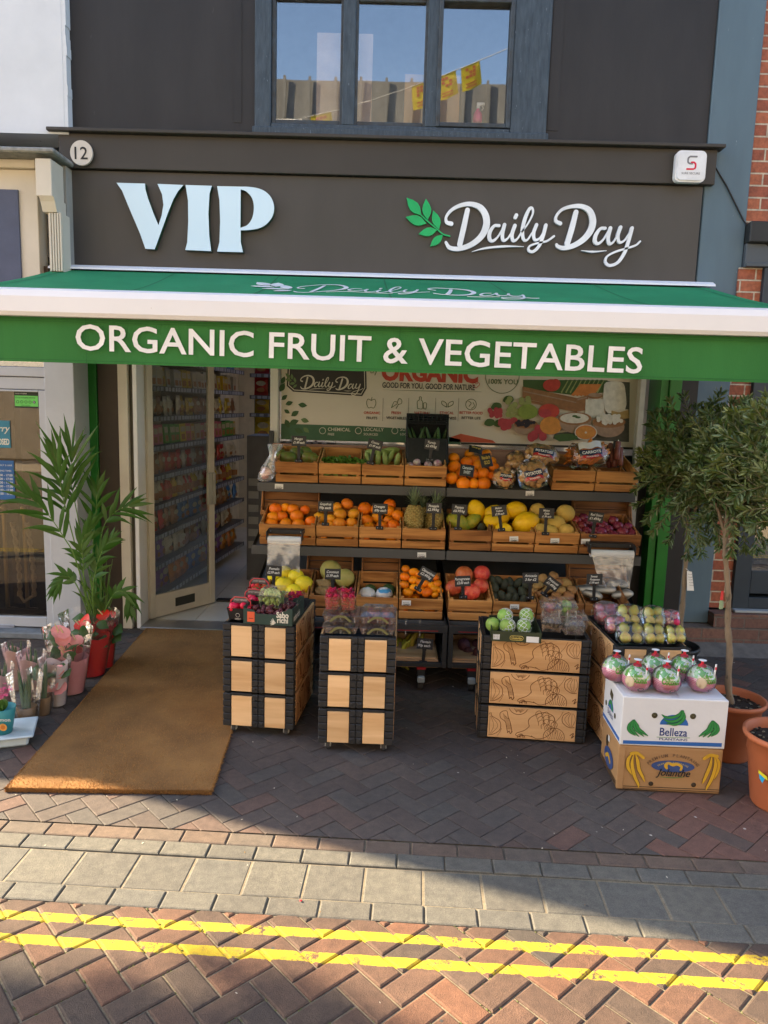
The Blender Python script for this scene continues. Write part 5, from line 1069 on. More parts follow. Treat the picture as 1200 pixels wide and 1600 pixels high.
for k in range(7):
    o = put(ce[k % 3], 'celery', (xc-w_/2+.04+k*(w_-.08)/6, Yc+.05+.05*(k % 2), zc+.06), 1, 'green leafy celery bunch in the second crate of the top shelf', 'celery', 'celery bunches in the crate', (rnd(.0, .5), rnd(-.7, .7), 0))
# black plastic crate tipped up with cucumbers
a = P(634, 700, Y=5.45); b = P(701, 700, Y=5.45); wB = b.x-a.x; zB = RZ[0]+.16; hB = P(668, 646, Y=5.66).z-zB
bc = thing('plastic_crate', 'black plastic crate tipped up on the top shelf with cucumbers inside', 'crate', ((a.x+b.x)/2, 5.42, zB), rot=(radians(-20), 0, 0))
mb = MB(); H_ = hB/cos(radians(20))
mb.box(-wB/2, wB/2, .14, .148, 0, H_); mb.bb(-wB/2, -wB/2+.012, 0, .139, 0, H_, .002); mb.bb(wB/2-.012, wB/2, 0, .139, 0, H_, .002); mb.bb(-wB/2+.013, wB/2-.013, 0, .139, H_-.012, H_, .002); mb.bb(-wB/2+.013, wB/2-.013, 0, .139, 0, .012, .002)
mb.bb(-wB/2+.013, wB/2-.013, -.004, .006, 0, H_*.5, .002)
for k in range(9): x = -wB/2+.02+k*(wB-.04)/8; mb.box(x-.003, x+.003, -.002, .003, H_*.80, H_-.013)
for k in range(5): z = H_*.8+k*(H_*.19)/4; mb.box(-wB/2+.013, wB/2-.013, -.0015, .0025, z-.003, z+.003)
part('shell', mb, black_pl, bc, False)
CUC = fruit('cucumber', (.02, .055, .015), (.04, .09, .025), (.2, .2, 1.25), fn=lambda p: Vector((p.x, p.y, p.z))*(1+.02*sin(9*p.z)), rough=.35, bump=.5, bsc=25, nu=12, nv=14)
Mb = bc.matrix_basis
for k in range(8):
    lp = Vector((-wB/2+.035+k*(wB-.07)/7, .035+.03*(k % 2), H_*.52)); R = Matrix.Rotation(radians(-20), 4, 'X'); wp = Vector(bc.location)+(R @ lp)
    put(CUC, 'cucumber', wp, .075, 'dark green cucumber standing in the tipped black crate', 'cucumber', 'cucumbers in the black crate', (radians(-20), rnd(-.12, .12), rnd(0, 6)))
# pineapples
def pineapple():
    body = MB()
    def f(p): return p
    n1, n2 = 13, 15; vs = []; R_ = lambda u: .062*math.sin(pi*(.14+.76*u))**.55
    prof = [(R_(i/24), .155*i/24) for i in range(25)]
    body.lathe([(.001, 0)]+prof+[(.001, .156)], 26, mi=0)
    for i in range(n2):
        u = (i+.5)/n2
        for j in range(n1):
            a = 2*pi*(j+.5*(i % 2))/n1; r_ = R_(u); c = Vector((r_*cos(a), r_*sin(a), .155*u)); nrm = Vector((cos(a), sin(a), 0)); tx = Vector((-sin(a), cos(a), 0)); s1 = r_*pi/n1*.95; s2 = .0062
            body.add([c-tx*s1+nrm*.001, c-Vector((0, 0, s2))+nrm*.001, c+tx*s1+nrm*.001, c+Vector((0, 0, s2))+nrm*.001, c+nrm*.008+Vector((0, 0, .001))], [(0, 1, 4), (1, 2, 4), (2, 3, 4), (3, 0, 4)], 1 if (i+j) % 4 else 0)
            if (i+j) % 2 == 0: body.tube([c+nrm*.007, c+nrm*.011+Vector((0, 0, .006))], [.0012, .0003], 4, 2)
    lf = MB()
    for k in range(46):
        a = k*2.4; t = k/46; L_ = .055+.085*t*(1.15-t*.4); e = 1.25*(1-t)+.15; d0 = Vector((cos(a), sin(a), 0)); w_ = .007
        pts = []
        for q in range(6):
            s_ = q/5; out = .010+L_*s_*sin(e)*(.75+.35*s_); up_ = .155+.012*t+L_*s_*cos(e*(.8+.3*s_)); pts.append(d0*out+Vector((0, 0, up_)))
        sd = Vector((-sin(a), cos(a), 0))
        for q in range(5):
            w0 = w_*(1-(q/5)**1.6); w1 = w_*(1-((q+1)/5)**1.6); lf.add([pts[q]-sd*w0, pts[q]+sd*w0, pts[q+1]+sd*w1, pts[q+1]-sd*w1], [(0, 1, 2, 3)], 0, True)
    return body, lf
bo, lf = pineapple()
pn = thing('pineapple', 'pineapple with spiky crown standing left in its crate', 'pineapple', P(646, 829, Y=5.20)-Vector((0, 0, .0)))
part('body', bo, [mat('pineapple_skin', (.36, .24, .07), .6, col2=(.20, .16, .05), sc=20), mat('pineapple_eye', (.50, .38, .14), .6, col2=(.24, .20, .06), sc=30), mat('pineapple_spine', (.15, .10, .04), .7)], pn, False)
part('leaf_crown', lf, mat('pineapple_leaf', (.10, .15, .07), .5, col2=(.20, .24, .14), sc=20), pn, False)
pn.scale = (1.05, 1.05, 1.18)
inst(pn, P(676, 830, Y=5.24), 'pineapple standing right in its crate behind the price card', None, (.06, .08, 1), (1, 1, 1.12))
inst(pn, P(661, 826, Y=5.36), 'pineapple at the back between the two front ones', None, (-.06, -.05, 2), (1, 1, 1.05))
# oranges in nets, potato and carrot sacks
g_ = 'oranges lying on the top shelf'; l_ = 'loose or netted orange piled between the turnips and the potato sacks'
CR['net'] = (5.30, RZ[0], 0, .3, .1)
heap(NAV, 'orange', 'net', [(110, 635, 40), (98, 702, 38), (165, 735, 42), (285, 735, 42), (280, 677, 40), (225, 735, 34), (345, 640, 32), (185, 610, 38), (235, 602, 36), (110, 585, 34), (330, 605, 30), (255, 630, 38), (150, 675, 36), (220, 680, 36), (300, 560, 30), (200, 560, 30), (335, 690, 28)], 3.75, 680, 560, 38, l_, 'orange', g_, slope=.75, rise=.045)
netm = glass('black_orange_net', (.75, .35, .25), .1, .4, dirt=.1)
labm = [mat('black_label', (.02, .02, .022), .4), mat('label_gold', (.5, .36, .08), .5), mat('label_pale', (.45, .52, .55), .5)]
def labelcard(name, lab, cat, px, py, Y, w_, h_, rot, txt, mats, lines=2):
    q = P(px, py, Y=Y); o = thing(name, lab, cat, q, rot=rot); F = frame((0, 0, 0), (1, 0, 0))
    mb = MB(); n_ = 8
    vs = [Vector((-w_/2+w_*i/n_, h_/2*s_, -.012*((i/n_-.5)*2)**2+.002*sin(i*2.1+s_))) for i in range(n_+1) for s_ in (-1, 1)]
    mb.add(vs, [(2*i, 2*i+2, 2*i+3, 2*i+1) for i in range(n_)], 0, True, F); mb.add([v-Vector((0, 0, .002)) for v in vs], [(2*i+1, 2*i+3, 2*i+2, 2*i) for i in range(n_)], 0, True, F)
    part('card', mb, mats[0], o, False)
    mb = MB(); 
    for i, t in enumerate(txt): mb.text(t, h_*.36, F @ Matrix.Translation((0, h_*(.08-.38*i), .0045)), e=.0006, align='CENTER', bold=.03, w=w_*(.72 if i == 0 else .5))
    part('lettering', mb, mats[1], o, False); return o
labelcard('net_label', 'black and pale label on the front orange net', 'label', 730, 735, 5.28, .10, .085, (-.3, .1, 0), ['Clementine', 'SWEET'], [labm[0], labm[2]])
labelcard('net_label', 'black label with gold writing on the orange net at the back', 'label', 760, 719, 5.36, .085, .10, (-.35, -.2, .1), ['Mandarin', 'GOLD'], [labm[0], labm[1]])
labelcard('net_label', 'black crumpled label on top of the orange nets', 'label', 744, 702, 5.42, .10, .06, (-.6, .2, .1), ['Orange'], [labm[0], labm[1]])
def sack(px, py, Y, w_, h_, d_, label, kind, rot, txt, n=40, name='potato_sack', cat='sack'):
    q = P(px, py, Y=Y); o = thing(name, label, cat, q, rot=rot)
    mb = MB()
    for k in range(n):
        a = rnd(0, 6.28); r_ = random.random()**.6; x = .84*w_/2*r_*cos(a); z = .82*h_/2*r_*sin(a); y = (-.62 if k % 3 else .3)*d_*.5*(1-r_*r_*.7)**.5
        if kind == 'potato': mb.ball((x, y, z), (rnd(.020, .028), rnd(.018, .024), rnd(.017, .023)), 10, 7)
        else:
            t = rnd(-.5, .5)+.5; e = Vector((cos(t), 0, sin(t)))*.06; c = Vector((x*.8, y, z*.8)); mb.tube([c-e, c-e*.5, c+e*.3, c+e, c+e*1.15], [.006, .011, .013, .011, .002], 8)
    part('potatoes' if kind == 'potato' else 'carrots', mb, mat('washed_potato', (.52, .30, .12), .5, col2=(.42, .22, .08), sc=8) if kind == 'potato' else mat('carrot_skin', (.62, .20, .03), .5, col2=(.52, .15, .02), sc=20), o, False)
    mb = MB(); nu, nv = 22, 14
    def bag(p): s_ = 1+.05*sin(p.x*9+p.z*5)+.04*sin(p.z*13+p.y*8); e = .72; return Vector((math.copysign(abs(p.x)**e, p.x), p.y, math.copysign(abs(p.z)**e, p.z)))*s_
    mb.ball((0, 0, 0), (w_/2, d_/2, h_/2), nu, nv, fn=bag); part('film', mb, film, o, False)
    if txt:
        F = frame((0, -d_/2-.007, 0), (1, 0, 0)); mb = MB()
        def band(z0, z1, mi, k=0):
            n_ = 10; vs = [Vector((w_*.30*(i/n_*2-1), z, -.018*(i/n_*2-1)**2+.0015*k)) for i in range(n_+1) for z in (z0+.006*sin(i), z1+.006*sin(i))]; mb.add(vs, [(2*i, 2*i+2, 2*i+3, 2*i+1) for i in range(n_)], mi, True, F)
        band(-h_*.10, h_*.12, 0); band(-h_*.22, -h_*.105, 1)
        if kind != 'potato': band(.17*h_, h_*.42, 2)
        mb.text(txt, h_*.15, F @ Matrix.Translation((0, -h_*.04, .003)), e=.0006, mi=3, align='CENTER', bold=.03, w=w_*.5)
        mb.text('WASHED', h_*.08, F @ Matrix.Translation((0, -h_*.19, .003)), e=.0006, mi=3, align='CENTER', bold=.02, w=w_*.35)
        part('printed_label', mb, [mat('sack_navy', (.02, .025, .06), .5), mat('sack_red', (.5, .03, .03), .5), mat('sack_white', (.6, .6, .6), .5), chalkw], o, False)
    return o
sack(788, 747, 5.32, .165, .15, .10, 'flat clear sack of potatoes with red label, left in the potato pile', 'potato', (-.35, .1, .05), 'POTATOES')
sack(832, 742, 5.27, .22, .21, .12, 'clear sack of potatoes with black and red label hanging over the shelf front', 'potato', (-.25, -.25, 0), 'POTATOES', 54)
sack(846, 712, 5.42, .25, .17, .13, 'upper clear sack of potatoes lying on the pile', 'potato', (-.5, .15, 0), 'POTATOES', 54)
sack(806, 722, 5.46, .15, .16, .12, 'rear clear sack of potatoes beside the orange nets', 'potato', (-.4, 0, 0), None, 22)
sack(921, 711, 5.42, .27, .19, .13, 'large clear bag of carrots with purple label on its crate', 'carrot', (-.35, -.15, 0), 'CARROTS', 40, 'carrot_bag', 'bag')
sack(897, 712, 5.50, .10, .19, .12, 'narrow bag of carrots left behind the large carrot bag', 'carrot', (-.35, .1, 0), None, 18, 'carrot_bag', 'bag')
for k, (x, y) in enumerate(((1000, 560), (1030, 550), (1068, 540), (1010, 590), (1050, 585), (1085, 575))):
    p = P(680+x/3.75, 560+y/3.75, Y=5.52-.03*(k % 3)); mb = MB(); mb.tube([(0, 0, -.07), (0, 0, -.065), (0, 0, 0), (.004, 0, .065), (.004, 0, .072)], [.008, .019, .02, .019, .006], 12); mb.tube([(.004, 0, .072), (.004, 0, .082)], .004, 5, 1)
    solo('salami', mb, [mat('salami_skin', (.13, .03, .025), .4, col2=(.22, .08, .06), sc=30, inst=.5), paperw], 'dark red sausage at the right end of the top shelf', 'sausage', p, rot=(-.35, rnd(-.25, .3), 0), group='sausages in the end crate')
# hanging bag of pink onions at the left end
o = thing('produce_bag', 'twisted clear plastic bag of pink vegetables at the left end of the top shelf', 'bag', P(416, 745, Y=5.30))
mb = MB(); 
for k in range(9): mb.ball((rnd(-.03, .03), rnd(-.02, .02), rnd(-.01, .06)), rnd(.020, .028), 10, 7)
part('vegetables', mb, mat('pink_veg', (.55, .12, .10), .4, col2=(.6, .4, .3), sc=9), o, False)
mb = MB(); mb.lathe([(.02, -.035), (.055, -.02), (.062, .02), (.05, .07), (.032, .12), (.022, .16), (.04, .20), (.055, .235)], 22, fn=lambda p, a: Vector((p.x*(1+.14*sin(a*5+p.z*40))+p.z*.28, p.y*(1+.15*cos(a*4+p.z*30)), p.z))); part('bag_film', mb, milkfilm, o, False)
# striped bags on the lower right
stripe = mat('striped_bag', (.50, .48, .42), .45, col2=(.02, .02, .02), sc=9, stretch=(.35, 1, 3.2), detail=1, inst=.3)
for (x, y, lb) in ((835, 640, 'left'), (880, 670, 'front'), (960, 640, 'middle'), (1030, 610, 'back right'), (1060, 670, 'right')):
    p = PS(690+x/3.75, 750+y/3.75, CR['bags'][0]+.06, CR['bags'][1]+.10, .5); mb = MB()
    mb.ball((0, 0, 0), (.075, .05, .032), 18, 10, fn=lambda q: Vector((math.copysign(abs(q.x)**.7, q.x), q.y, q.z*(1+.15*sin(q.x*7)+.1*sin(q.y*9)))))
    solo('striped_bag', mb, stripe, 'crinkled black and white striped bag, %s one at the lower shelf end' % lb, 'bag', p, rot=(rnd(-.3, .1), rnd(-.3, .3), rnd(-.6, .6)), group='striped bags')
# bins in the base of the racks
binw = wood('pale_ply', (.50, .32, .18), (.38, .22, .11), 0, 6, .6, 8)
for k, (pa_, pb_, lb) in enumerate(((608, 684, 'pale wooden bin of plantains in the base of the rack'), (701, 768, 'pale wooden bin of dark beetroot in the base of the rack'))):
    fy = 4.64; a = P(pa_, 1050, Y=fy).x; b = P(pb_, 1050, Y=fy).x
    if k == 0: a = b-.60
    else: b = a+.60
    z0, z1 = .207, P(640, 1042, Y=fy).z
    mb = MB(); mb.bb(a, b, fy, fy+.015, z0, z1, .002); mb.bb(a, b, fy+.4, fy+.415, z0, z1+.1, .002); mb.bb(a, a+.012, fy+.016, fy+.399, z0, z1+.03, .002); mb.bb(b-.012, b, fy+.016, fy+.399, z0, z1+.03, .002); mb.box(a+.013, b-.013, fy+.016, fy+.399, z0, z0+.01)
    solo('wooden_bin', mb, binw, lb, 'bin', ((a+b)/2, fy, z0), world=True)
    if k == 0:
        BAN = MB(); BAN.tube([(-.09, 0, .02), (-.06, 0, 0), (0, 0, -.012), (.06, 0, 0), (.09, 0, .022), (.105, 0, .04)], [.008, .018, .021, .019, .010, .005], 8); bme = BAN.mesh('plantain', mat('plantain_skin', (.42, .33, .03), .5, col2=(.20, .20, .02), sc=4, inst=.7))
        for q in range(26):
            put(bme, 'plantain', (rnd(a+.06, b-.05), fy+.06+rnd(0, .3), z1-.01+rnd(0, .09)), 1.0, 'yellow green plantain in the low wooden bin', 'plantain', 'plantains in the bin', (rnd(-.3, .6), rnd(-.3, .3)+(pi/2 if q % 3 else .4), rnd(-.5, .5)))
    else:
        BT = fruit('beetroot', (.06, .015, .02), (.12, .04, .04), (1, 1, 1.1), rough=.55, bump=.5)
        for q in range(26): put(BT, 'beetroot', (rnd(a+.05, b-.05), fy+.05+rnd(0, .3), z1-.01+rnd(0, .11)), rnd(.035, .045), 'dark beetroot in the low wooden bin', 'beetroot', 'beetroots in the bin')
# ------------------------------------------------------------------ price cards
board = mat('price_slate', (.035, .035, .036), .5, col2=(.028, .028, .03), sc=30)
def price(px, py, Y, lines, lab, tilt=0, w_=.105, h_=.072, stem=28, yaw=0):
    q = P(px, py, Y=Y); o = thing('price_card', lab, 'price card', q, rot=(0, 0, yaw), group='price cards clipped to the crates')
    F = frame((0, 0, 0), (1, 0, 0)) @ Matrix.Rotation(tilt, 4, 'Z')
    mb = MB(); mb.bb(-w_/2, w_/2, -h_/2, h_/2, -.0015, .0015, .001, M=F); part('slate', mb, board, o, False)
    mb = MB(); k = len(lines)
    for i, t in enumerate(lines): mb.text(t, h_*(.34 if k == 2 else .27), F @ Matrix.Translation((rnd(-.004, .004)-.001, h_*((.10-.36*i) if k == 2 else (.18-.29*i)), .0022)), e=.0005, align='CENTER', shear=.25, bold=.015, sx=.92 if len(t) < 9 else .75)
    part('handwriting', mb, chalkw, o, False)
    s_ = stem*5/FPX
    mb = MB(); mb.bb(-.013, .013, -h_/2-.012, -h_/2+.018, -.008, -.0018, .002, M=F); mb.bb(-.011, .011, -h_/2-s_, -h_/2-.010, -.006, -.002, .002, M=F); mb.bb(-.026, .026, -h_/2-s_-.022, -h_/2-s_, -.006, .012, .003, M=F)
    for sx in (-.014, .014): mb.ball((sx, -h_/2-s_-.008, .013), .0035, 8, 5, 1, M=F)
    part('clip', mb, [black_pl, steel], o, False)
for a in (
 (467, 689, 5.27, ['Mango', '£1.49 each'], 'price card for mango on the top shelf', 0, 22), (586, 695, 5.27, ['Cousa', '£1.49 each'], 'tilted price card above the marrows', -.22, 20), (675, 695, 5.27, ['Turnip', '£2.49/kg'], 'grey price card in front of the black crate', -.1, 14),
 (509, 791, 5.05, ['Grapefruit', '99p each'], 'price card for grapefruit', 0, 18), (594, 795, 5.05, ['Oranges', '69p each'], 'price card for oranges beside the pineapples', 0, 20), (678, 794, 5.05, ['Pineapple', '£2.99/kg'], 'price card in front of the right pineapple', 0, 22),
 (718, 796, 5.05, ['Papaya', '£6.99/kg'], 'price card for papaya', -.04, 20), (780, 798, 5.05, ['Melon', 'Yellow', '£2.99 each'], 'tilted price card in front of the yellow melons', .16, 20), (854, 802, 5.05, ['Melon', 'Galia', '£1.99 each'], 'price card for galia melon', 0, 22), (931, 808, 5.05, ['Red Onion', '£1.49/kg'], 'price card for red onion', -.1, 20),
 (428, 892, 4.78, ['Pomelo', '£2.99 each'], 'price card for pomelo behind the strawberries', -.03, 16), (520, 897, 4.78, ['Coconut', '£1.99 each'], 'price card in front of the round squash', 0, 20), (667, 897, 4.78, ['Clementines', '£2.49/kg'], 'tilted price card on the clementines', -.5, 16),
 (723, 908, 4.78, ['Pomegranate', '£2.00 each'], 'price card for pomegranate', .08, 14), (829, 903, 4.78, ['Avocado', '3 for £2'], 'price card for avocado', .03, 20), (863, 912, 4.86, ['Potatoes', '£1.49/kg'], 'steeply tilted price card on the potatoes', -.6, 10), (929, 905, 4.78, ['Sweet', 'Potatoes', '£1.99 each'], 'price card at the right end of the lower shelf', .04, 20),
 (664, 1006, 4.63, ['Plantain', '90p each'], 'price card on the plantain bin', -.06, 18)):
    price(a[0], a[1], a[2], a[3], a[4], a[5], stem=a[6])
# bag roll dispensers
for (xa, xb, yb0, Y, side, yend, m2) in ((419, 475, 829, 5.0, 'left', 889, milkfilm), (917, 988, 850, 5.0, 'right', 913, milkfilm)):
    a = P(xa, yb0, Y=Y); b = P(xb, yb0, Y=Y); o = thing('bag_dispenser', 'black bracket with roll of clear bags, %s end of the middle shelf' % side, 'bag roll', ((a.x+b.x)/2, Y, a.z))
    mb = MB(); mb.bb(a.x, b.x, Y-.02, Y+.05, a.z-.018, a.z+.014, .003); mb.bb(a.x, a.x+.008, Y-.09, Y-.021, a.z-.05, a.z+.01, .002); mb.bb(b.x-.008, b.x, Y-.09, Y-.021, a.z-.05, a.z+.01, .002)
    if side == 'right': mb.bb(b.x+.001, b.x+.012, Y-.02, Y+.12, a.z-.13, a.z+.01, .003)
    for xx in (a.x+.02, b.x-.02): mb.ball((xx, Y-.021, a.z), .004, 8, 5, 1)
    part('bracket', mb, [black_pl, steel], o)
    zr = a.z-.05
    mb = MB(); mb.tube([(a.x+.010, Y-.065, zr), (b.x-.010, Y-.065, zr)], .027, 20, 0); mb.tube([(a.x+.0085, Y-.065, zr), (a.x+.0098, Y-.065, zr)], .012, 10, 1); part('roll', mb, [mat('white_film_roll', (.62, .64, .66), .25, coat=.3), card], o)
    mb = MB(); ze = P(xa, yend, Y=Y-.1).z; n1, n2 = 18, 14; wf_ = (b.x-a.x)
    vs = []
    for i in range(n2+1):
        v = i/n2
        for j in range(n1+1):
            u = j/n1; x = a.x+.014+(wf_-.028)*(u*(1-.28*v*(side == 'right')) + (.22*v if side == 'right' else -.0*v)); z = zr-.01+(ze-zr)*v*(1+.06*sin(u*7)); y = Y-.093-.02*sin(v*2.5)+.012*sin(u*11+v*5)*v+.006*sin(u*25-v*13)*v
            vs.append((x, y, z))
    mb.add(vs, [(i*(n1+1)+j, i*(n1+1)+j+1, (i+1)*(n1+1)+j+1, (i+1)*(n1+1)+j) for i in range(n2) for j in range(n1)], 0, True); part('hanging_bag', mb, m2, o)
# ------------------------------------------------------------------ crate stacks in front
random.seed(41)
pine = wood('pale_pine_panel', (.80, .52, .27), (.62, .36, .16), 0, 5, .5, 9, inst=.6)
pine2 = wood('engraved_pine', (.60, .34, .15), (.46, .23, .085), 0, 5, .5, 7, inst=.15)
pineY = wood('engraved_pine_side', (.64, .38, .18), (.50, .27, .11), 1, 5, .5, 7, inst=.15)
etch = mat('burnt_engraving', (.13, .05, .018), .8, col2=(.17, .07, .026), sc=40)
frm = mat('crate_black_plastic', (.030, .029, .029), .5, col2=(.022, .021, .021), sc=10, bump=.3, bsc=200)
def veg_print(mb, M, w, h, mi=0):
    """engraved vegetables across a w x h board (local xy, origin lower left)"""
    def C(pts, lw=.0022):
        lw *= 1.45
        q = [(a, b) for a, b in pts]; ok = [p for p in q]
        seg = []
        for p in cr(q, 5) if len(q) > 2 else [Vector(p) for p in q]:
            if .004 < p.x < w-.004 and .004 < p.y < h-.004: seg.append((p.x, p.y))
            else:
                if len(seg) > 2: mb.ribbon(seg[::2]+([seg[-1]] if len(seg) % 2 == 0 else []), lw, .0007, mi, M, cap=False, nn=2)
                seg = []
        if len(seg) > 2: mb.ribbon(seg, lw, .0007, mi, M, cap=False, nn=1)
    k = h/.17
    def arti(cx, cy, s):                        # artichoke: stalk to the lower left, scales to the upper right
        C([(cx-.085*s, cy-.035*s), (cx-.05*s, cy-.02*s), (cx-.03*s, cy-.0*s)]); C([(cx-.078*s, cy-.052*s), (cx-.045*s, cy-.045*s), (cx-.01*s, cy-.05*s)]); C([(cx-.085*s, cy-.035*s), (cx-.09*s, cy-.045*s), (cx-.078*s, cy-.052*s)])
        C([(cx-.03*s, cy), (cx-.035*s, cy+.03*s), (cx-.01*s, cy+.055*s), (cx+.03*s, cy+.07*s), (cx+.07*s, cy+.06*s), (cx+.085*s, cy+.03*s), (cx+.08*s, cy-.01*s), (cx+.05*s, cy-.045*s), (cx+.01*s, cy-.058*s), (cx-.02*s, cy-.045*s)])
        for r_, n_ in ((.018, 2), (.036, 3), (.053, 4), (.066, 5)):
            for j in range(n_):
                a = -1.0+2.6*(j+.5)/n_; x = cx+.02*s+r_*s*cos(a+.4)*.95; y = cy+.003*s+r_*s*sin(a+.4)*.9
                C([(x-.012*s, y-.012*s), (x-.013*s, y+.006*s), (x+.002*s, y+.016*s), (x+.014*s, y+.004*s), (x+.010*s, y-.012*s)], .0017); C([(x-.003*s, y-.008*s), (x, y+.008*s)], .0011)
    def aub(cx, cy, s):
        C([(cx-.02*s, cy+.06*s), (cx-.035*s, cy+.045*s), (cx-.03*s, cy+.02*s), (cx-.005*s, cy-.0*s), (cx+.005*s, cy-.04*s), (cx+.012*s, cy-.06*s)]); C([(cx-.02*s, cy+.06*s), (cx, cy+.06*s), (cx+.008*s, cy+.03*s), (cx+.02*s, cy-.0*s), (cx+.03*s, cy-.04*s), (cx+.03*s, cy-.055*s)])
        for j in range(5): C([(cx-.02*s+.005*j*s, cy+.05*s-.006*j*s), (cx-.008*s+.006*j*s, cy+.01*s), (cx+.01*s+.004*j*s, cy-.04*s)], .001)
        C([(cx+.008*s, cy-.06*s), (cx+.018*s, cy-.05*s), (cx+.024*s, cy-.064*s), (cx+.034*s, cy-.05*s)], .003); C([(cx+.02*s, cy-.06*s), (cx+.024*s, cy-.085*s)], .003)
    def cab(cx, cy, s):
        C([(cx+.055*s*cos(a*pi/8), cy+.05*s*sin(a*pi/8)) for a in range(17)])
        for j in range(9):
            a = j*pi/9+.1; C([(cx+.01*s*cos(a), cy-.04*s+.01*s*sin(a)), (cx+.03*s*cos(a)+.004, cy-.02*s+.04*s*sin(a)*.6), (cx+.047*s*cos(a), cy+.044*s*sin(a))], .0014)
            for r_ in (.5, .75): C([(cx+.05*s*r_*cos(a), cy-.02*s*(1-r_)+.046*s*r_*sin(a)), (cx+.05*s*r_*cos(a+.2)*1.1, cy+.05*s*r_*sin(a+.2)*1.1)], .0011)
    def onion(cx, cy, s):
        C([(cx-.0*s, cy+.055*s), (cx-.008*s, cy+.04*s), (cx-.04*s, cy+.02*s), (cx-.043*s, cy-.015*s), (cx-.015*s, cy-.038*s), (cx+.015*s, cy-.038*s), (cx+.043*s, cy-.015*s), (cx+.04*s, cy+.02*s), (cx+.008*s, cy+.04*s), (cx+.004*s, cy+.055*s)])
        for j in (-.6, -.3, 0, .3, .6): C([(cx+.01*s*j, cy+.04*s), (cx+.055*s*j, cy), (cx+.012*s*j, cy-.037*s)], .0013)
        for j in range(5): C([(cx-.008*s+.004*s*j, cy-.038*s), (cx-.014*s+.007*s*j, cy-.05*s)], .001)
    def dill(cx, cy, s):
        C([(cx-.03*s, cy-.04*s), (cx, cy), (cx+.02*s, cy+.045*s)], .0012)
        for j in range(6): t = j/6; x, y = cx-.025*s+.045*s*t, cy-.035*s+.075*s*t; C([(x, y), (x-.018*s, y+.008*s)], .001); C([(x, y), (x+.016*s, y-.006*s)], .001)
    aub(w*.21, h*.52, k); arti(w*.55, h*.42, k*1.15); cab(w*.76, h*.12, k); onion(w*.95, h*.72, k*1.1); dill(w*.82, h*.80, k*.8); cab(w*.34, h*1.05, k*.9); onion(w*.02, h*.38, k*1.3); dill(w*.13, h*.12, k*.7); aub(w*.40, h*-.1, k*.7)
    C([(w*.36, h*.02), (w*.38, h*.12), (w*.42, h*.10), (w*.43, h*.0)], .003); C([(w*.94, h*.2), (w*.98, h*.28), (w*.96, h*.12), (w*.99, h*.2)], .003)
def tiercrate(kind):
    """one folding crate, 0.40 x 0.60 x 0.198; origin centre bottom. kind 'narrow': the 0.4 m side faces -y"""
    o = {}; Hh = .198
    sx, sy = (.40, .60)
    b = MB(); b.bb(-sx/2+.012, sx/2-.012, -sy/2+.012, sy/2-.012, .004, .03, .004)
    for (x0, x1, y0, y1) in ((-sx/2+.012, sx/2-.012, -sy/2+.012, -sy/2+.022), (-sx/2+.012, sx/2-.012, sy/2-.022, sy/2-.012), (-sx/2+.012, -sx/2+.022, -sy/2+.023, sy/2-.023), (sx/2-.022, sx/2-.012, -sy/2+.023, sy/2-.023)): b.box(x0, x1, y0, y1, .031, Hh-.004)
    def ribs(x0, x1, y0, y1):
        n = 5; p = (Hh-.006)/n
        for k in range(n): b.bb(x0, x1, y0, y1, .003+k*p+.0015, .003+(k+1)*p-.0015, .004)
    for s_ in (-1, 1):
        yy = (-sy/2, -sy/2+.0115) if s_ < 0 else (sy/2-.0115, sy/2)
        ribs(-sx/2, -sx/2+.046, *yy); ribs(sx/2-.046, sx/2, *yy); ribs(-.034, -.001, *yy); ribs(.001, .034, *yy)
        b.bb(-sx/2+.047, -.035, yy[0]+.004, yy[1], Hh-.014, Hh, .002); b.bb(.035, sx/2-.047, yy[0]+.004, yy[1], Hh-.014, Hh, .002)
        xx = (-sx/2, -sx/2+.0115) if s_ < 0 else (sx/2-.0115, sx/2)
        n = 5; p = (Hh-.006)/n
        for k in range(n):
            b.bb(xx[0], xx[1], -sy/2+.0125, -sy/2+.055, .003+k*p+.0015, .003+(k+1)*p-.0015, .004); b.bb(xx[0], xx[1], sy/2-.055, sy/2-.0125, .003+k*p+.0015, .003+(k+1)*p-.0015, .004)
        for q in (-.022, .022):
            for zq in (.028, .165): b.lathe([(.0075, 0), (.0075, .003), (.005, .004), (.001, .004)], 8, M=Matrix.Translation((q, s_*(sy/2), zq)) @ Matrix.Rotation(radians(90*s_*-1), 4, 'X'))
    t = thing('display_crate', 'x', 'crate', (0, 0, 0)); part('frame', b, frm, t, False)
    for s_ in (-1, 1):
        for (x0, x1) in ((-sx/2+.049, -.037), (.037, sx/2-.049)):
            m = MB(); y0 = -sy/2+.001 if s_ < 0 else sy/2-.011; m.bb(x0, x1, y0, y0+.010, .010, Hh-.016, .0012); part('end_panel', m, pine, t, False)
        m = MB(); x0 = -sx/2-.001 if s_ < 0 else sx/2-.010; m.bb(x0, x0+.011, -sy/2+.058, sy/2-.058, .010, Hh-.008, .0012)
        sp_ = part('side_panel', m, pineY, t, False)
        M = frame((-sx/2-.0012, sy/2-.058, .010), (0, -1, 0)) if s_ < 0 else frame((sx/2+.0012, -sy/2+.058, .010), (0, 1, 0))
        q = MB(); veg_print(q, M, sy-.116, Hh-.018); part('engraving', q, etch, sp_, False)
    return t
proto = tiercrate('a')
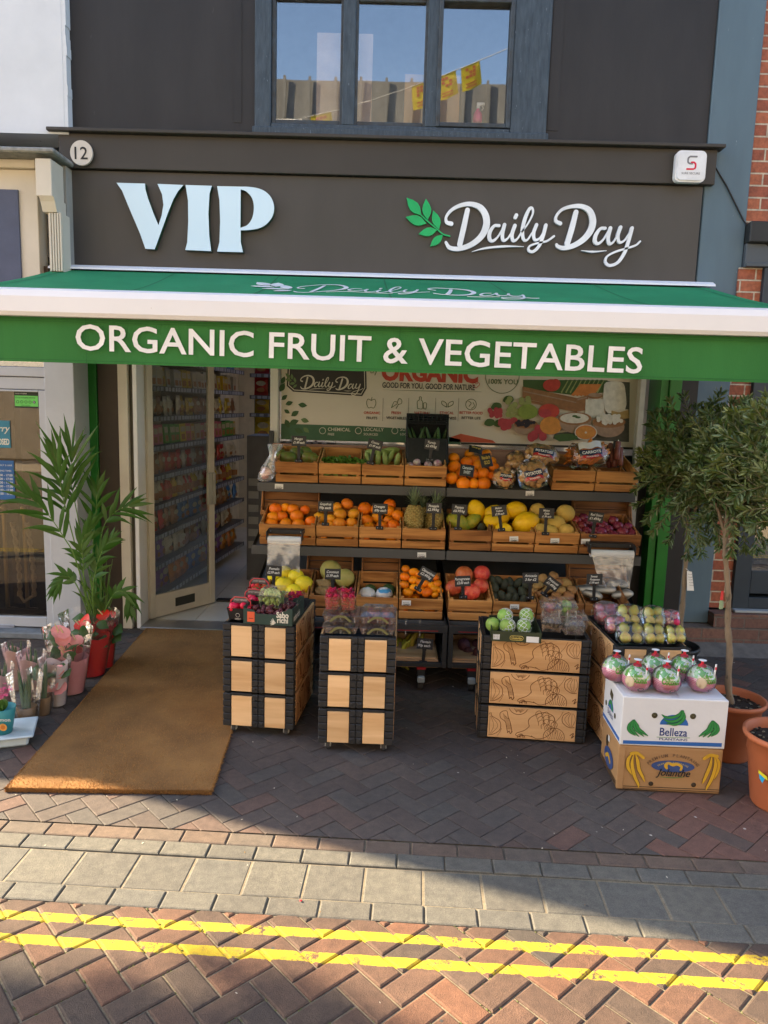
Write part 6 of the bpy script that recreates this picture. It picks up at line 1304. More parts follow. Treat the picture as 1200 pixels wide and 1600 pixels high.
def stack(cx, cy, rz, base, names, castors, side=0):
    first = None
    for k in range(3):
        z = base+k*.2
        o = inst(proto, (cx, cy, z), names[k], 'stacked display crates', (0, 0, rz+(rnd(-.006, .006) if k else 0)))
        if k == 0 and castors:
            for (dx, dy) in ((-.15, -.25), (.15, -.25), (-.15, .25), (.15, .25)):
                mb = MB(); mb.tube([(dx-.009, dy, -base+.022), (dx+.009, dy, -base+.022)], .022, 14); cs = part('castor', mb, mat('wheel_grey', (.05, .05, .055), .6), o, False)
                mb = MB(); mb.tube([(dx-.0105, dy, -base+.022), (dx-.0095, dy, -base+.022)], .012, 10, 0); mb.tube([(dx+.0095, dy, -base+.022), (dx+.0105, dy, -base+.022)], .012, 10, 0)
                for e in (-.014, .014): mb.bb(dx+e-.002, dx+e+.002, dy-.012, dy+.012, -base+.015, -base+.047, .001)
                mb.bb(dx-.02, dx+.02, dy-.02, dy+.02, -base+.046, -base+.052, .001); part('fork', mb, mat('hub_pale', (.5, .5, .5), .4), cs, False)
ORD = ['lowest', 'middle', 'top']
def front_to_c(fl, rz, hw, hd):
    R = Matrix.Rotation(rz, 3, 'Z'); c = Vector((fl[0], fl[1], 0))+R @ Vector((hw, hd, 0)); return c.x, c.y
rz1 = radians(-5); c1 = front_to_c((-.898, 3.90), rz1, .2, .3)
stack(*c1, rz1, .047, ['%s black and pine crate of the stack beside the doormat' % q for q in ORD], True)
rz2 = radians(-1); c2 = front_to_c((-.35, 3.725), rz2, .2, .3)
stack(*c2, rz2, .047, ['%s black and pine crate of the narrow stack in the middle' % q for q in ORD], True)
rz3 = radians(-94); R3 = Matrix.Rotation(radians(-4), 3, 'Z'); c3 = Vector((.525, 3.95, 0))+R3 @ Vector((.3, .2, 0))
stack(c3.x, c3.y, rz3+pi, .006, ['%s crate with engraved vegetables facing the street, in the wide stack' % q for q in ORD], False)
rz4 = radians(2); c4_ = front_to_c((1.215, 3.78), rz4, .2, .3)
stack(*c4_, rz4, .02, ['%s crate of the stack behind the plantain boxes' % q for q in ORD], False)
# remove the prototype itself
for ch in list(proto.children):
    for g2 in list(ch.children): bpy.data.objects.remove(g2)
    bpy.data.objects.remove(ch)
bpy.data.objects.remove(proto)
def loc_on(c, rz, x, y, z): R = Matrix.Rotation(rz, 3, 'Z'); v = R @ Vector((x, y, 0)); return Vector((c[0]+v.x, c[1]+v.y, z))
TOP1, TOP2, TOP3, TOP4 = .647, .647, .606, .62
# ---- goods on the left stack
CG = (0, 0)
Mf0 = frame((0, 0, 0), (1, 0, 0))
bx = thing('fruit_box', 'dark green cardboard fruit tray with white lettering on the left stack', 'box', loc_on(c1, rz1, .055, -.16, TOP1), rz1-.02)
bw, bd, bh = .27, .28, .095
gcard = mat('dark_green_card', (.028, .052, .042), .6, col2=(.024, .044, .036), sc=3)
mb = MB(); prof = [(-bw/2, 0), (bw/2, 0), (bw/2, bh), (bw/2-.025, bh), (bw/2-.035, bh*.86), (bw/2-.055, bh*.84), (bw/2-.075, bh*.62), (-bw/2+.075, bh*.62), (-bw/2+.055, bh*.84), (-bw/2+.01, bh*.9), (-bw/2, bh*.9)]
mb.shape([prof], .004, frame((0, -bd/2, 0), (1, 0, 0))); mb.shape([prof], .004, frame((0, bd/2, 0), (1, 0, 0)))
for s_ in (-1, 1): mb.box(s_*bw/2-.002, s_*bw/2+.002, -bd/2+.001, bd/2-.005, .001, bh*.99)
mb.box(-bw/2+.003, bw/2-.003, -bd/2+.001, bd/2-.005, .001, .004)
part('tray', mb, [gcard], bx, False)
F = frame((0, -bd/2-.0045, 0), (1, 0, 0)); mb = MB()
mb.text('Sabo', .044, F @ Matrix.Translation((.048, .045, 0)), e=.0006, bold=.03, sx=.8); mb.text('richi', .044, F @ Matrix.Translation((.052, .016, 0)), e=.0006, bold=.03, sx=.8)
for k in range(5): a = 2.3+.35*k; mb.ribbon([(.045, .014), (.045+.018*cos(a), .014+.016*sin(a)), (.045+.034*cos(a-.15)*.9, .014+.030*sin(a-.1))], [.002, .006, .002], .0006, 0, F)
Fs = frame((bw/2+.003, -bd/2+.02, .02), (0, 1, 0)); mb.text('saborichi', .05, Fs, e=.0006, bold=.02, sx=.8)
part('lettering', mb, mat('cream_print', (.70, .66, .55), .6), bx, False)
mb = MB(); mb.box(-bw/2+.022, -bw/2+.062, -.0012, .0, .012, .068, M=Matrix.Translation((0, -bd/2-.0048, 0))); mb.box(-bw/2+.03, -bw/2+.055, -.0016, -.0013, .03, .033, 1, M=Matrix.Translation((0, -bd/2-.0048, 0))); part('red_label', mb, [mat('label_orange_red', (.72, .12, .05), .5), ink], bx, False)
GRP = MB(); GRP.ball((0, 0, 0), (1, 1, 1.15), 10, 7)
GG = GRP.mesh('grape', mat('green_grape', (.36, .46, .12), .3, col2=(.30, .40, .10), sc=2, inst=.4)); GP = GRP.mesh('grape', mat('dark_grape', (.10, .02, .035), .3, col2=(.16, .05, .05), sc=2, inst=.4))
def punnet(label, p, rz, w_, d_, h_, lid=True, group=None, name='punnet', dome=True):
    o = thing(name, label, 'punnet', p, rz, group); mb = MB(); t = .88
    for z0, z1, a, b in ((0, h_*.62, t, 1.0),):
        vs = [(s1*w_/2*q, s2*d_/2*q, z) for z, q in ((z0, a), (z1, b)) for s1, s2 in ((-1, -1), (1, -1), (1, 1), (-1, 1))]; mb.add(vs, [(0, 1, 5, 4), (1, 2, 6, 5), (2, 3, 7, 6), (3, 0, 4, 7), (3, 2, 1, 0)])
    for k in range(5):
        x = -w_/2*.8+k*w_*.4; mb.bb(x-.002, x+.002, -d_/2*.97-.002, -d_/2*.97, h_*.08, h_*.55, .0008)
    part('base', mb, clearbox, o, False)
    mb = MB(); mb.bb(-w_/2-.004, w_/2+.004, -d_/2-.004, d_/2+.004, h_*.62, h_*.66, .0015)
    if lid:
        vs = [(s1*w_/2*q, s2*d_/2*q, z) for z, q in ((h_*.662, .98), (h_, .80)) for s1, s2 in ((-1, -1), (1, -1), (1, 1), (-1, 1))]; mb.add(vs, [(0, 1, 5, 4), (1, 2, 6, 5), (2, 3, 7, 6), (3, 0, 4, 7), (4, 5, 6, 7)])
        mb.bb(-.02, .02, -.008, .008, h_+.001, h_+.004, .001)
    part('lid', mb, clearbox, o, False)
    return o
def fillp(me, name, p, rz, w_, d_, h_, r, n, label, cat, group, hmax=.6):
    R = Matrix.Rotation(rz, 3, 'Z')
    for k in range(n):
        v = R @ Vector((rnd(-.5, .5)*(w_*.88-2*r), rnd(-.5, .5)*(d_*.88-2*r), 0)); put(me, name, Vector(p)+v+Vector((0, 0, r+.002+random.random()*(h_*hmax))), r*rnd(.9, 1.08), label, cat, group)
pp = loc_on(c1, rz1, .04, -.13, TOP1+.062)
punnet('clear punnet of green grapes on top of the green fruit tray', pp, rz1-.1, .135, .13, .105); fillp(GG, 'grape', pp, rz1-.1, .135, .13, .105, .0125, 70, 'green grape in the punnet on the fruit tray', 'grape', 'green grapes in the punnet', .62)
p_ = loc_on(c1, rz1, .055, -.16, TOP1+.006); fillp(GP, 'grape', p_, rz1, .26, .27, .06, .013, 90, 'dark red grape loose in the green fruit tray', 'grape', 'dark grapes in the fruit tray', .75)
STB = MB(); STB.lathe([(.001, -1.0), (.35, -.85), (.7, -.35), (.92, .25), (.8, .7), (.3, .88), (.001, .9)], 12); STB.lathe([(.001, .92), (.35, .93), (.75, .86), (.5, .9)], 5, mi=1)
SBM = STB.mesh('strawberry', [mat('strawberry_red', (.62, .025, .02), .3, col2=(.52, .015, .015), sc=2, bump=.5, bsc=9, inst=.4), mat('calyx', (.10, .22, .04), .6)])
TOM = fruit('cherry_tomato', (.62, .015, .06), (.55, .01, .04), rough=.2, inst_=.3, stemcol=(.1, .2, .04))
def basket(px, py, Y, lab, me, nm, flab, n=12, z=None):
    q = P(px, py, Y=Y); z = TOP1+.002 if z is None else z; o = thing('fruit_basket', lab, 'basket', (q.x, Y, z), rz1-.06)
    mb = MB(); w_, d_, h_ = .125, .10, .065
    vs = [(s1*w_/2*q_, s2*d_/2*q_, z_) for z_, q_ in ((0, .82), (h_, 1.0)) for s1, s2 in ((-1, -1), (1, -1), (1, 1), (-1, 1))]; mb.add(vs, [(0, 1, 5, 4), (1, 2, 6, 5), (2, 3, 7, 6), (3, 0, 4, 7), (3, 2, 1, 0)]); mb.add([(v[0]*.97, v[1]*.97, v[2]) for v in vs], [(4, 5, 1, 0), (5, 6, 2, 1), (6, 7, 3, 2), (7, 4, 0, 3)], 1)
    part('carton', mb, [mat('black_carton', (.018, .016, .016), .45), mat('carton_red_inside', (.5, .03, .03), .6)], o, False)
    mb = MB(); F = frame((0, -d_/2*.93, h_*.4), (1, 0, 0), (0, -.13, 1))
    mb.ribbon([(cos(a)*.011, sin(a)*.011) for a in [i*pi/6 for i in range(13)]], .002, .0006, 0, F); mb.text('BERRY', .012, F @ Matrix.Translation((0, -.026, 0)), e=.0006, align='CENTER', bold=.02); part('emblem', mb, mat('pale_print', (.55, .5, .45), .6), o, False)
    mb = MB(); mb.tube([(-w_/2*.97, 0, h_*.6), (-w_/2*.9, 0, h_+.03), (-w_/4, 0, h_+.052), (w_/4, 0, h_+.052), (w_/2*.9, 0, h_+.03), (w_/2*.97, 0, h_*.6)], [.004]*6, 6, 0)
    mb.bb(-w_*.36, w_*.36, -.003, .001, h_+.018, h_+.056, .002, mi=1); part('handle', mb, [mat('handle_red', (.6, .05, .05), .5), mat('handle_card', (.10, .07, .065), .5)], o, False)
    mb = MB(); mb.text('SWEET BERRIES', .014, frame((0, -.0035, h_+.032), (1, 0, 0)), e=.0006, align='CENTER', w=w_*.6); part('lettering', mb, mat('pale_print', (.55, .5, .45), .6), o, False)
    for k in range(n):
        put(me, nm, Vector((q.x, Y, z))+Vector((rnd(-.043, .043), rnd(-.034, .034), h_-.012+rnd(0, .022))), rnd(.014, .019) if nm == 'strawberry' else .021, flab, nm.replace('_', ' '), flab+' group')
basket(405, 925, 4.30, 'black carton of strawberries at the back of the left stack', SBM, 'strawberry', 'strawberry in the rear carton', 16, TOP1+.035)
basket(398, 950, 4.10, 'black carton with red handle in the middle of the left stack', TOM, 'cherry_tomato', 'red tomato in the middle carton', 8, TOP1+.02)
basket(376, 968, 3.99, 'black carton of red tomatoes at the front left corner of the left stack', TOM, 'cherry_tomato', 'red tomato in the front carton', 9)
RSM = MB()
for k in range(9): a = k*2.4; RSM.ball((cos(a)*.5*(k > 0), sin(a)*.5*(k > 0), (k % 3)*.35-.3), .38, 6, 5)
RASP = RSM.mesh('red_berry', mat('raspberry_red', (.50, .008, .06), .35, col2=(.28, .006, .025), sc=2, inst=.4))
pinkcup = glass('pink_cup', (.95, .55, .70), .06, .1, dirt=.02)
def cup(px, py, Y, z, lab, s=1., grp=None):
    q = P(px, py, Y=Y); o = thing('berry_cup', lab, 'cup', (q.x, Y, z), rnd(-.1, .1)); w_, h_ = .085*s, .075*s; mb = MB()
    n = 6
    vs = [(s1*w_/2*q_, s2*w_/2*q_, z_) for z_, q_ in ((0, .78), (h_, 1.0)) for s1, s2 in ((-1, -1), (1, -1), (1, 1), (-1, 1))]; mb.add(vs, [(0, 1, 5, 4), (1, 2, 6, 5), (2, 3, 7, 6), (3, 0, 4, 7), (3, 2, 1, 0)])
    for s1, s2 in ((-1, -1), (1, -1), (1, 1), (-1, 1)): mb.add([(s1*w_/2, s2*w_/2, h_), (s1*w_/2*.6, s2*w_/2, h_), (s1*w_/2, s2*w_/2, h_+.014)], [(0, 1, 2)])
    part('cup', mb, pinkcup, o, False)
    for k in range(26): put(RASP, 'red_berry', Vector((q.x, Y, z))+Vector((rnd(-.032, .032)*s*(.8 if k < 10 else 1), rnd(-.032, .032)*s*(.8 if k < 10 else 1), .010+(.022*(k % 3) if k < 18 else .06)*s)), .0135*s, 'dark red berry in '+lab.replace('pink clear ', 'the '), 'berry', 'berries in '+lab.replace('pink clear ', 'the '))
cup(463, 938, 4.22, TOP1+.02, 'pink clear berry cup at the right rear of the left stack')
# ---- goods on the middle stack
FIG = fruit('fig', (.10, .05, .07), (.22, .20, .10), (1, 1, .95), rough=.5, sc=2)
PLM = fruit('plum', (.30, .06, .10), (.45, .22, .12), rough=.35, sc=1.5)
for k, (x, y, z, lab) in enumerate(((-.095, -.18, 0, 'lower left clear punnet on the middle stack'), (-.095, -.18, .062, 'upper left clear punnet under the berry cups'), (.10, -.18, 0, 'lower right clear punnet on the middle stack'), (.10, -.18, .062, 'upper right clear punnet with red fruit on the middle stack'))):
    pp = loc_on(c2, rz2, x, y, TOP2+.002+z); punnet(lab, pp, rz2, .185, .20, .06, lid=(z > 0 and x > 0), group=None)
    me, nm = (PLM, 'plum') if (k == 3) else (FIG, 'fig'); fillp(me, nm, pp, rz2, .175, .19, .05, .021, 12, nm+' in the '+lab.replace(' clear', ''), nm, nm+'s, '+lab, .12)
    mb = MB(); F = frame((pp.x, pp.y-.105, pp.z+.012), (1, 0, 0)); mb.ribbon([(-.05, 0), (-.02, .022), (.02, .022), (.05, 0)], .012, .0008, 0, F); mb.bb(-.03, .05, .0, .001, .02, .026, .0003)
    solo('punnet_label', mb, [mat('gold_label', (.16, .15, .06), .4)], 'curved gold label on the '+lab, 'label', (pp.x, pp.y-.105, pp.z+.012), world=True)
for k, (px, py, Y, z, lab) in enumerate(((519, 975, 3.80, .127, 'pink clear berry cup front left on the middle stack'), (544, 975, 3.80, .127, 'pink clear berry cup front right on the middle stack'), (521, 955, 3.89, .135, 'pink clear berry cup rear left on the middle stack'), (543, 955, 3.89, .135, 'pink clear berry cup rear right on the middle stack'))):
    cup(px, py, Y, TOP2+z, lab, .92)
# ---- goods on the wide stack
bx = thing('fruit_box', 'dark green guava box with gold emblem and white label on the wide stack', 'box', Vector(P(803, 985, Y=3.98)*1)-Vector((0, 0, 0)), radians(-4))
bx.location.z = TOP3+.002; bw, bd, bh = .26, .30, .058
mb = MB()
for s_ in (-1, 1): mb.box(s_*bw/2-.002, s_*bw/2+.002, -bd/2+.003, bd/2-.003, .001, bh); mb.box(-bw/2, bw/2, s_*bd/2-.002, s_*bd/2+.002, .001, bh)
mb.box(-bw/2+.003, bw/2-.003, -bd/2+.003, bd/2-.003, .001, .004); part('tray', mb, mat('guava_green_card', (.035, .045, .022), .55), bx, False)
F = frame((0, -bd/2-.0028, 0), (1, 0, 0)); mb = MB()
mb.shape([rrect(.036, .013, .012)], .0007, F @ Matrix.Translation((.0, .024, 0)), 0); mb.shape([rrect(.033, .010, .009)], .0004, F @ Matrix.Translation((.0, .024, .0007)), 1)
mb.text('Guavita', .018, F @ Matrix.Translation((0, .0185, .0011)), e=.0006, mi=0, align='CENTER', bold=.03, shear=.2)
mb.shape([[(.052, .004), (.118, .004), (.118, .036), (.052, .036)]], .0007, F, 2); mb.shape([[(-.124, .012), (-.09, .012), (-.09, .040), (-.124, .040)]], .0007, F, 2)
for k in range(3): mb.text('SIZE 12 CLASS I', .009, F @ Matrix.Translation((-.122, .034-.009*k, .0008)), e=.0005, mi=1, w=.028)
part('print', mb, [mat('gold_print', (.55, .42, .10), .5), mat('print_black', (.02, .02, .015), .5), mat('label_white', (.70, .70, .68), .5)], bx, False)
GUA = fruit('guava', (.20, .36, .06), (.30, .42, .10), (1, 1, 1.05), rough=.4, sc=2, stemcol=(.15, .12, .05))
netw = mat('foam_net', (.70, .72, .70), .6)
for k, (px, py, dy, lb, up) in enumerate(((792, 978, 0, 'front left', 0), (818, 979, 0, 'front right', 0), (788, 965, .09, 'rear left', .03), (822, 962, .09, 'rear right', .035), (770, 974, .05, 'far left', -.01))):
    q = P(px, py, Y=3.93+dy); q.z = TOP3+.062+up
    put(GUA, 'guava', q, .040, 'green guava, %s in the dark green guava box' % lb, 'guava', None, (.2, rnd(-.2, .2), k))
    if k in (1, 2, 0, 3):
        mb = MB(); 
        for i in range(9):
            for s_ in (-1, 1):
                pts = []
                for j in range(9):
                    v = (j/8-.5)*1.5; a = 2*pi*i/9+s_*v*.9; pts.append((.0425*cos(v)*cos(a), .0425*cos(v)*sin(a), .0425*sin(v)))
                mb.tube(pts, .0016, 4)
        solo('foam_net', mb, netw, 'white foam net round the %s guava' % lb, 'net', q+Vector((.004, -.0, -.0)), rot=(.5, 1.2 if k % 2 else -1.0, 0), group=None)
for k, (x, y, z, lab) in enumerate(((.10, -.02, 0, 'clear punnet front right on the wide stack'), (.21, -.06, 0, 'clear punnet at the right front corner of the wide stack'), (.10, .03, .07, 'clear punnet stacked upper left at the back of the wide stack'), (.19, .08, .07, 'clear punnet of guavas at the back right of the wide stack'), (.25, .06, 0, 'clear punnet at the far right of the wide stack'))):
    R = Matrix.Rotation(radians(-4), 3, 'Z'); v = R @ Vector((x, y, 0)); pp = Vector((c3.x+v.x, c3.y+v.y, TOP3+.002+z)); pz = radians(-4)+rnd(-.1, .1)
    punnet(lab, pp, pz, .115, .15, .085); me, nm = ((FIG, 'fig'), (FIG, 'fig'), (PLM, 'plum'), (GUA, 'guava'), (PLM, 'plum'))[k]
    fillp(me, nm, pp, pz, .11, .145, .06, .023, 7, nm+' in the '+lab, nm, nm+'s, '+lab, .35)
# ---- packs on the right hand stack
PEAR = fruit('pear', (.40, .46, .08), (.50, .34, .07), (.9, .9, 1.05), fn=lambda p: Vector((p.x*(1-.28*max(0, p.z)), p.y*(1-.28*max(0, p.z)), p.z*(1.1 if p.z > 0 else .9)-(.12*math.exp(-(hypot(p.x, p.y)/.2)**2) if p.z > 0 else 0))), rough=.38, sc=1.4, inst_=.5, stemcol=(.12, .08, .03))
RDP = fruit('red_apple', (.55, .03, .10), (.48, .02, .06), rough=.3, sc=2)
def pack(px, py, Y, w_, h_, d_, lab, me, nm, rot, n, r, tint=None, z=None):
    q = P(px, py, Y=Y); o = thing('fruit_pack', lab, 'pack', q, rot=rot); mb = MB()
    mb.ball((0, 0, 0), (w_/2, d_/2, h_/2), 20, 12, fn=lambda p: Vector((math.copysign(abs(p.x)**.55, p.x), math.copysign(abs(p.y)**.7, p.y), math.copysign(abs(p.z)**.55, p.z)))*(1+.05*sin(p.x*11+p.z*9)+.04*sin(p.z*15)))
    part('film', mb, tint or film, o, False)
    Rm = Matrix.Rotation(rot[2], 3, 'Z') @ Matrix.Rotation(rot[0], 3, 'X')
    k = 0; g = int(math.ceil(n**.5))
    for i in range(g):
        for j in range(g):
            if k >= n: break
            v = Rm @ Vector(((i+.5)/g*(w_*.86)-w_*.43+rnd(-.004, .004), -d_*.05+rnd(-.01, .01), (j+.5)/g*(h_*.86)-h_*.43+rnd(-.004, .004))); put(me, nm, q+v, r*rnd(.92, 1.05), nm.replace('_', ' ')+' in the '+lab, nm.replace('_', ' '), nm+'s in the '+lab); k += 1
PB = 4.10
for px, py, Y, w_, h_, lab, me, nm, r in ((983, 962, 4.15, .15, .13, 'clear pack of pears, upper left on the right stack', PEAR, 'pear', .033), (1021, 964, 4.12, .13, .13, 'clear pack of pears, upper right on the right stack', PEAR, 'pear', .031),
       (985, 990, 3.95, .16, .12, 'clear pack of pears, front left on the right stack', PEAR, 'pear', .033), (1022, 991, 3.93, .12, .11, 'clear pack of pears, front middle on the right stack', PEAR, 'pear', .031), (1055, 992, 3.92, .11, .10, 'clear pack of pears, front right on the right stack', PEAR, 'pear', .030)):
    pack(px, py, Y, w_, h_, .075, lab, me, nm, (-.55, 0, rnd(-.1, .1)), 4, r)
redfilm = glass('red_film', (.9, .3, .4), .14, .1, wav=(50, .9), dirt=.1)
pack(948, 958, 4.28, .15, .14, .08, 'pink tinted pack at the rear left of the right stack', RDP, 'red_apple', (-.7, 0, .1), 4, .035, redfilm)
pack(962, 976, 4.05, .12, .10, .07, 'pink tinted pack at the left front of the right stack', RDP, 'red_apple', (-.6, 0, .1), 4, .026, redfilm)
pack(1048, 966, 4.20, .10, .10, .06, 'dark red pack behind the pears on the right stack', RDP, 'red_apple', (-.6, 0, -.2), 4, .024, redfilm)
# ------------------------------------------------------------------ plantain boxes
rzb = radians(-2.2); BXW, BXD, BXH = .50, .33, .235
bl = thing('plantain_box', 'brown cardboard plantain box with yellow bananas, under the white box', 'box', (1.16+.25, 3.42+.165, 0), rzb)
def fz(x, y, Y=3.405): q = P(900+x/3.72, 850+y/3.72, Y=Y); return (q.x-1.41, q.z)
kraft = mat('kraft_card', (.38, .22, .10), .8, col2=(.33, .185, .08), sc=3, bump=.25, bsc=60, stretch=(1, 1, 3))
wcard = mat('white_card', (.66, .67, .69), .6, col2=(.60, .61, .63), sc=4, bump=.15, bsc=60)
F = frame((0, -BXD/2-.003, 0), (1, 0, 0))
mb = MB(); mb.bb(-BXW/2, BXW/2, -BXD/2, BXD/2, .004, BXH, .008, seg=2); mb.bb(-BXW/2-.002, -BXW/2+.03, -BXD/2-.006, -BXD/2-.001, .01, BXH-.003, .002)
part('carton', mb, kraft, bl, False)
goldb = mat('gold_banana', (.62, .36, .03), .6); outl = mat('brown_outline', (.08, .05, .03), .6); pblue = mat('print_navy', (.045, .08, .22), .6); pgrn = mat('print_banana_green', (.035, .24, .06), .6); pb2 = mat('print_blue', (.03, .13, .42), .6)
mb = MB()
def banana(mb, pts, w_, mi, mo_, M, k=0):
    mb.ribbon(pts, [w_*.3, w_, w_, w_*.85, w_*.25], .0007+.0008*k, mo_, M, nn=6); mb.ribbon(pts, [w_*.3-.002, w_-.004, w_-.004, w_*.85-.004, w_*.2], .0010+.0008*k, mi, M, nn=6)
gb = lambda *a: [fz(*p) for p in a]
banana(mb, gb((345, 1225), (320, 1260), (318, 1310), (345, 1350), (340, 1345)), .020, 0, 1, F, 0); banana(mb, gb((350, 1230), (340, 1290), (355, 1360), (375, 1405), (378, 1425)), .020, 0, 1, F, 1); banana(mb, gb((360, 1228), (372, 1270), (380, 1320), (400, 1360), (412, 1390)), .020, 0, 1, F, 2)
mb.ribbon(gb((335, 1228), (370, 1225), (405, 1250)), .014, .004, 0, F)
banana(mb, gb((820, 1235), (838, 1270), (832, 1320), (812, 1360), (800, 1370)), .020, 0, 1, F, 0); banana(mb, gb((800, 1235), (790, 1290), (770, 1340), (755, 1375), (745, 1395)), .020, 0, 1, F, 1); banana(mb, gb((815, 1235), (820, 1290), (800, 1360), (775, 1410), (765, 1430)), .020, 0, 1, F, 2)
mb.ribbon(gb((755, 1250), (790, 1230), (830, 1235)), .014, .004, 0, F)
ce_ = fz(576, 1300); mb.shape([[(ce_[0]+.104*cos(a*pi/16), ce_[1]+.030*sin(a*pi/16)) for a in range(32)]], .0007, F, 2)
for s_, z_ in ((1, 1426), (1, 1438), (1, 1450)): a = fz(260, z_-8); b = fz(842, z_+6); mb.ribbon([a, b], .0035, .0007, 1, F)
mb.ribbon([fz(540, 1310), fz(535, 1295), fz(550, 1280), fz(575, 1290), fz(600, 1285), fz(625, 1300), fz(620, 1320)], [.012, .018, .012, .016, .016, .012, .01], .0014, 0, F)
part('printed_fruit', mb, [goldb, outl, pblue], bl, False)
mb = MB()
def arctext(mb, s, cx, cz, rx, rz_, a0, a1, size, M, mi=0, e=.0012):
    n = len(s)
    for i, c in enumerate(s):
        a = a0+(a1-a0)*(i+.5)/n; x = cx+rx*cos(a); z = cz+rz_*sin(a); t = atan2(rz_*cos(a), -rx*sin(a))+pi
        mb.text(c, size, M @ Matrix.Translation((x, z, .0012)) @ Matrix.Rotation(t, 4, 'Z'), e=.0006, mi=mi, align='CENTER', bold=.02)
arctext(mb, 'PREMIUM PLANTAINS', ce_[0], ce_[1]-.025, .125, .075, pi*.88, pi*.12, .022, F, 0); arctext(mb, 'PREMIUM PLANTAINS', ce_[0], ce_[1]-.03, .088, .046, pi*.80, pi*.20, .012, F, 1)
q = fz(575, 1355); mb.text('Jolanthe', .052, F @ Matrix.Translation((q[0], q[1], .0032)), e=.0006, mi=2, align='CENTER', shear=.35, bold=.012, w=.165); mb.ribbon([fz(500, 1362), fz(580, 1366), fz(640, 1360)], [.001, .003, .001], .0016, 3, F)
part('lettering', mb, [mat('brown_ink', (.16, .09, .05), .7), mat('pale_gold_ink', (.45, .36, .18), .7), ink, pgrn], bl, False)
mb = MB()
for x, y in ((449, 1403), (695, 1405)): q = fz(x, y); mb.lathe([(.012, 0), (.011, .002), (.001, .0021)], 14, M=F @ Matrix.Translation((q[0], q[1], 0)), mi=0)
SF = frame((-BXW/2-.003, BXD/2, 0), (0, -1, 0)); mb.lathe([(.02, 0), (.019, .001), (.001, .0011)], 14, M=SF @ Matrix.Translation((.12, .16, 0)) @ Matrix.Scale(1.5, 4, (0, 1, 0)))
part('hand_hole', mb, mat('hole_dark', (.05, .035, .02), .9), bl, False)
mb = MB(); mb.shape([[(.17+.085*cos(a*pi/12), .09+.05*sin(a*pi/12)) for a in range(24)]], .0008, SF, 0); mb.ribbon([(.12, .08), (.16, .10), (.2, .08)], .02, .0013, 1, SF)
for z_ in (.02, .03, .04): mb.ribbon([(.02, z_), (BXD-.01, z_)], .004, .0008, 2, SF)
mb.shape([[(.14, .17), (.165, .17), (.165, .2), (.14, .2)]], .001, SF, 3); part('side_print', mb, [pblue, goldb, outl, paperw], bl, False)
bt_ = thing('plantain_box', 'white cardboard plantain box with green bananas and blue stripe, coconuts on its top', 'box', (1.41, 3.42+.16, BXH+.004), rzb+.01)
mb = MB(); mb.bb(-BXW/2-.004, BXW/2-.0, -BXD/2+.0, BXD/2, 0, BXH+.012, .005, seg=2)
for sx_ in (-1, 1): mb.bb(*(sorted((sx_*.02, sx_*.24))), -BXD/2+.01, BXD/2-.01, BXH+.0125, BXH+.0145, .001)
part('carton', mb, wcard, bt_, False)
def fw(x, y, Y=3.40): q = P(900+x/3.72, 850+y/3.72, Y=Y); return (q.x-1.41, q.z-BXH-.004)
F = frame((0, -BXD/2-.0005, 0), (1, 0, 0)); mb = MB(); gw = lambda *a: [fw(*p) for p in a]
mb.shape([[fw(287, 1152), fw(858, 1162), fw(856, 1184), fw(286, 1172)]], .0007, F, 0)
cc = fw(582, 1060); mb.shape([[(cc[0]+.068*cos(a*pi/14), cc[1]+.052*sin(a*pi/14)) for a in range(15)]], .0007, F, 0)
banana(mb, gb() if False else gw((625, 975), (610, 1000), (575, 1015), (535, 1015), (512, 1000)), .016, 1, 2, F, 1); banana(mb, gw((630, 975), (625, 1010), (590, 1035), (550, 1038), (520, 1025)), .016, 1, 2, F, 2); banana(mb, gw((635, 975), (640, 1015), (615, 1045), (580, 1056), (540, 1050)), .016, 1, 2, F, 3)
for s_, cx_ in ((1, 340), (-1, 815)):
    for k, (dx, dy) in enumerate(((-28, 30), (-10, 40), (15, 38), (35, 30))):
        x0 = cx_+s_*(5+k*3); banana(mb, gw((x0, 1033), (x0+s_*(dx*.5-6), 1060), (x0+s_*(dx*.8-4), 1085), (x0+s_*(dx+14), 1105), (x0+s_*(dx+40), 1108+dy*.5)), .016, 1, 2, F, k)
part('printed_fruit', mb, [pb2, pgrn, mat('dark_green_line', (.015, .08, .03), .6)], bt_, False)
mb = MB(); q = fw(577, 1124); mb.text('Belleza', .058, F @ Matrix.Translation((q[0], q[1], 0)), e=.0008, bold=.012, align='CENTER', w=.132); mb.ribbon([fw(482, 1131), fw(672, 1134)], .002, .0008, 1, F); q = fw(577, 1150); mb.text('PLANTAINS', .016, F @ Matrix.Translation((q[0], q[1], 0)), e=.0008, align='CENTER', w=.135, bold=.01)
part('lettering', mb, [mat('print_deep_blue', (.02, .05, .20), .6), pgrn], bt_, False)
mb = MB()
for x, y in ((470, 1005), (692, 1008)): q = fw(x, y); mb.lathe([(.0145, 0), (.0135, .002), (.001, .0021)], 16, M=F @ Matrix.Translation((q[0], q[1], 0)))
SF = frame((-BXW/2-.0045, BXD/2, 0), (0, -1, 0))
for x, z in ((.05, .10), (.22, .10)): mb.lathe([(.0145, 0), (.0135, .001), (.001, .0011)], 14, M=SF @ Matrix.Translation((x, z, 0)))
mb.shape([[(.11, .17), (.16, .15), (.17, .19), (.12, .205)]], .0008, SF); part('hand_hole', mb, mat('box_hole', (.07, .06, .03), .9), bt_, False)
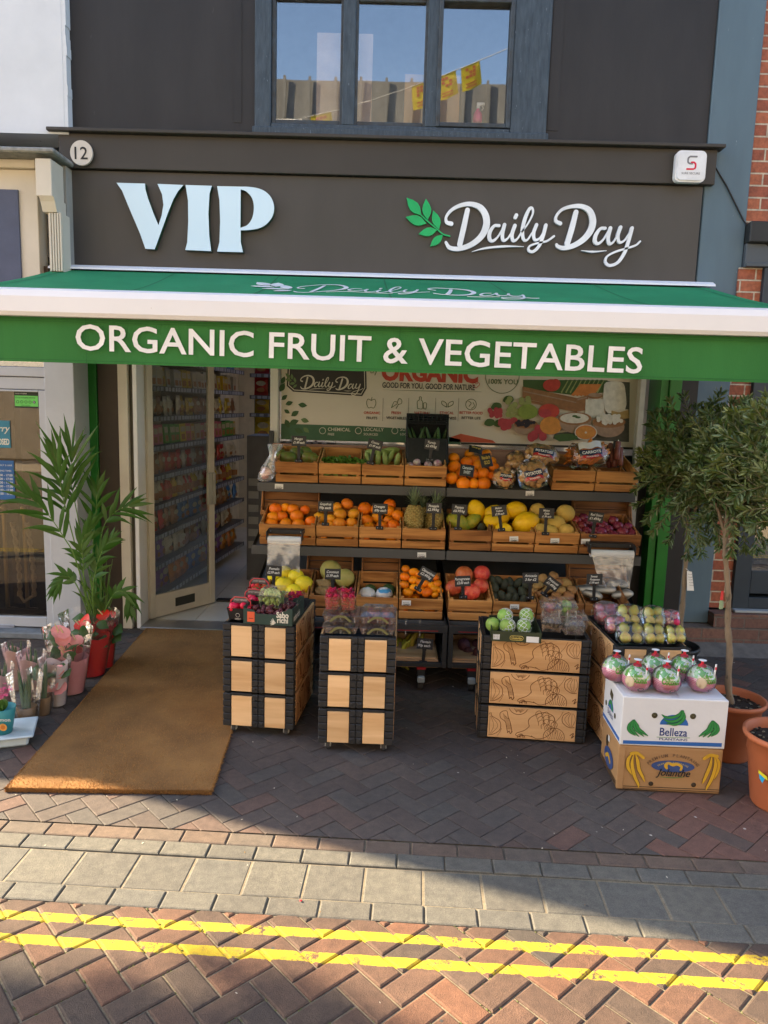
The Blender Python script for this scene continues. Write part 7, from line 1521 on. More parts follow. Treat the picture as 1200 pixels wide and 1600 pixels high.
mb = MB(); mb.shape([[(.008, .012), (BXD-.01, .012), (BXD-.01, .03), (.008, .03)]], .0007, SF, 0); mb.shape([[(.14+.05*cos(a*pi/14), .10+.05*sin(a*pi/14)) for a in range(15)]], .0007, SF, 0); mb.ribbon([(.11, .12), (.14, .14), (.17, .11)], .02, .0013, 1, SF); mb.text('Belleza', .045, SF @ Matrix.Translation((.14, .062, 0)), e=.0008, mi=2, align='CENTER', w=.1); part('side_print', mb, [pb2, pgrn, mat('print_deep_blue', (.02, .05, .20), .6)], bt_, False)
# coconuts in printed wrap
def cocomat():
    m, t, b = base('coconut_wrap'); tc = N(t, 'ShaderNodeTexCoord'); sp = N(t, 'ShaderNodeSeparateXYZ'); L(t, tc.outputs['Object'], sp.inputs[0])
    wv = N(t, 'ShaderNodeMath', operation='MULTIPLY_ADD'); wv.inputs[1].default_value = 150; no = N(t, 'ShaderNodeTexNoise', Scale=12, Detail=2); L(t, tc.outputs['Object'], no.inputs['Vector'])
    n2 = N(t, 'ShaderNodeMath', operation='MULTIPLY'); n2.inputs[1].default_value = 5; L(t, no.outputs[0], n2.inputs[0]); L(t, sp.outputs[2], wv.inputs[0]); L(t, n2.outputs[0], wv.inputs[2])
    fr = N(t, 'ShaderNodeMath', operation='FRACT'); L(t, wv.outputs[0], fr.inputs[0]); low = ramp(t, fr.outputs[0], [(.45, (.62, .07, .24)), (.55, (.70, .42, .50))])
    no2 = N(t, 'ShaderNodeTexNoise', Scale=26, Detail=3, Distortion=1.2); L(t, tc.outputs['Object'], no2.inputs['Vector']); up_ = ramp(t, no2.outputs[0], [(.44, (.10, .34, .03)), (.50, (.66, .70, .60)), (.60, (.62, .66, .60)), (.64, (.45, .55, .05))])
    n3 = N(t, 'ShaderNodeMath', operation='MULTIPLY_ADD'); n3.inputs[1].default_value = .035; L(t, no.outputs[0], n3.inputs[0]); L(t, sp.outputs[2], n3.inputs[2])
    f = N(t, 'ShaderNodeMath', operation='GREATER_THAN'); f.inputs[1].default_value = .028; L(t, n3.outputs[0], f.inputs[0])
    mx = N(t, 'ShaderNodeMix', data_type='RGBA'); L(t, f.outputs[0], mx.inputs[0]); L(t, low, mx.inputs[6]); L(t, up_, mx.inputs[7]); L(t, mx.outputs[2], b.inputs['Base Color']); b.inputs['Roughness'].default_value = .3; b.inputs['Coat Weight'].default_value = .5
    nb = N(t, 'ShaderNodeTexNoise', Scale=35); L(t, tc.outputs['Object'], nb.inputs['Vector']); bp = N(t, 'ShaderNodeBump', Strength=.5, Distance=.004); L(t, nb.outputs[0], bp.inputs['Height']); L(t, bp.outputs[0], b.inputs['Normal']); return m
cm_ = cocomat(); R_ = .068
def coconut(px, py, Y, lab, rz=0, patch=False):
    q = P(px, py, Y=Y); q.z = BXH+.004+BXH+.014+.066; o = thing('coconut', lab, 'coconut', q, rz)
    f = lambda p: Vector((p.x*(1-.10*p.z), p.y*(1-.10*p.z), p.z*.97 if p.z > -.85 else -.83))
    mb = MB(); mb.ball((0, 0, 0), R_, 24, 15, fn=f); part('shell', mb, cm_, o, False)
    def onball(mbx, dz=0, s=1.0, tilt=0):
        for i, v in enumerate(mbx.v):
            a = v.x/R_; e = v.y/R_; d = Vector((sin(a)*cos(e), -cos(a)*cos(e), sin(e))); mbx.v[i] = d*(R_*1.02+v.z)
    t = MB(); t.text('Coconut', .040, Matrix.Translation((0, -.002, .0015)), e=.0008, align='CENTER', bold=.05, w=.085); t.text('Fresh', .020, Matrix.Translation((0, .026, .0015)), e=.0008, align='CENTER', bold=.04); onball(t); part('lettering', t, mat('coco_green_ink', (.10, .33, .03), .5), o, False)
    t = MB(); t.shape([[(cos(a*pi/8)*.02+.02, sin(a*pi/8)*.012-.042) for a in range(16)]], .001, Matrix.Identity(4)); onball(t); part('round_mark', t, mat('coco_dark', (.02, .10, .04), .5), o, False)
    if patch:
        t = MB(); t.ball((0, 0, 0), (.026, .006, .028), 10, 6); tt = part('bare_patch', t, mat('coconut_flesh', (.62, .50, .34), .7), o, False); tt.location = (-.038, -.055, -.002); tt.rotation_euler = (0, 0, -.6)
    t = MB(); t.lathe([(.022, R_*.92), (.018, R_*1.05), (.008, R_*1.1), (.001, R_*1.1)], 10); t.tube([(0, 0, R_*1.05), (0, 0, R_*1.35)], .007, 8, 0); t.lathe([(.02, R_*1.38), (.012, R_*1.42), (.001, R_*1.43)], 10, mi=1); t.lathe([(.02, R_*1.38), (.001, R_*1.36)], 10, mi=1); part('ring_pull', t, [mat('pull_red', (.6, .03, .05), .4), white], o, False)
    t = MB(); t.tube([(.035, -.045, .0), (.038, -.052, R_*1.3)], .0042, 8, 0); t.tube([(.0375, -.0512, R_*.9), (.0379, -.0518, R_*1.1)], .0047, 8, 1); part('straw', t, [white, mat('pull_red', (.6, .03, .05), .4)], o, False)
    t = MB(); t.ball((0, 0, .004), R_*1.07, 22, 13, fn=lambda p: f(p)*(1+.025*sin(p.x*13+p.z*9)+.02*sin(p.y*17))); part('film', t, film, o, False)
for k, a in enumerate(((230/3.72+900, 1050, 3.62, 'wrapped coconut at the left rear corner of the white box', .3), (350/3.72+900, 1065, 3.50, 'wrapped coconut with bare patch at the left front of the white box', -.2, True), (520/3.72+900, 1068, 3.49, 'wrapped coconut in the front middle of the white box', 0), (725/3.72+900, 1065, 3.52, 'wrapped coconut with bare patch at the right front of the white box', .25, True),
                        (625/3.72+900, 1040, 3.66, 'wrapped coconut at the rear right of the white box', -.3), (455/3.72+900, 1042, 3.66, 'wrapped coconut in the rear middle of the white box', .5))): coconut(*a)
# ------------------------------------------------------------------ doormat
coir = mat('coir', (.32, .165, .055), .95, col2=(.17, .085, .03), sc=2.6, bump=1, bsc=350, detail=10)
Mq = [Vector((-1.765, 3.22, 0)), Vector((-.805, 3.255, 0)), Vector((-.99, 5.77, 0)), Vector((-1.93, 5.77, 0))]
def mp_(u, v): return (Mq[0]*(1-u)+Mq[1]*u)*(1-v)+(Mq[3]*(1-u)+Mq[2]*u)*v
mt = thing('doormat', 'long brown coir doormat running from the doorway across the paving', 'mat', (-1.35, 4.5, 0))
mb = MB(); nu, nv = 24, 60; zf_ = lambda u, v: .016+.003*noise.noise(Vector((u*3, v*7, 0)))
mb.add([mp_(i/nu, j/nv)+Vector((0, 0, zf_(i/nu, j/nv))) for j in range(nv+1) for i in range(nu+1)], [(j*(nu+1)+i, j*(nu+1)+i+1, (j+1)*(nu+1)+i+1, (j+1)*(nu+1)+i) for j in range(nv) for i in range(nu)], 0, True)
for (a, b) in (((0, 0), (1, 0)), ((1, 0), (1, 1)), ((1, 1), (0, 1)), ((0, 1), (0, 0))):
    n_ = 40
    for k in range(n_):
        p0_, p1_ = mp_(a[0]+(b[0]-a[0])*k/n_, a[1]+(b[1]-a[1])*k/n_), mp_(a[0]+(b[0]-a[0])*(k+1)/n_, a[1]+(b[1]-a[1])*(k+1)/n_)
        mb.add([p0_+Vector((0, 0, .002)), p1_+Vector((0, 0, .002)), p1_+Vector((0, 0, .017)), p0_+Vector((0, 0, .017))], [(0, 1, 2, 3)])
part('backing', mb, coir, mt)
mb = MB(); random.seed(77)
for k in range(34000):
    v = random.random()**1.5; u = random.random()
    if k % 9 == 0: v = abs(random.gauss(0, .0015)); 
    if k % 11 == 0: u = random.choice((0, 1))+random.gauss(0, .002)
    p = mp_(u, v)+Vector((0, 0, .015)); h_ = rnd(.004, .010); a = rnd(0, 6.28); d_ = Vector((cos(a), sin(a), 0))*.0012; l_ = Vector((rnd(-.004, .004), rnd(-.005, .003), h_))
    mb.add([p-d_, p+d_, p+l_], [(0, 1, 2)], k % 3 == 0)
for k in range(5200):
    e_ = random.random(); s_ = random.choice((0, 0, 1, 2)); u, v = ((e_, 0) if s_ == 0 else (1, e_) if s_ == 1 else (0, e_)); p = mp_(u, v)+Vector((0, 0, rnd(.002, .016))); out = Vector(((0, -1), (1, 0), (-1, 0))[s_]+(0,)); l_ = out*rnd(.003, .012)+Vector((rnd(-.006, .006), rnd(-.006, .006), rnd(-.004, .004))); d_ = Vector((0, 0, .0013)); mb.add([p-d_, p+d_, p+l_], [(0, 1, 2)], k % 3 == 0)
part('pile', mb, [mat('coir_fibre', (.46, .24, .08), .9, col2=(.34, .17, .055), sc=6), mat('coir_fibre_dark', (.30, .155, .05), .9)], mt)
# ------------------------------------------------------------------ flower pots and palm on the left
random.seed(52)
leafm = mat('palm_leaf', (.055, .15, .018), .38, col2=(.034, .10, .015), sc=4, inst=0, trl=.35)
leafl = mat('palm_leaf_pale', (.09, .17, .03), .42, col2=(.06, .13, .03), sc=4, trl=.4)
def blade(mb, a, b, w_, droop=.03, mi=0, n=5, nrm=None):
    a, b = Vector(a), Vector(b); d = b-a; L_ = d.length
    side = d.cross(nrm if nrm else Vector((rnd(-.3, .3), -1, rnd(-.2, .4)))).normalized(); up_ = side.cross(d).normalized()
    pts = [a+d*(i/n)+Vector((0, 0, -droop*L_*(i/n)**2*2)) for i in range(n+1)]; wd = [w_*(.25+.75*sin(pi*min(1, (i/n)*1.1+.08)))*(1 if i < n else 0) for i in range(n+1)]
    vs = []
    for p, q in zip(pts, wd): vs += [p-side*q/2, p+up_*q*.12, p+side*q/2]
    mb.add(vs, [(3*i+j, 3*i+j+1, 3*i+j+4, 3*i+j+3) for i in range(n) for j in (0, 1)], mi, True)
pm0 = Vector((-1.99, 4.90, 0)); palm = thing('potted_palm', 'tall kentia palm with arching fronds beside the green post', 'plant', pm0)
mb = MB(); mb.lathe([(.001, .004), (.085, .0), (.105, .21), (.112, .215), (.105, .22), (.10, .20), (.001, .19)], 22, c=pm0); part('pot', mb, mat('dark_pot', (.03, .028, .025), .6), palm)
def V(px, py, Y): return P(px, py, Y=Y)
FR = [  # rachis through photo points at depth Y; leaflet length; leaf start
 ([(150, 985), (140, 900), (120, 800), (111, 750), (113, 705)], 4.85, .34, .55, 8), ([(148, 985), (128, 890), (104, 800), (96, 765), (88, 715)], 4.80, .30, .5, 7), ([(146, 985), (120, 880), (100, 840), (72, 800), (45, 775)], 4.70, .27, .5, 7),
 ([(152, 985), (158, 900), (160, 830), (180, 800), (205, 790)], 4.90, .20, .6, 6), ([(152, 985), (150, 900), (145, 860), (150, 800), (152, 765)], 4.95, .22, .6, 5),
 ([(152, 985), (168, 945), (182, 925), (198, 928), (203, 948)], 4.85, .12, .35, 8), ([(148, 985), (135, 930), (130, 880), (128, 850), (140, 820)], 4.78, .18, .45, 9), ([(150, 985), (145, 930), (150, 890), (160, 860), (172, 845)], 4.80, .16, .4, 9), ([(148, 985), (125, 925), (112, 905), (100, 900), (90, 915)], 4.72, .12, .4, 7),]
for fi, (pts, Y, LL, st, nl) in enumerate(FR):
    base_p = pm0+Vector((rnd(-.03, .03), rnd(-.03, .03), .19)); c = [base_p]+[V(x, y, Y-.0*(i)) for i, (x, y) in enumerate(pts[1:])]; path = cr(c, 8)
    mb = MB(); mb.tube(path, [.0055-.004*i/len(path) for i in range(len(path))], 6, 1)
    k0 = int(len(path)*st)
    for j in range(nl):
        t = j/(nl-1); i = min(len(path)-2, int(k0+(len(path)-2-k0)*t)); p = path[i]; tg = (path[i+1]-path[i]).normalized()
        sd = tg.cross(Vector((0, -1, .25))).normalized()
        for s_ in (-1, 1):
            ang = radians(38-22*t)+rnd(-.15, .15); l_ = LL*(.75+.5*sin(pi*(t*.8+.1)))*rnd(.8, 1.1)
            d_ = (tg*cos(ang)+sd*s_*sin(ang)+Vector((0, rnd(-.25, .1), 0))).normalized()
            blade(mb, p, p+d_*l_, rnd(.024, .038), rnd(.03, .2), 0 if random.random() < .7 else 2)
    blade(mb, path[-1], path[-1]+(path[-1]-path[-3]).normalized()*LL*.8, .022, .1, 0)
    part('frond', mb, [leafm, mat('palm_stem', (.12, .22, .04), .5), leafl], palm)
mb = MB()
for k in range(22):
    a = rnd(0, 6.28); r0 = rnd(0, .05); b0_ = pm0+Vector((cos(a)*r0, sin(a)*r0, .19)); tip = b0_+Vector((cos(a)*rnd(.02, .12), sin(a)*rnd(.02, .1), rnd(.25, .6))); mb.tube([b0_, b0_.lerp(tip, .5)+Vector((0, 0, .03)), tip], [.004, .003, .001], 5, 0)
    for q in range(1): blade(mb, b0_.lerp(tip, .6), b0_.lerp(tip, .6)+Vector((rnd(-.12, .12), rnd(-.08, .05), rnd(.08, .2))), rnd(.014, .022), .1, 1)
part('young_stems', mb, [mat('palm_stem', (.12, .22, .04), .5), leafl], palm)
clearsl = glass('sleeve_film', (1, 1, 1), .04, .1, wav=(28, .5), dirt=.015)
def sleeve(o, r0, r1, z0, z1, m, fold=.12, n=26, nm='sleeve', k=5, jag=.0):
    mb = MB(); rows = 8; vs = []
    for i in range(rows+1):
        v = i/rows
        for j in range(n):
            a = 2*pi*j/n; r_ = (r0+(r1-r0)*v)*(1+fold*v*sin(a*k+v*2)); vs.append((r_*cos(a), r_*sin(a)*.85, z0+(z1-z0)*v+jag*v*abs(sin(a*1.5+1))))
    mb.add(vs, [(i*n+j, i*n+(j+1) % n, (i+1)*n+(j+1) % n, (i+1)*n+j) for i in range(rows) for j in range(n)], 0, True); part(nm, mb, m, o, False)
def spathe(mb, c, s, mi, ax):
    c = Vector(c); ax = Vector(ax).normalized(); u = ax.orthogonal().normalized(); w_ = ax.cross(u); n = 10
    vs = [c]+[c+(u*cos(a)*(1-.25*sin(a))+w_*sin(a)*1.15)*s+ax*(.18*s*cos(2*a)) for a in [2*pi*i/n for i in range(n)]]; mb.add(vs, [(0, 1+i, 1+(i+1) % n) for i in range(n)], mi, True)
    mb.tube([c, c+ax*s*.5+w_*s*.5, c+ax*s*.7+w_*s*.9], [.0045, .004, .002], 6, 3)
def bigleaf(mb, a, b, w_, mi): blade(mb, a, b, w_, .12, mi, 6, nrm=Vector((rnd(-.3, .3), -.7, .8)))
def potted(px, pyb, label, kind, h_, r_=.055, wrap=None, wz=.2, topz=.36):
    q = P(px, pyb, Z=0); q.y += r_*.8; o = thing('potted_plant', label, 'plant', (q.x, q.y, 0)); mb = MB(); mb.lathe([(.001, .003), (r_*.8, 0), (r_, .10), (r_*1.08, .105), (r_, .11), (r_*.9, .095), (.001, .09)], 18)
    part('pot', mb, mat('kraft_pot', (.30, .19, .10), .7, bump=.3) if kind == 'aloe' else mat('grey_pot', (.2, .18, .17), .6), o, False)
    mb = MB(); ms = [mat('anthurium_leaf', (.05, .12, .025), .3, col2=(.09, .16, .05), sc=8, trl=.25), mat('anthurium_red', (.80, .035, .015), .3, trl=.15), mat('anthurium_pink', (.80, .22, .22), .3, col2=(.85, .42, .36), sc=10, trl=.2), mat('spadix', (.62, .45, .2), .6), mat('aloe_green', (.07, .11, .05), .4, col2=(.11, .15, .08), sc=25)]
    if kind in ('red', 'pink'):
        for k in range(10):
            a = rnd(0, 6.28); t = Vector((cos(a)*rnd(.03, .10), sin(a)*rnd(.02, .08), rnd(.20, h_))); mb.tube([(0, 0, .09), (t.x*.4, t.y*.4, t.z*.6), t], [.003, .0025, .002], 5, 0); bigleaf(mb, t, t+Vector((cos(a)*rnd(.05, .09), sin(a)*.06-.02, rnd(-.03, .05))), rnd(.07, .10), 0)
        for k in range(6):
            a = rnd(3.3, 6.1); t = Vector((cos(a)*rnd(.02, .08), sin(a)*rnd(.02, .07), h_+rnd(-.06, .05)-.02*k)); mb.tube([(0, 0, .09), (t.x*.3, t.y*.3, t.z*.7), t], [.003, .0025, .002], 5, 0); spathe(mb, t, rnd(.036, .048), 1 if kind == 'red' else 2, (rnd(-.4, .4), -.6, rnd(.5, 1)))
    elif kind == 'aloe':
        for k in range(9):
            a = rnd(0, 6.28); b0_ = Vector((cos(a)*.012, sin(a)*.012, .09)); tp = Vector((cos(a)*rnd(.02, .06), sin(a)*rnd(.02, .05), rnd(.22, .33))); mb.tube([b0_, b0_.lerp(tp, .35)+Vector((0, 0, .02)), b0_.lerp(tp, .7), tp], [.011, .013, .008, .001], 7, 4)
    part('leaves', mb, ms, o, False)
    if wrap: sleeve(o, r_*1.1, r_*1.5, .01, wz, wrap, .10, nm='wrap', jag=.03)
    sleeve(o, r_*1.12, r_*1.95, .006, topz, clearsl, .08)
    return o
redw = mat('red_wrap', (.62, .02, .025), .35, col2=(.5, .012, .018), sc=5, bump=.5, bsc=20, trl=.15, coat=.4); pinkw = mat('pink_wrap', (.70, .33, .36), .4, col2=(.62, .24, .28), sc=5, bump=.5, bsc=20, trl=.2, coat=.4)
whitw = mat('white_wrap_paper', (.60, .58, .58), .45, col2=(.66, .48, .46), sc=5, bump=.4, bsc=20, trl=.25, coat=.3)
potted(133, 1060, 'red anthurium in bright red wrap at the foot of the palm', 'red', .38, .090, redw, .26, .43)
potted(157, 1046, 'second red wrapped plant behind the red anthurium by the green post', 'red', .34, .06, redw, .30, .40)
potted(103, 1088, 'pink anthurium in pink wrap between the red one and the white sleeve', 'pink', .40, .076, pinkw, .22, .43)
potted(84, 1106, 'plant in white and clear sleeve in front of the pink anthurium', 'pink', .22, .048, whitw, .25, .30)
potted(64, 1119, 'aloe in kraft pot and pink lined sleeve, right of the two aloes', 'aloe', .3, .042, None, .2, .28)
potted(37, 1136, 'aloe in kraft pot and clear sleeve, nearest to the mat corner', 'aloe', .3, .050, None, .2, .30)
for px, py, lb in ((48, 1096, 'pink sleeve plant behind the two aloes'), (-4, 1120, 'pink sleeve plant at the left edge behind the teal pot'), (24, 1080, 'clear sleeve plant at the foot of the neighbour door')):
    potted(px, py, lb, 'aloe', .3, .045, mat('pale_pink_wrap', (.78, .44, .44), .45, col2=(.8, .56, .54), sc=4, bump=.4, bsc=15, trl=.35), .24, .30)
tq = P(-8, 1172, Z=0); tr_ = thing('plant_tray', 'pale blue plastic tray on the paving at the left edge', 'tray', (tq.x, tq.y+.08, 0), .35)
mb = MB(); mb.bb(-.16, .16, -.10, .16, .055, .068, .006); mb.bb(-.13, .13, -.07, .13, .0, .054, .01); part('tray', mb, mat('pale_blue_plastic', (.50, .58, .62), .4), tr_, False)
o = thing('potted_plant', 'pink kalanchoe in teal printed pot cover on the pale tray', 'plant', (tq.x+.01, tq.y+.07, .069), .1)
mb = MB(); mb.lathe([(.001, .0), (.045, 0), (.068, .14), (.066, .141), (.045, .004)], 20); part('pot_cover', mb, mat('teal_cover', (.03, .20, .22), .5, col2=(.05, .26, .27), sc=10), o, False)
mb = MB(); Fq = frame((.012, -.0615, .085), (1, 0, 0), (0, -.16, 1)); mb.text('mon', .03, Fq, e=.0008, bold=.01); mb.shape([[(.012+.02*cos(a*pi/8), -.035+.022*sin(a*pi/8)) for a in range(16)]], .001, Fq, 1); mb.shape([[(.012+.012*cos(a*pi/8), -.035+.013*sin(a*pi/8)) for a in range(16)]], .0016, Fq, 2); part('print', mb, [paperw, mat('rose_orange', (.75, .35, .08), .5), mat('rose_dark', (.6, .2, .04), .5)], o, False)
mb = MB()
for k in range(16): a = rnd(0, 6.28); t = Vector((cos(a)*rnd(.01, .06), sin(a)*rnd(.01, .06), rnd(.15, .22))); bigleaf(mb, Vector((0, 0, .12)), t, .035, 0)
for k in range(46):
    a = rnd(0, 6.28); c = Vector((cos(a)*rnd(0, .065), sin(a)*rnd(0, .055), rnd(.19, .25)))
    for j in range(5): b_ = 2*pi*j/5; d_ = Vector((cos(b_), sin(b_)*.8-.3, .4+sin(b_)*.3))*.011; e_ = Vector((cos(b_+.6), sin(b_+.6)*.8-.3, .4))*.009; mb.add([c, c+d_, c+e_], [(0, 1, 2)], 1)
part('leaves', mb, [mat('kalanchoe_leaf', (.07, .16, .03), .5), mat('kalanchoe_pink', (.75, .06, .22), .5)], o, False)
# ------------------------------------------------------------------ olive trees in terracotta pots
terra = mat('terracotta_plastic', (.42, .13, .055), .5, col2=(.36, .105, .045), sc=5, bump=.1)
def olmat():
    m, t, b = base('olive_leaf'); g = N(t, 'ShaderNodeNewGeometry'); oi = N(t, 'ShaderNodeAttribute'); oi.attribute_name = 'tone'
    mx = N(t, 'ShaderNodeMix', data_type='RGBA'); L(t, g.outputs['Backfacing'], mx.inputs[0])
    L(t, ramp(t, oi.outputs['Fac'], [(0, (.034, .075, .012)), (.6, (.075, .120, .022)), (1, (.17, .19, .03))]), mx.inputs[6]); L(t, ramp(t, oi.outputs['Fac'], [(0, (.09, .135, .05)), (1, (.18, .21, .08))]), mx.inputs[7])
    L(t, mx.outputs[2], b.inputs['Base Color']); b.inputs['Roughness'].default_value = .42
    tr2 = N(t, 'ShaderNodeBsdfTranslucent'); L(t, mx.outputs[2], tr2.inputs[0]); ms = N(t, 'ShaderNodeMixShader'); ms.inputs[0].default_value = .25; L(t, b.outputs[0], ms.inputs[1]); L(t, tr2.outputs[0], ms.inputs[2]); L(t, ms.outputs[0], t.nodes['Material Output'].inputs[0]); return m
olm = olmat(); barkm = mat('olive_bark', (.24, .18, .12), .8, col2=(.14, .105, .07), sc=18, stretch=(1, 1, .35), bump=1, bsc=55, spots=(40, .66, (.10, .08, .055)))
def olive(label, pc_, trunk, cc, rad, seed, nb=78, potm=None, r_=.175, ph=.33):
    random.seed(seed); o = thing('olive_tree', label, 'tree', pc_)
    mb = MB()
    mb.lathe([(.001, .004), (r_*.66, 0), (r_*.70, .012), (r_*.88, ph*.72), (r_*.90, ph*.73), (r_*.91, ph*.90), (r_*.99, ph*.91), (r_*1.03, ph*.95), (r_*1.03, ph*1.0), (r_*.97, ph*1.005), (r_*.94, ph*.985), (r_*.90, ph*.90), (r_*.88, ph*.86)], 44, c=pc_); part('pot', mb, potm or terra, o)
    mb = MB(); mb.lathe([(r_*.90, ph*.87), (r_*.5, ph*.885), (.001, ph*.89)], 30, c=pc_)
    for k in range(150): a = rnd(0, 6.28); q = r_*.86*random.random()**.5; mb.ball(Vector(pc_)+Vector((q*cos(a), q*sin(a), ph*.89)), (rnd(.004, .014), rnd(.003, .010), rnd(.003, .006)), 5, 3, k % 4 == 0)
    part('soil', mb, [mat('compost', (.035, .026, .02), .95, sc=60, bump=.8), mat('soil_chip', (.20, .18, .13), .9)], o)
    tp = cr(trunk, 6); mb = MB(); n = len(tp); mb.tube(tp, [.0185-.006*i/n+.0022*sin(i*1.3)+.0012*sin(i*3.1) for i in range(n)], 12); top = tp[-1]
    limbs = []
    for k in range(6):
        a = k*1.05+rnd(-.2, .2); e = top+Vector((cos(a)*rad[0]*.45, sin(a)*rad[1]*.45, rnd(.1, .28))); mid = top.lerp(e, .5)+Vector((0, 0, .03)); mb.tube([top-Vector((0, 0, .02)), mid, e], [.011, .008, .004], 7); limbs += [mid, e]
    part('trunk', mb, barkm, o)
    bm = bmesh.new(); lay = bm.faces.layers.float.new('tone'); tw = MB()
    def leaf(p, d, l_, w_, tone):
        d = d.normalized(); s_ = d.cross(Vector((rnd(-1, 1), rnd(-1, 1), rnd(-1, 1)))).normalized(); u = s_.cross(d)*w_*.3
        a = bm.verts.new(p); b = bm.verts.new(p+d*l_*.35-s_*w_/2+u); c = bm.verts.new(p+d*l_*.4-u*.3); e = bm.verts.new(p+d*l_*.35+s_*w_/2+u); b2 = bm.verts.new(p+d*l_*.72-s_*w_*.42+u); e2 = bm.verts.new(p+d*l_*.72+s_*w_*.42+u); c2 = bm.verts.new(p+d*l_*.75-u*.3); t = bm.verts.new(p+d*l_)
        for f in ((a, c, b), (a, e, c), (b, c, c2, b2), (c, e, e2, c2), (b2, c2, t), (c2, e2, t)):
            fc = bm.faces.new(f); fc[lay] = tone; fc.smooth = True
    cc = Vector(cc)
    for k in range(nb):
        s0 = random.choice(limbs); v = Vector((random.gauss(0, 1), random.gauss(0, 1), random.gauss(.45, .9))).normalized(); R = rnd(.72, 1.08)
        e = cc+Vector((v.x*rad[0]*R, v.y*rad[1]*R, v.z*rad[2]*R)); m1 = s0.lerp(e, .5)+Vector((rnd(-.03, .03), rnd(-.03, .03), rnd(-.02, .06)))
        path = cr([s0, m1, e, e+(e-m1)*.25+Vector((0, 0, -.03*random.random()))], 6); tw.tube(path, [.0032-.0026*i/len(path) for i in range(len(path))], 5)
        tb = rnd(0, .8); n2 = int(16+10*random.random())
        for j in range(n2):
            t = .12+.88*j/n2; i = min(len(path)-2, int(t*(len(path)-1))); p = path[i].lerp(path[i+1], t*(len(path)-1)-i); tg = (path[i+1]-path[i]).normalized(); sd = tg.orthogonal(); sd.rotate(Matrix.Rotation(j*pi/2+rnd(-.3, .3), 3, tg))
            for s_ in (-1, 1): leaf(p, tg*rnd(.6, 1.0)+sd*s_*rnd(.4, .8), rnd(.040, .064), rnd(.0105, .0150), max(0, min(1, tb+rnd(-.3, .35))))
    me = bpy.data.meshes.new('crown'); bm.to_mesh(me); bm.free(); me.materials.append(olm); c_ = bpy.data.objects.new('crown', me); COL.objects.link(c_); c_.parent = o; c_.location = -Vector(pc_)
    part('twigs', tw, mat('twig', (.22, .20, .11), .7), o)
    return o
p1 = P(1150, 1196, Z=0)+Vector((0, .13, 0)); Y1 = p1.y
tk1 = [Vector((P(1142, 1112, Y=Y1).x, Y1, .28))]+[P(x, y, Y=Y1) for x, y in ((1138, 1070), (1140, 1017), (1137, 978), (1138, 939), (1136, 899), (1133, 862), (1134, 830))]
ol1 = olive('olive tree in terracotta pot right beside the plantain boxes', tuple(p1), tk1, tuple(P(1150, 748, Y=Y1+.05)), (.28, .25, .36), 5, 140)
p2_ = Vector((P(1065, 900, Y=4.75).x, 4.75, 0)); tk2 = [Vector((p2_.x-.01, 4.75, .28)), P(1062, 985, Y=4.75), P(1067, 939, Y=4.75), P(1071, 886, Y=4.75), P(1074, 850, Y=4.75), P(1076, 810, Y=4.75)]
ol2 = olive('olive tree standing back between the crate stack and the blue grey boarding', tuple(p2_), tk2, tuple(P(1088, 748, Y=4.70)), (.34, .28, .50), 8, 165, potm=black_pl, r_=.15)
p3_ = P(1240, 1280, Z=0)+Vector((0, .13, 0)); Y3 = p3_.y
tk3 = [p3_+Vector((0, 0, .3)), p3_+Vector((.02, 0, .8)), p3_+Vector((0, .02, 1.25))]
ol3 = olive('olive tree in terracotta pot with coloured sticker at the right edge', tuple(p3_), tk3, tuple(P(1222, 740, Y=Y3+.15)), (.28, .24, .36), 13, 100, r_=.185, ph=.36)
mb = MB(); q = P(1181, 1212, Y=p3_.y-.12); F = frame((0, 0, 0), (1, -.75, 0)); mb.shape([[(-.018, .01), (.02, -.012), (.024, -.03), (-.016, -.006)]], .0015, F, 0); mb.shape([[(-.014, -.008), (.012, -.024), (.004, -.05), (-.01, -.03)]], .001, F, 1)
st_ = solo('pot_sticker', mb, [mat('sticker_yellow', (.65, .60, .03), .5), mat('sticker_blue', (.02, .35, .62), .5)], 'yellow and blue price sticker on the terracotta pot at the right edge', 'sticker', q)
st_.location = Vector((p3_.x, p3_.y, 0))+(Vector((q.x-p3_.x, q.y-p3_.y, 0)).normalized()*.172)+Vector((0, 0, q.z))
mb = MB(); q = P(1075, 905, Y=4.72); F = frame((0, 0, 0), (1, 0, 0)); mb.shape([[(-.012, .055), (.02, .05), (.045, -.075), (.0, -.075)]], .0015, F, 0)
for k in range(5): mb.text('Olea europaea', .010, F @ Matrix.Translation((-.004+.004*k, .03-.018*k, .0018)), e=.0005, mi=1, w=.026)
mb.tube([(0, -.001, .055), (-.02, 0, .07)], .0012, 5, 0); solo('plant_tag', mb, [paperw, ink], 'pale paper tag tied to the trunk of the rear olive tree', 'tag', q)
mb = MB(); q = P(1128, 932, Y=Y1-.015); mb.bb(-.007, .007, -.002, .002, -.02, .03, .001, mi=1); mb.bb(-.010, .010, -.003, .003, -.07, -.022, .002, mi=0); solo('plant_tag', mb, [mat('tag_green', (.25, .34, .2), .6), mat('tag_red', (.6, .05, .05), .5)], 'small red and green tag tied to the front olive trunk', 'tag', q)
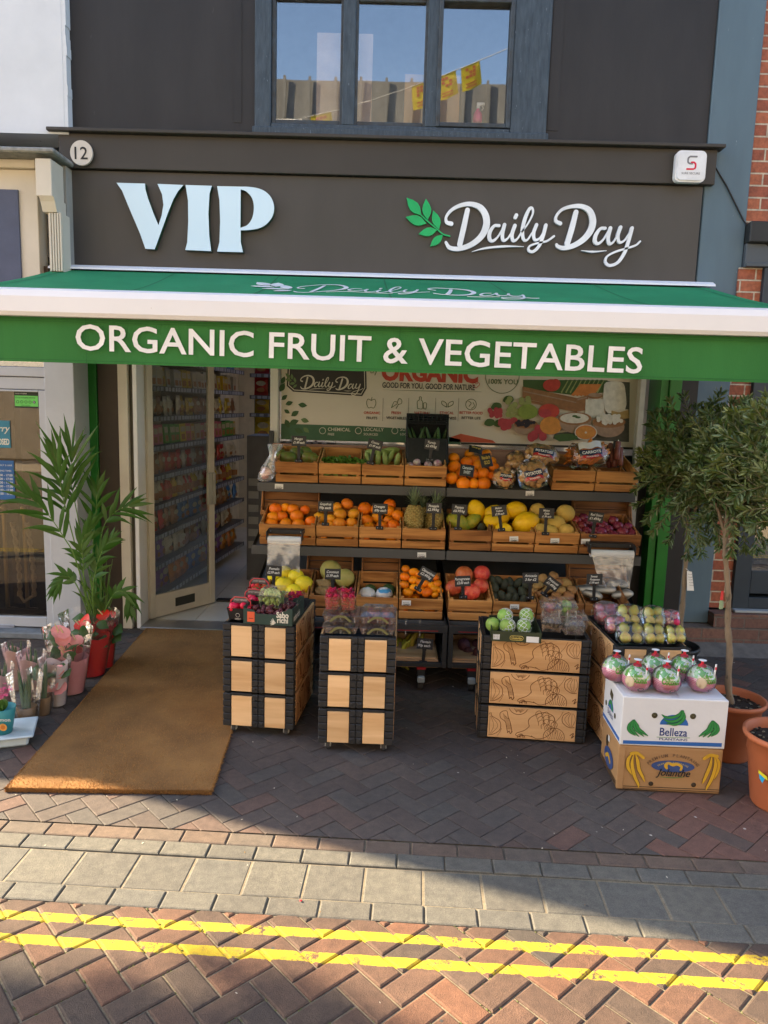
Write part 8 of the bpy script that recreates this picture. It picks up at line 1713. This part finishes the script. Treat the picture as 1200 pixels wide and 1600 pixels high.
# ------------------------------------------------------------------ shelves and packets inside the shop
random.seed(63)
shm = mat('shop_shelf_grey', (.16, .16, .17), .5); strip = mat('price_strip', (.55, .57, .65), .4, col2=(.28, .29, .34), sc=3)
def shelfunit(label, org, rz, Ln, dep, levels, nm):
    o = thing('shop_shelves', label, 'shelving', org, rz)
    mb = MB(); mb.box(0, Ln, dep, dep+.02, 0, 2.4); part('back_panel', mb, mat('shelf_back', (.30, .27, .22), .7), o, False)
    for z in levels:
        mb = MB(); mb.bb(0, Ln, .0, dep-.002, z-.02, z, .003); s_ = part('shelf', mb, shm, o, False)
        mb = MB(); mb.bb(0, Ln, -.008, -.001, z-.04, z+.006, .002); part('price_strip', mb, shm, s_, False)
        mb = MB()
        x = .02
        while x < Ln-.07:
            w_ = rnd(.04, .06); mb.box(x, x+w_, -.0105, -.0085, z-.034, z+.0); x += w_+rnd(.008, .05)
        part('price_label', mb, strip, s_, False)
    mb = MB(); mb.bb(0, .02, 0, dep-.003, 0, 2.4, .002) if nm else mb.bb(Ln, Ln+.02, 0, dep-.003, 0, 2.4, .002); part('end_panel', mb, shm, o, False)
    return o
pk = {}
def packmesh(kind, w_, h_, d_, col, nm, c2=None):
    key = (kind, nm)
    if key in pk: return pk[key]
    mb = MB()
    if kind == 'bag':
        nx, nz = 10, 12
        for s_ in (-1, 1):
            vs = [((i/nx-.5)*w_*(1-.04*sin(pi*j/nz)), s_*d_/2*(sin(pi*i/nx)**.7)*(sin(pi*min(max((j-1)/(nz-2), 0), 1))**.6)+s_*.0006+.002*sin(i*2.1+j*1.7), j/nz*h_) for j in range(nz+1) for i in range(nx+1)]
            fs = [(j*(nx+1)+i, j*(nx+1)+i+1, (j+1)*(nx+1)+i+1, (j+1)*(nx+1)+i) for j in range(nz) for i in range(nx)]
            mb.add(vs, fs if s_ < 0 else [f[::-1] for f in fs], 0, True)
        mb.shape([[(w_*.34*cos(a*pi/8), h_*.62+h_*.13*sin(a*pi/8)) for a in range(16)]], .001, frame((0, -d_/2-.002, 0), (1, 0, 0)), 1); mb.shape([[(w_*.3*cos(a*pi/6), h_*.28+h_*.12*sin(a*pi/6)) for a in range(12)]], .001, frame((0, -d_/2-.001, 0), (1, 0, 0)), 2)
    elif kind == 'box':
        mb.bb(-w_/2, w_/2, -d_/2, d_/2, 0, h_, .002); mb.box(-w_*.4, w_*.4, -d_/2-.001, -d_/2-.0002, h_*.55, h_*.85, 1); mb.box(-w_*.3, w_*.3, -d_/2-.001, -d_/2-.0002, h_*.12, h_*.42, 2)
    else:
        mb.lathe([(.001, 0), (w_/2, .0), (w_/2, h_*.62), (w_*.2, h_*.8), (w_*.2, h_*.9)], 12, mi=0); mb.lathe([(w_*.23, h_*.88), (w_*.23, h_), (.001, h_)], 12, mi=1); mb.lathe([(w_*.505, h_*.15), (w_*.505, h_*.5)], 12, mi=2)
    pk[key] = mb.mesh(kind, [mat('pack_'+nm+kind, col, .28, col2=tuple(c*.7 for c in col), sc=14, inst=.4, coat=.4), mat('pack_band_'+nm, c2 or (.6, .55, .4), .35), mat('pack_pic_'+nm, (.5, .25, .08), .4, col2=(.3, .1, .05), sc=30)])
    return pk[key]
PAL = {'red': (.62, .05, .04), 'yellow': (.78, .56, .05), 'blue': (.07, .22, .60), 'orange': (.75, .28, .05), 'brown': (.42, .22, .10), 'pale': (.70, .64, .52), 'green': (.14, .42, .10), 'purple': (.32, .16, .48), 'pink': (.75, .20, .32), 'white': (.6, .6, .6)}
OR_ = ['first', 'second', 'third', 'fourth', 'fifth', 'sixth', 'seventh', 'eighth', 'ninth', 'tenth']
def stock(org, rz, Ln, dep, levels, unit, rowsdef):
    R = Matrix.Rotation(rz, 3, 'Z')
    for li, z in enumerate(levels):
        kind, cols, w_, h_, d_ = rowsdef[li]; x = .03+w_/2; k = 0
        while x < Ln-w_/2-.01:
            c = cols[(k//3) % len(cols)] if random.random() < .8 else random.choice(cols); me = packmesh(kind, 1, 1, 1, PAL[c], c)
            for row_ in ((0,) if kind != 'bag' else (0,)):
                p = Vector(org)+R @ Vector((x, .05+d_/2+rnd(0, .03), z+.001)); nme = {'bag': 'snack_packet', 'box': 'grocery_box', 'bottle': 'sauce_bottle'}[kind]; cat = {'bag': 'packet', 'box': 'box', 'bottle': 'bottle'}[kind]
                lb = '%s %s on the %s shelf up of the %s' % (c, {'bag': 'snack packet', 'box': 'grocery box', 'bottle': 'sauce bottle'}[kind], OR_[li], unit)
                put(me, nme, p, 1, lb, cat, lb+' group', (rnd(-.12, .02), rnd(-.04, .04), rz+rnd(-.15, .15)), (w_*.94, d_, h_*rnd(.9, 1.05)))
            x += w_*rnd(1.0, 1.12); k += 1
so_, se_ = Vector((-1.99, 6.12, .02)), Vector((-1.78, 8.85, .02)); rzs = atan2(se_.y-so_.y, se_.x-so_.x); LnS = (se_-so_).length
lvS = [.12, .40, .66, .92, 1.17, 1.42, 1.67, 1.92, 2.16]
shelfunit('long grey shelving along the left wall inside the shop, full of packets', so_, rzs, LnS, .28, lvS, True)
stock(so_, rzs, LnS, .28, lvS, 'side shelving inside the shop', [('bag', ['purple', 'orange', 'blue'], .17, .22, .07), ('bag', ['purple', 'pale', 'brown'], .15, .20, .06), ('bag', ['red', 'brown', 'blue'], .15, .19, .06), ('bottle', ['yellow', 'pale', 'red'], .06, .19, .06), ('bag', ['brown', 'red', 'pale'], .14, .18, .05), ('box', ['pink', 'green', 'yellow', 'pale'], .13, .17, .09), ('bag', ['brown', 'pale', 'yellow'], .13, .18, .05), ('box', ['pale', 'white', 'yellow'], .12, .17, .10), ('bag', ['white', 'pale', 'blue'], .15, .19, .06)])
bo_ = Vector((-1.72, 8.92, .02)); lvB = sorted([P(402, y, Y=8.9).z for y in (587, 621, 649, 691, 731, 775, 820)]); LnB = 1.0
shelfunit('grey shelving across the back of the shop with crisp packets', bo_, 0, LnB, .3, lvB, False)
stock(bo_, 0, LnB, .3, lvB, 'back shelving inside the shop', [('bag', ['brown', 'pale'], .19, .24, .08), ('bag', ['brown', 'yellow', 'blue'], .19, .25, .08), ('bag', ['brown', 'red', 'brown'], .19, .25, .08), ('bag', ['yellow', 'purple', 'yellow'], .21, .28, .09), ('bag', ['yellow', 'red', 'blue'], .19, .21, .08), ('bag', ['red', 'blue', 'red'], .18, .23, .08), ('bag', ['red', 'pale', 'red'], .19, .22, .08)])
a = P(388, 800, Y=7.4); b = P(402, 800, Y=7.4)
o = thing('shelf_end', 'dark end panel with pale tickets inside the doorway beside the rack', 'shelving', (a.x, 7.4, 0))
mb = MB(); mb.bb(a.x-.02, b.x+.25, 7.42, 7.9, .02, 1.5, .003); part('panel', mb, shm, o)
for y in (753, 773, 794, 813, 832, 851): q = P(395, y, Y=7.4); mb = MB(); mb.bb(a.x, b.x+.01, 7.405, 7.415, q.z-.04, q.z+.035, .002); part('ticket', mb, mat('dull_ticket', (.40, .40, .38), .5), o)
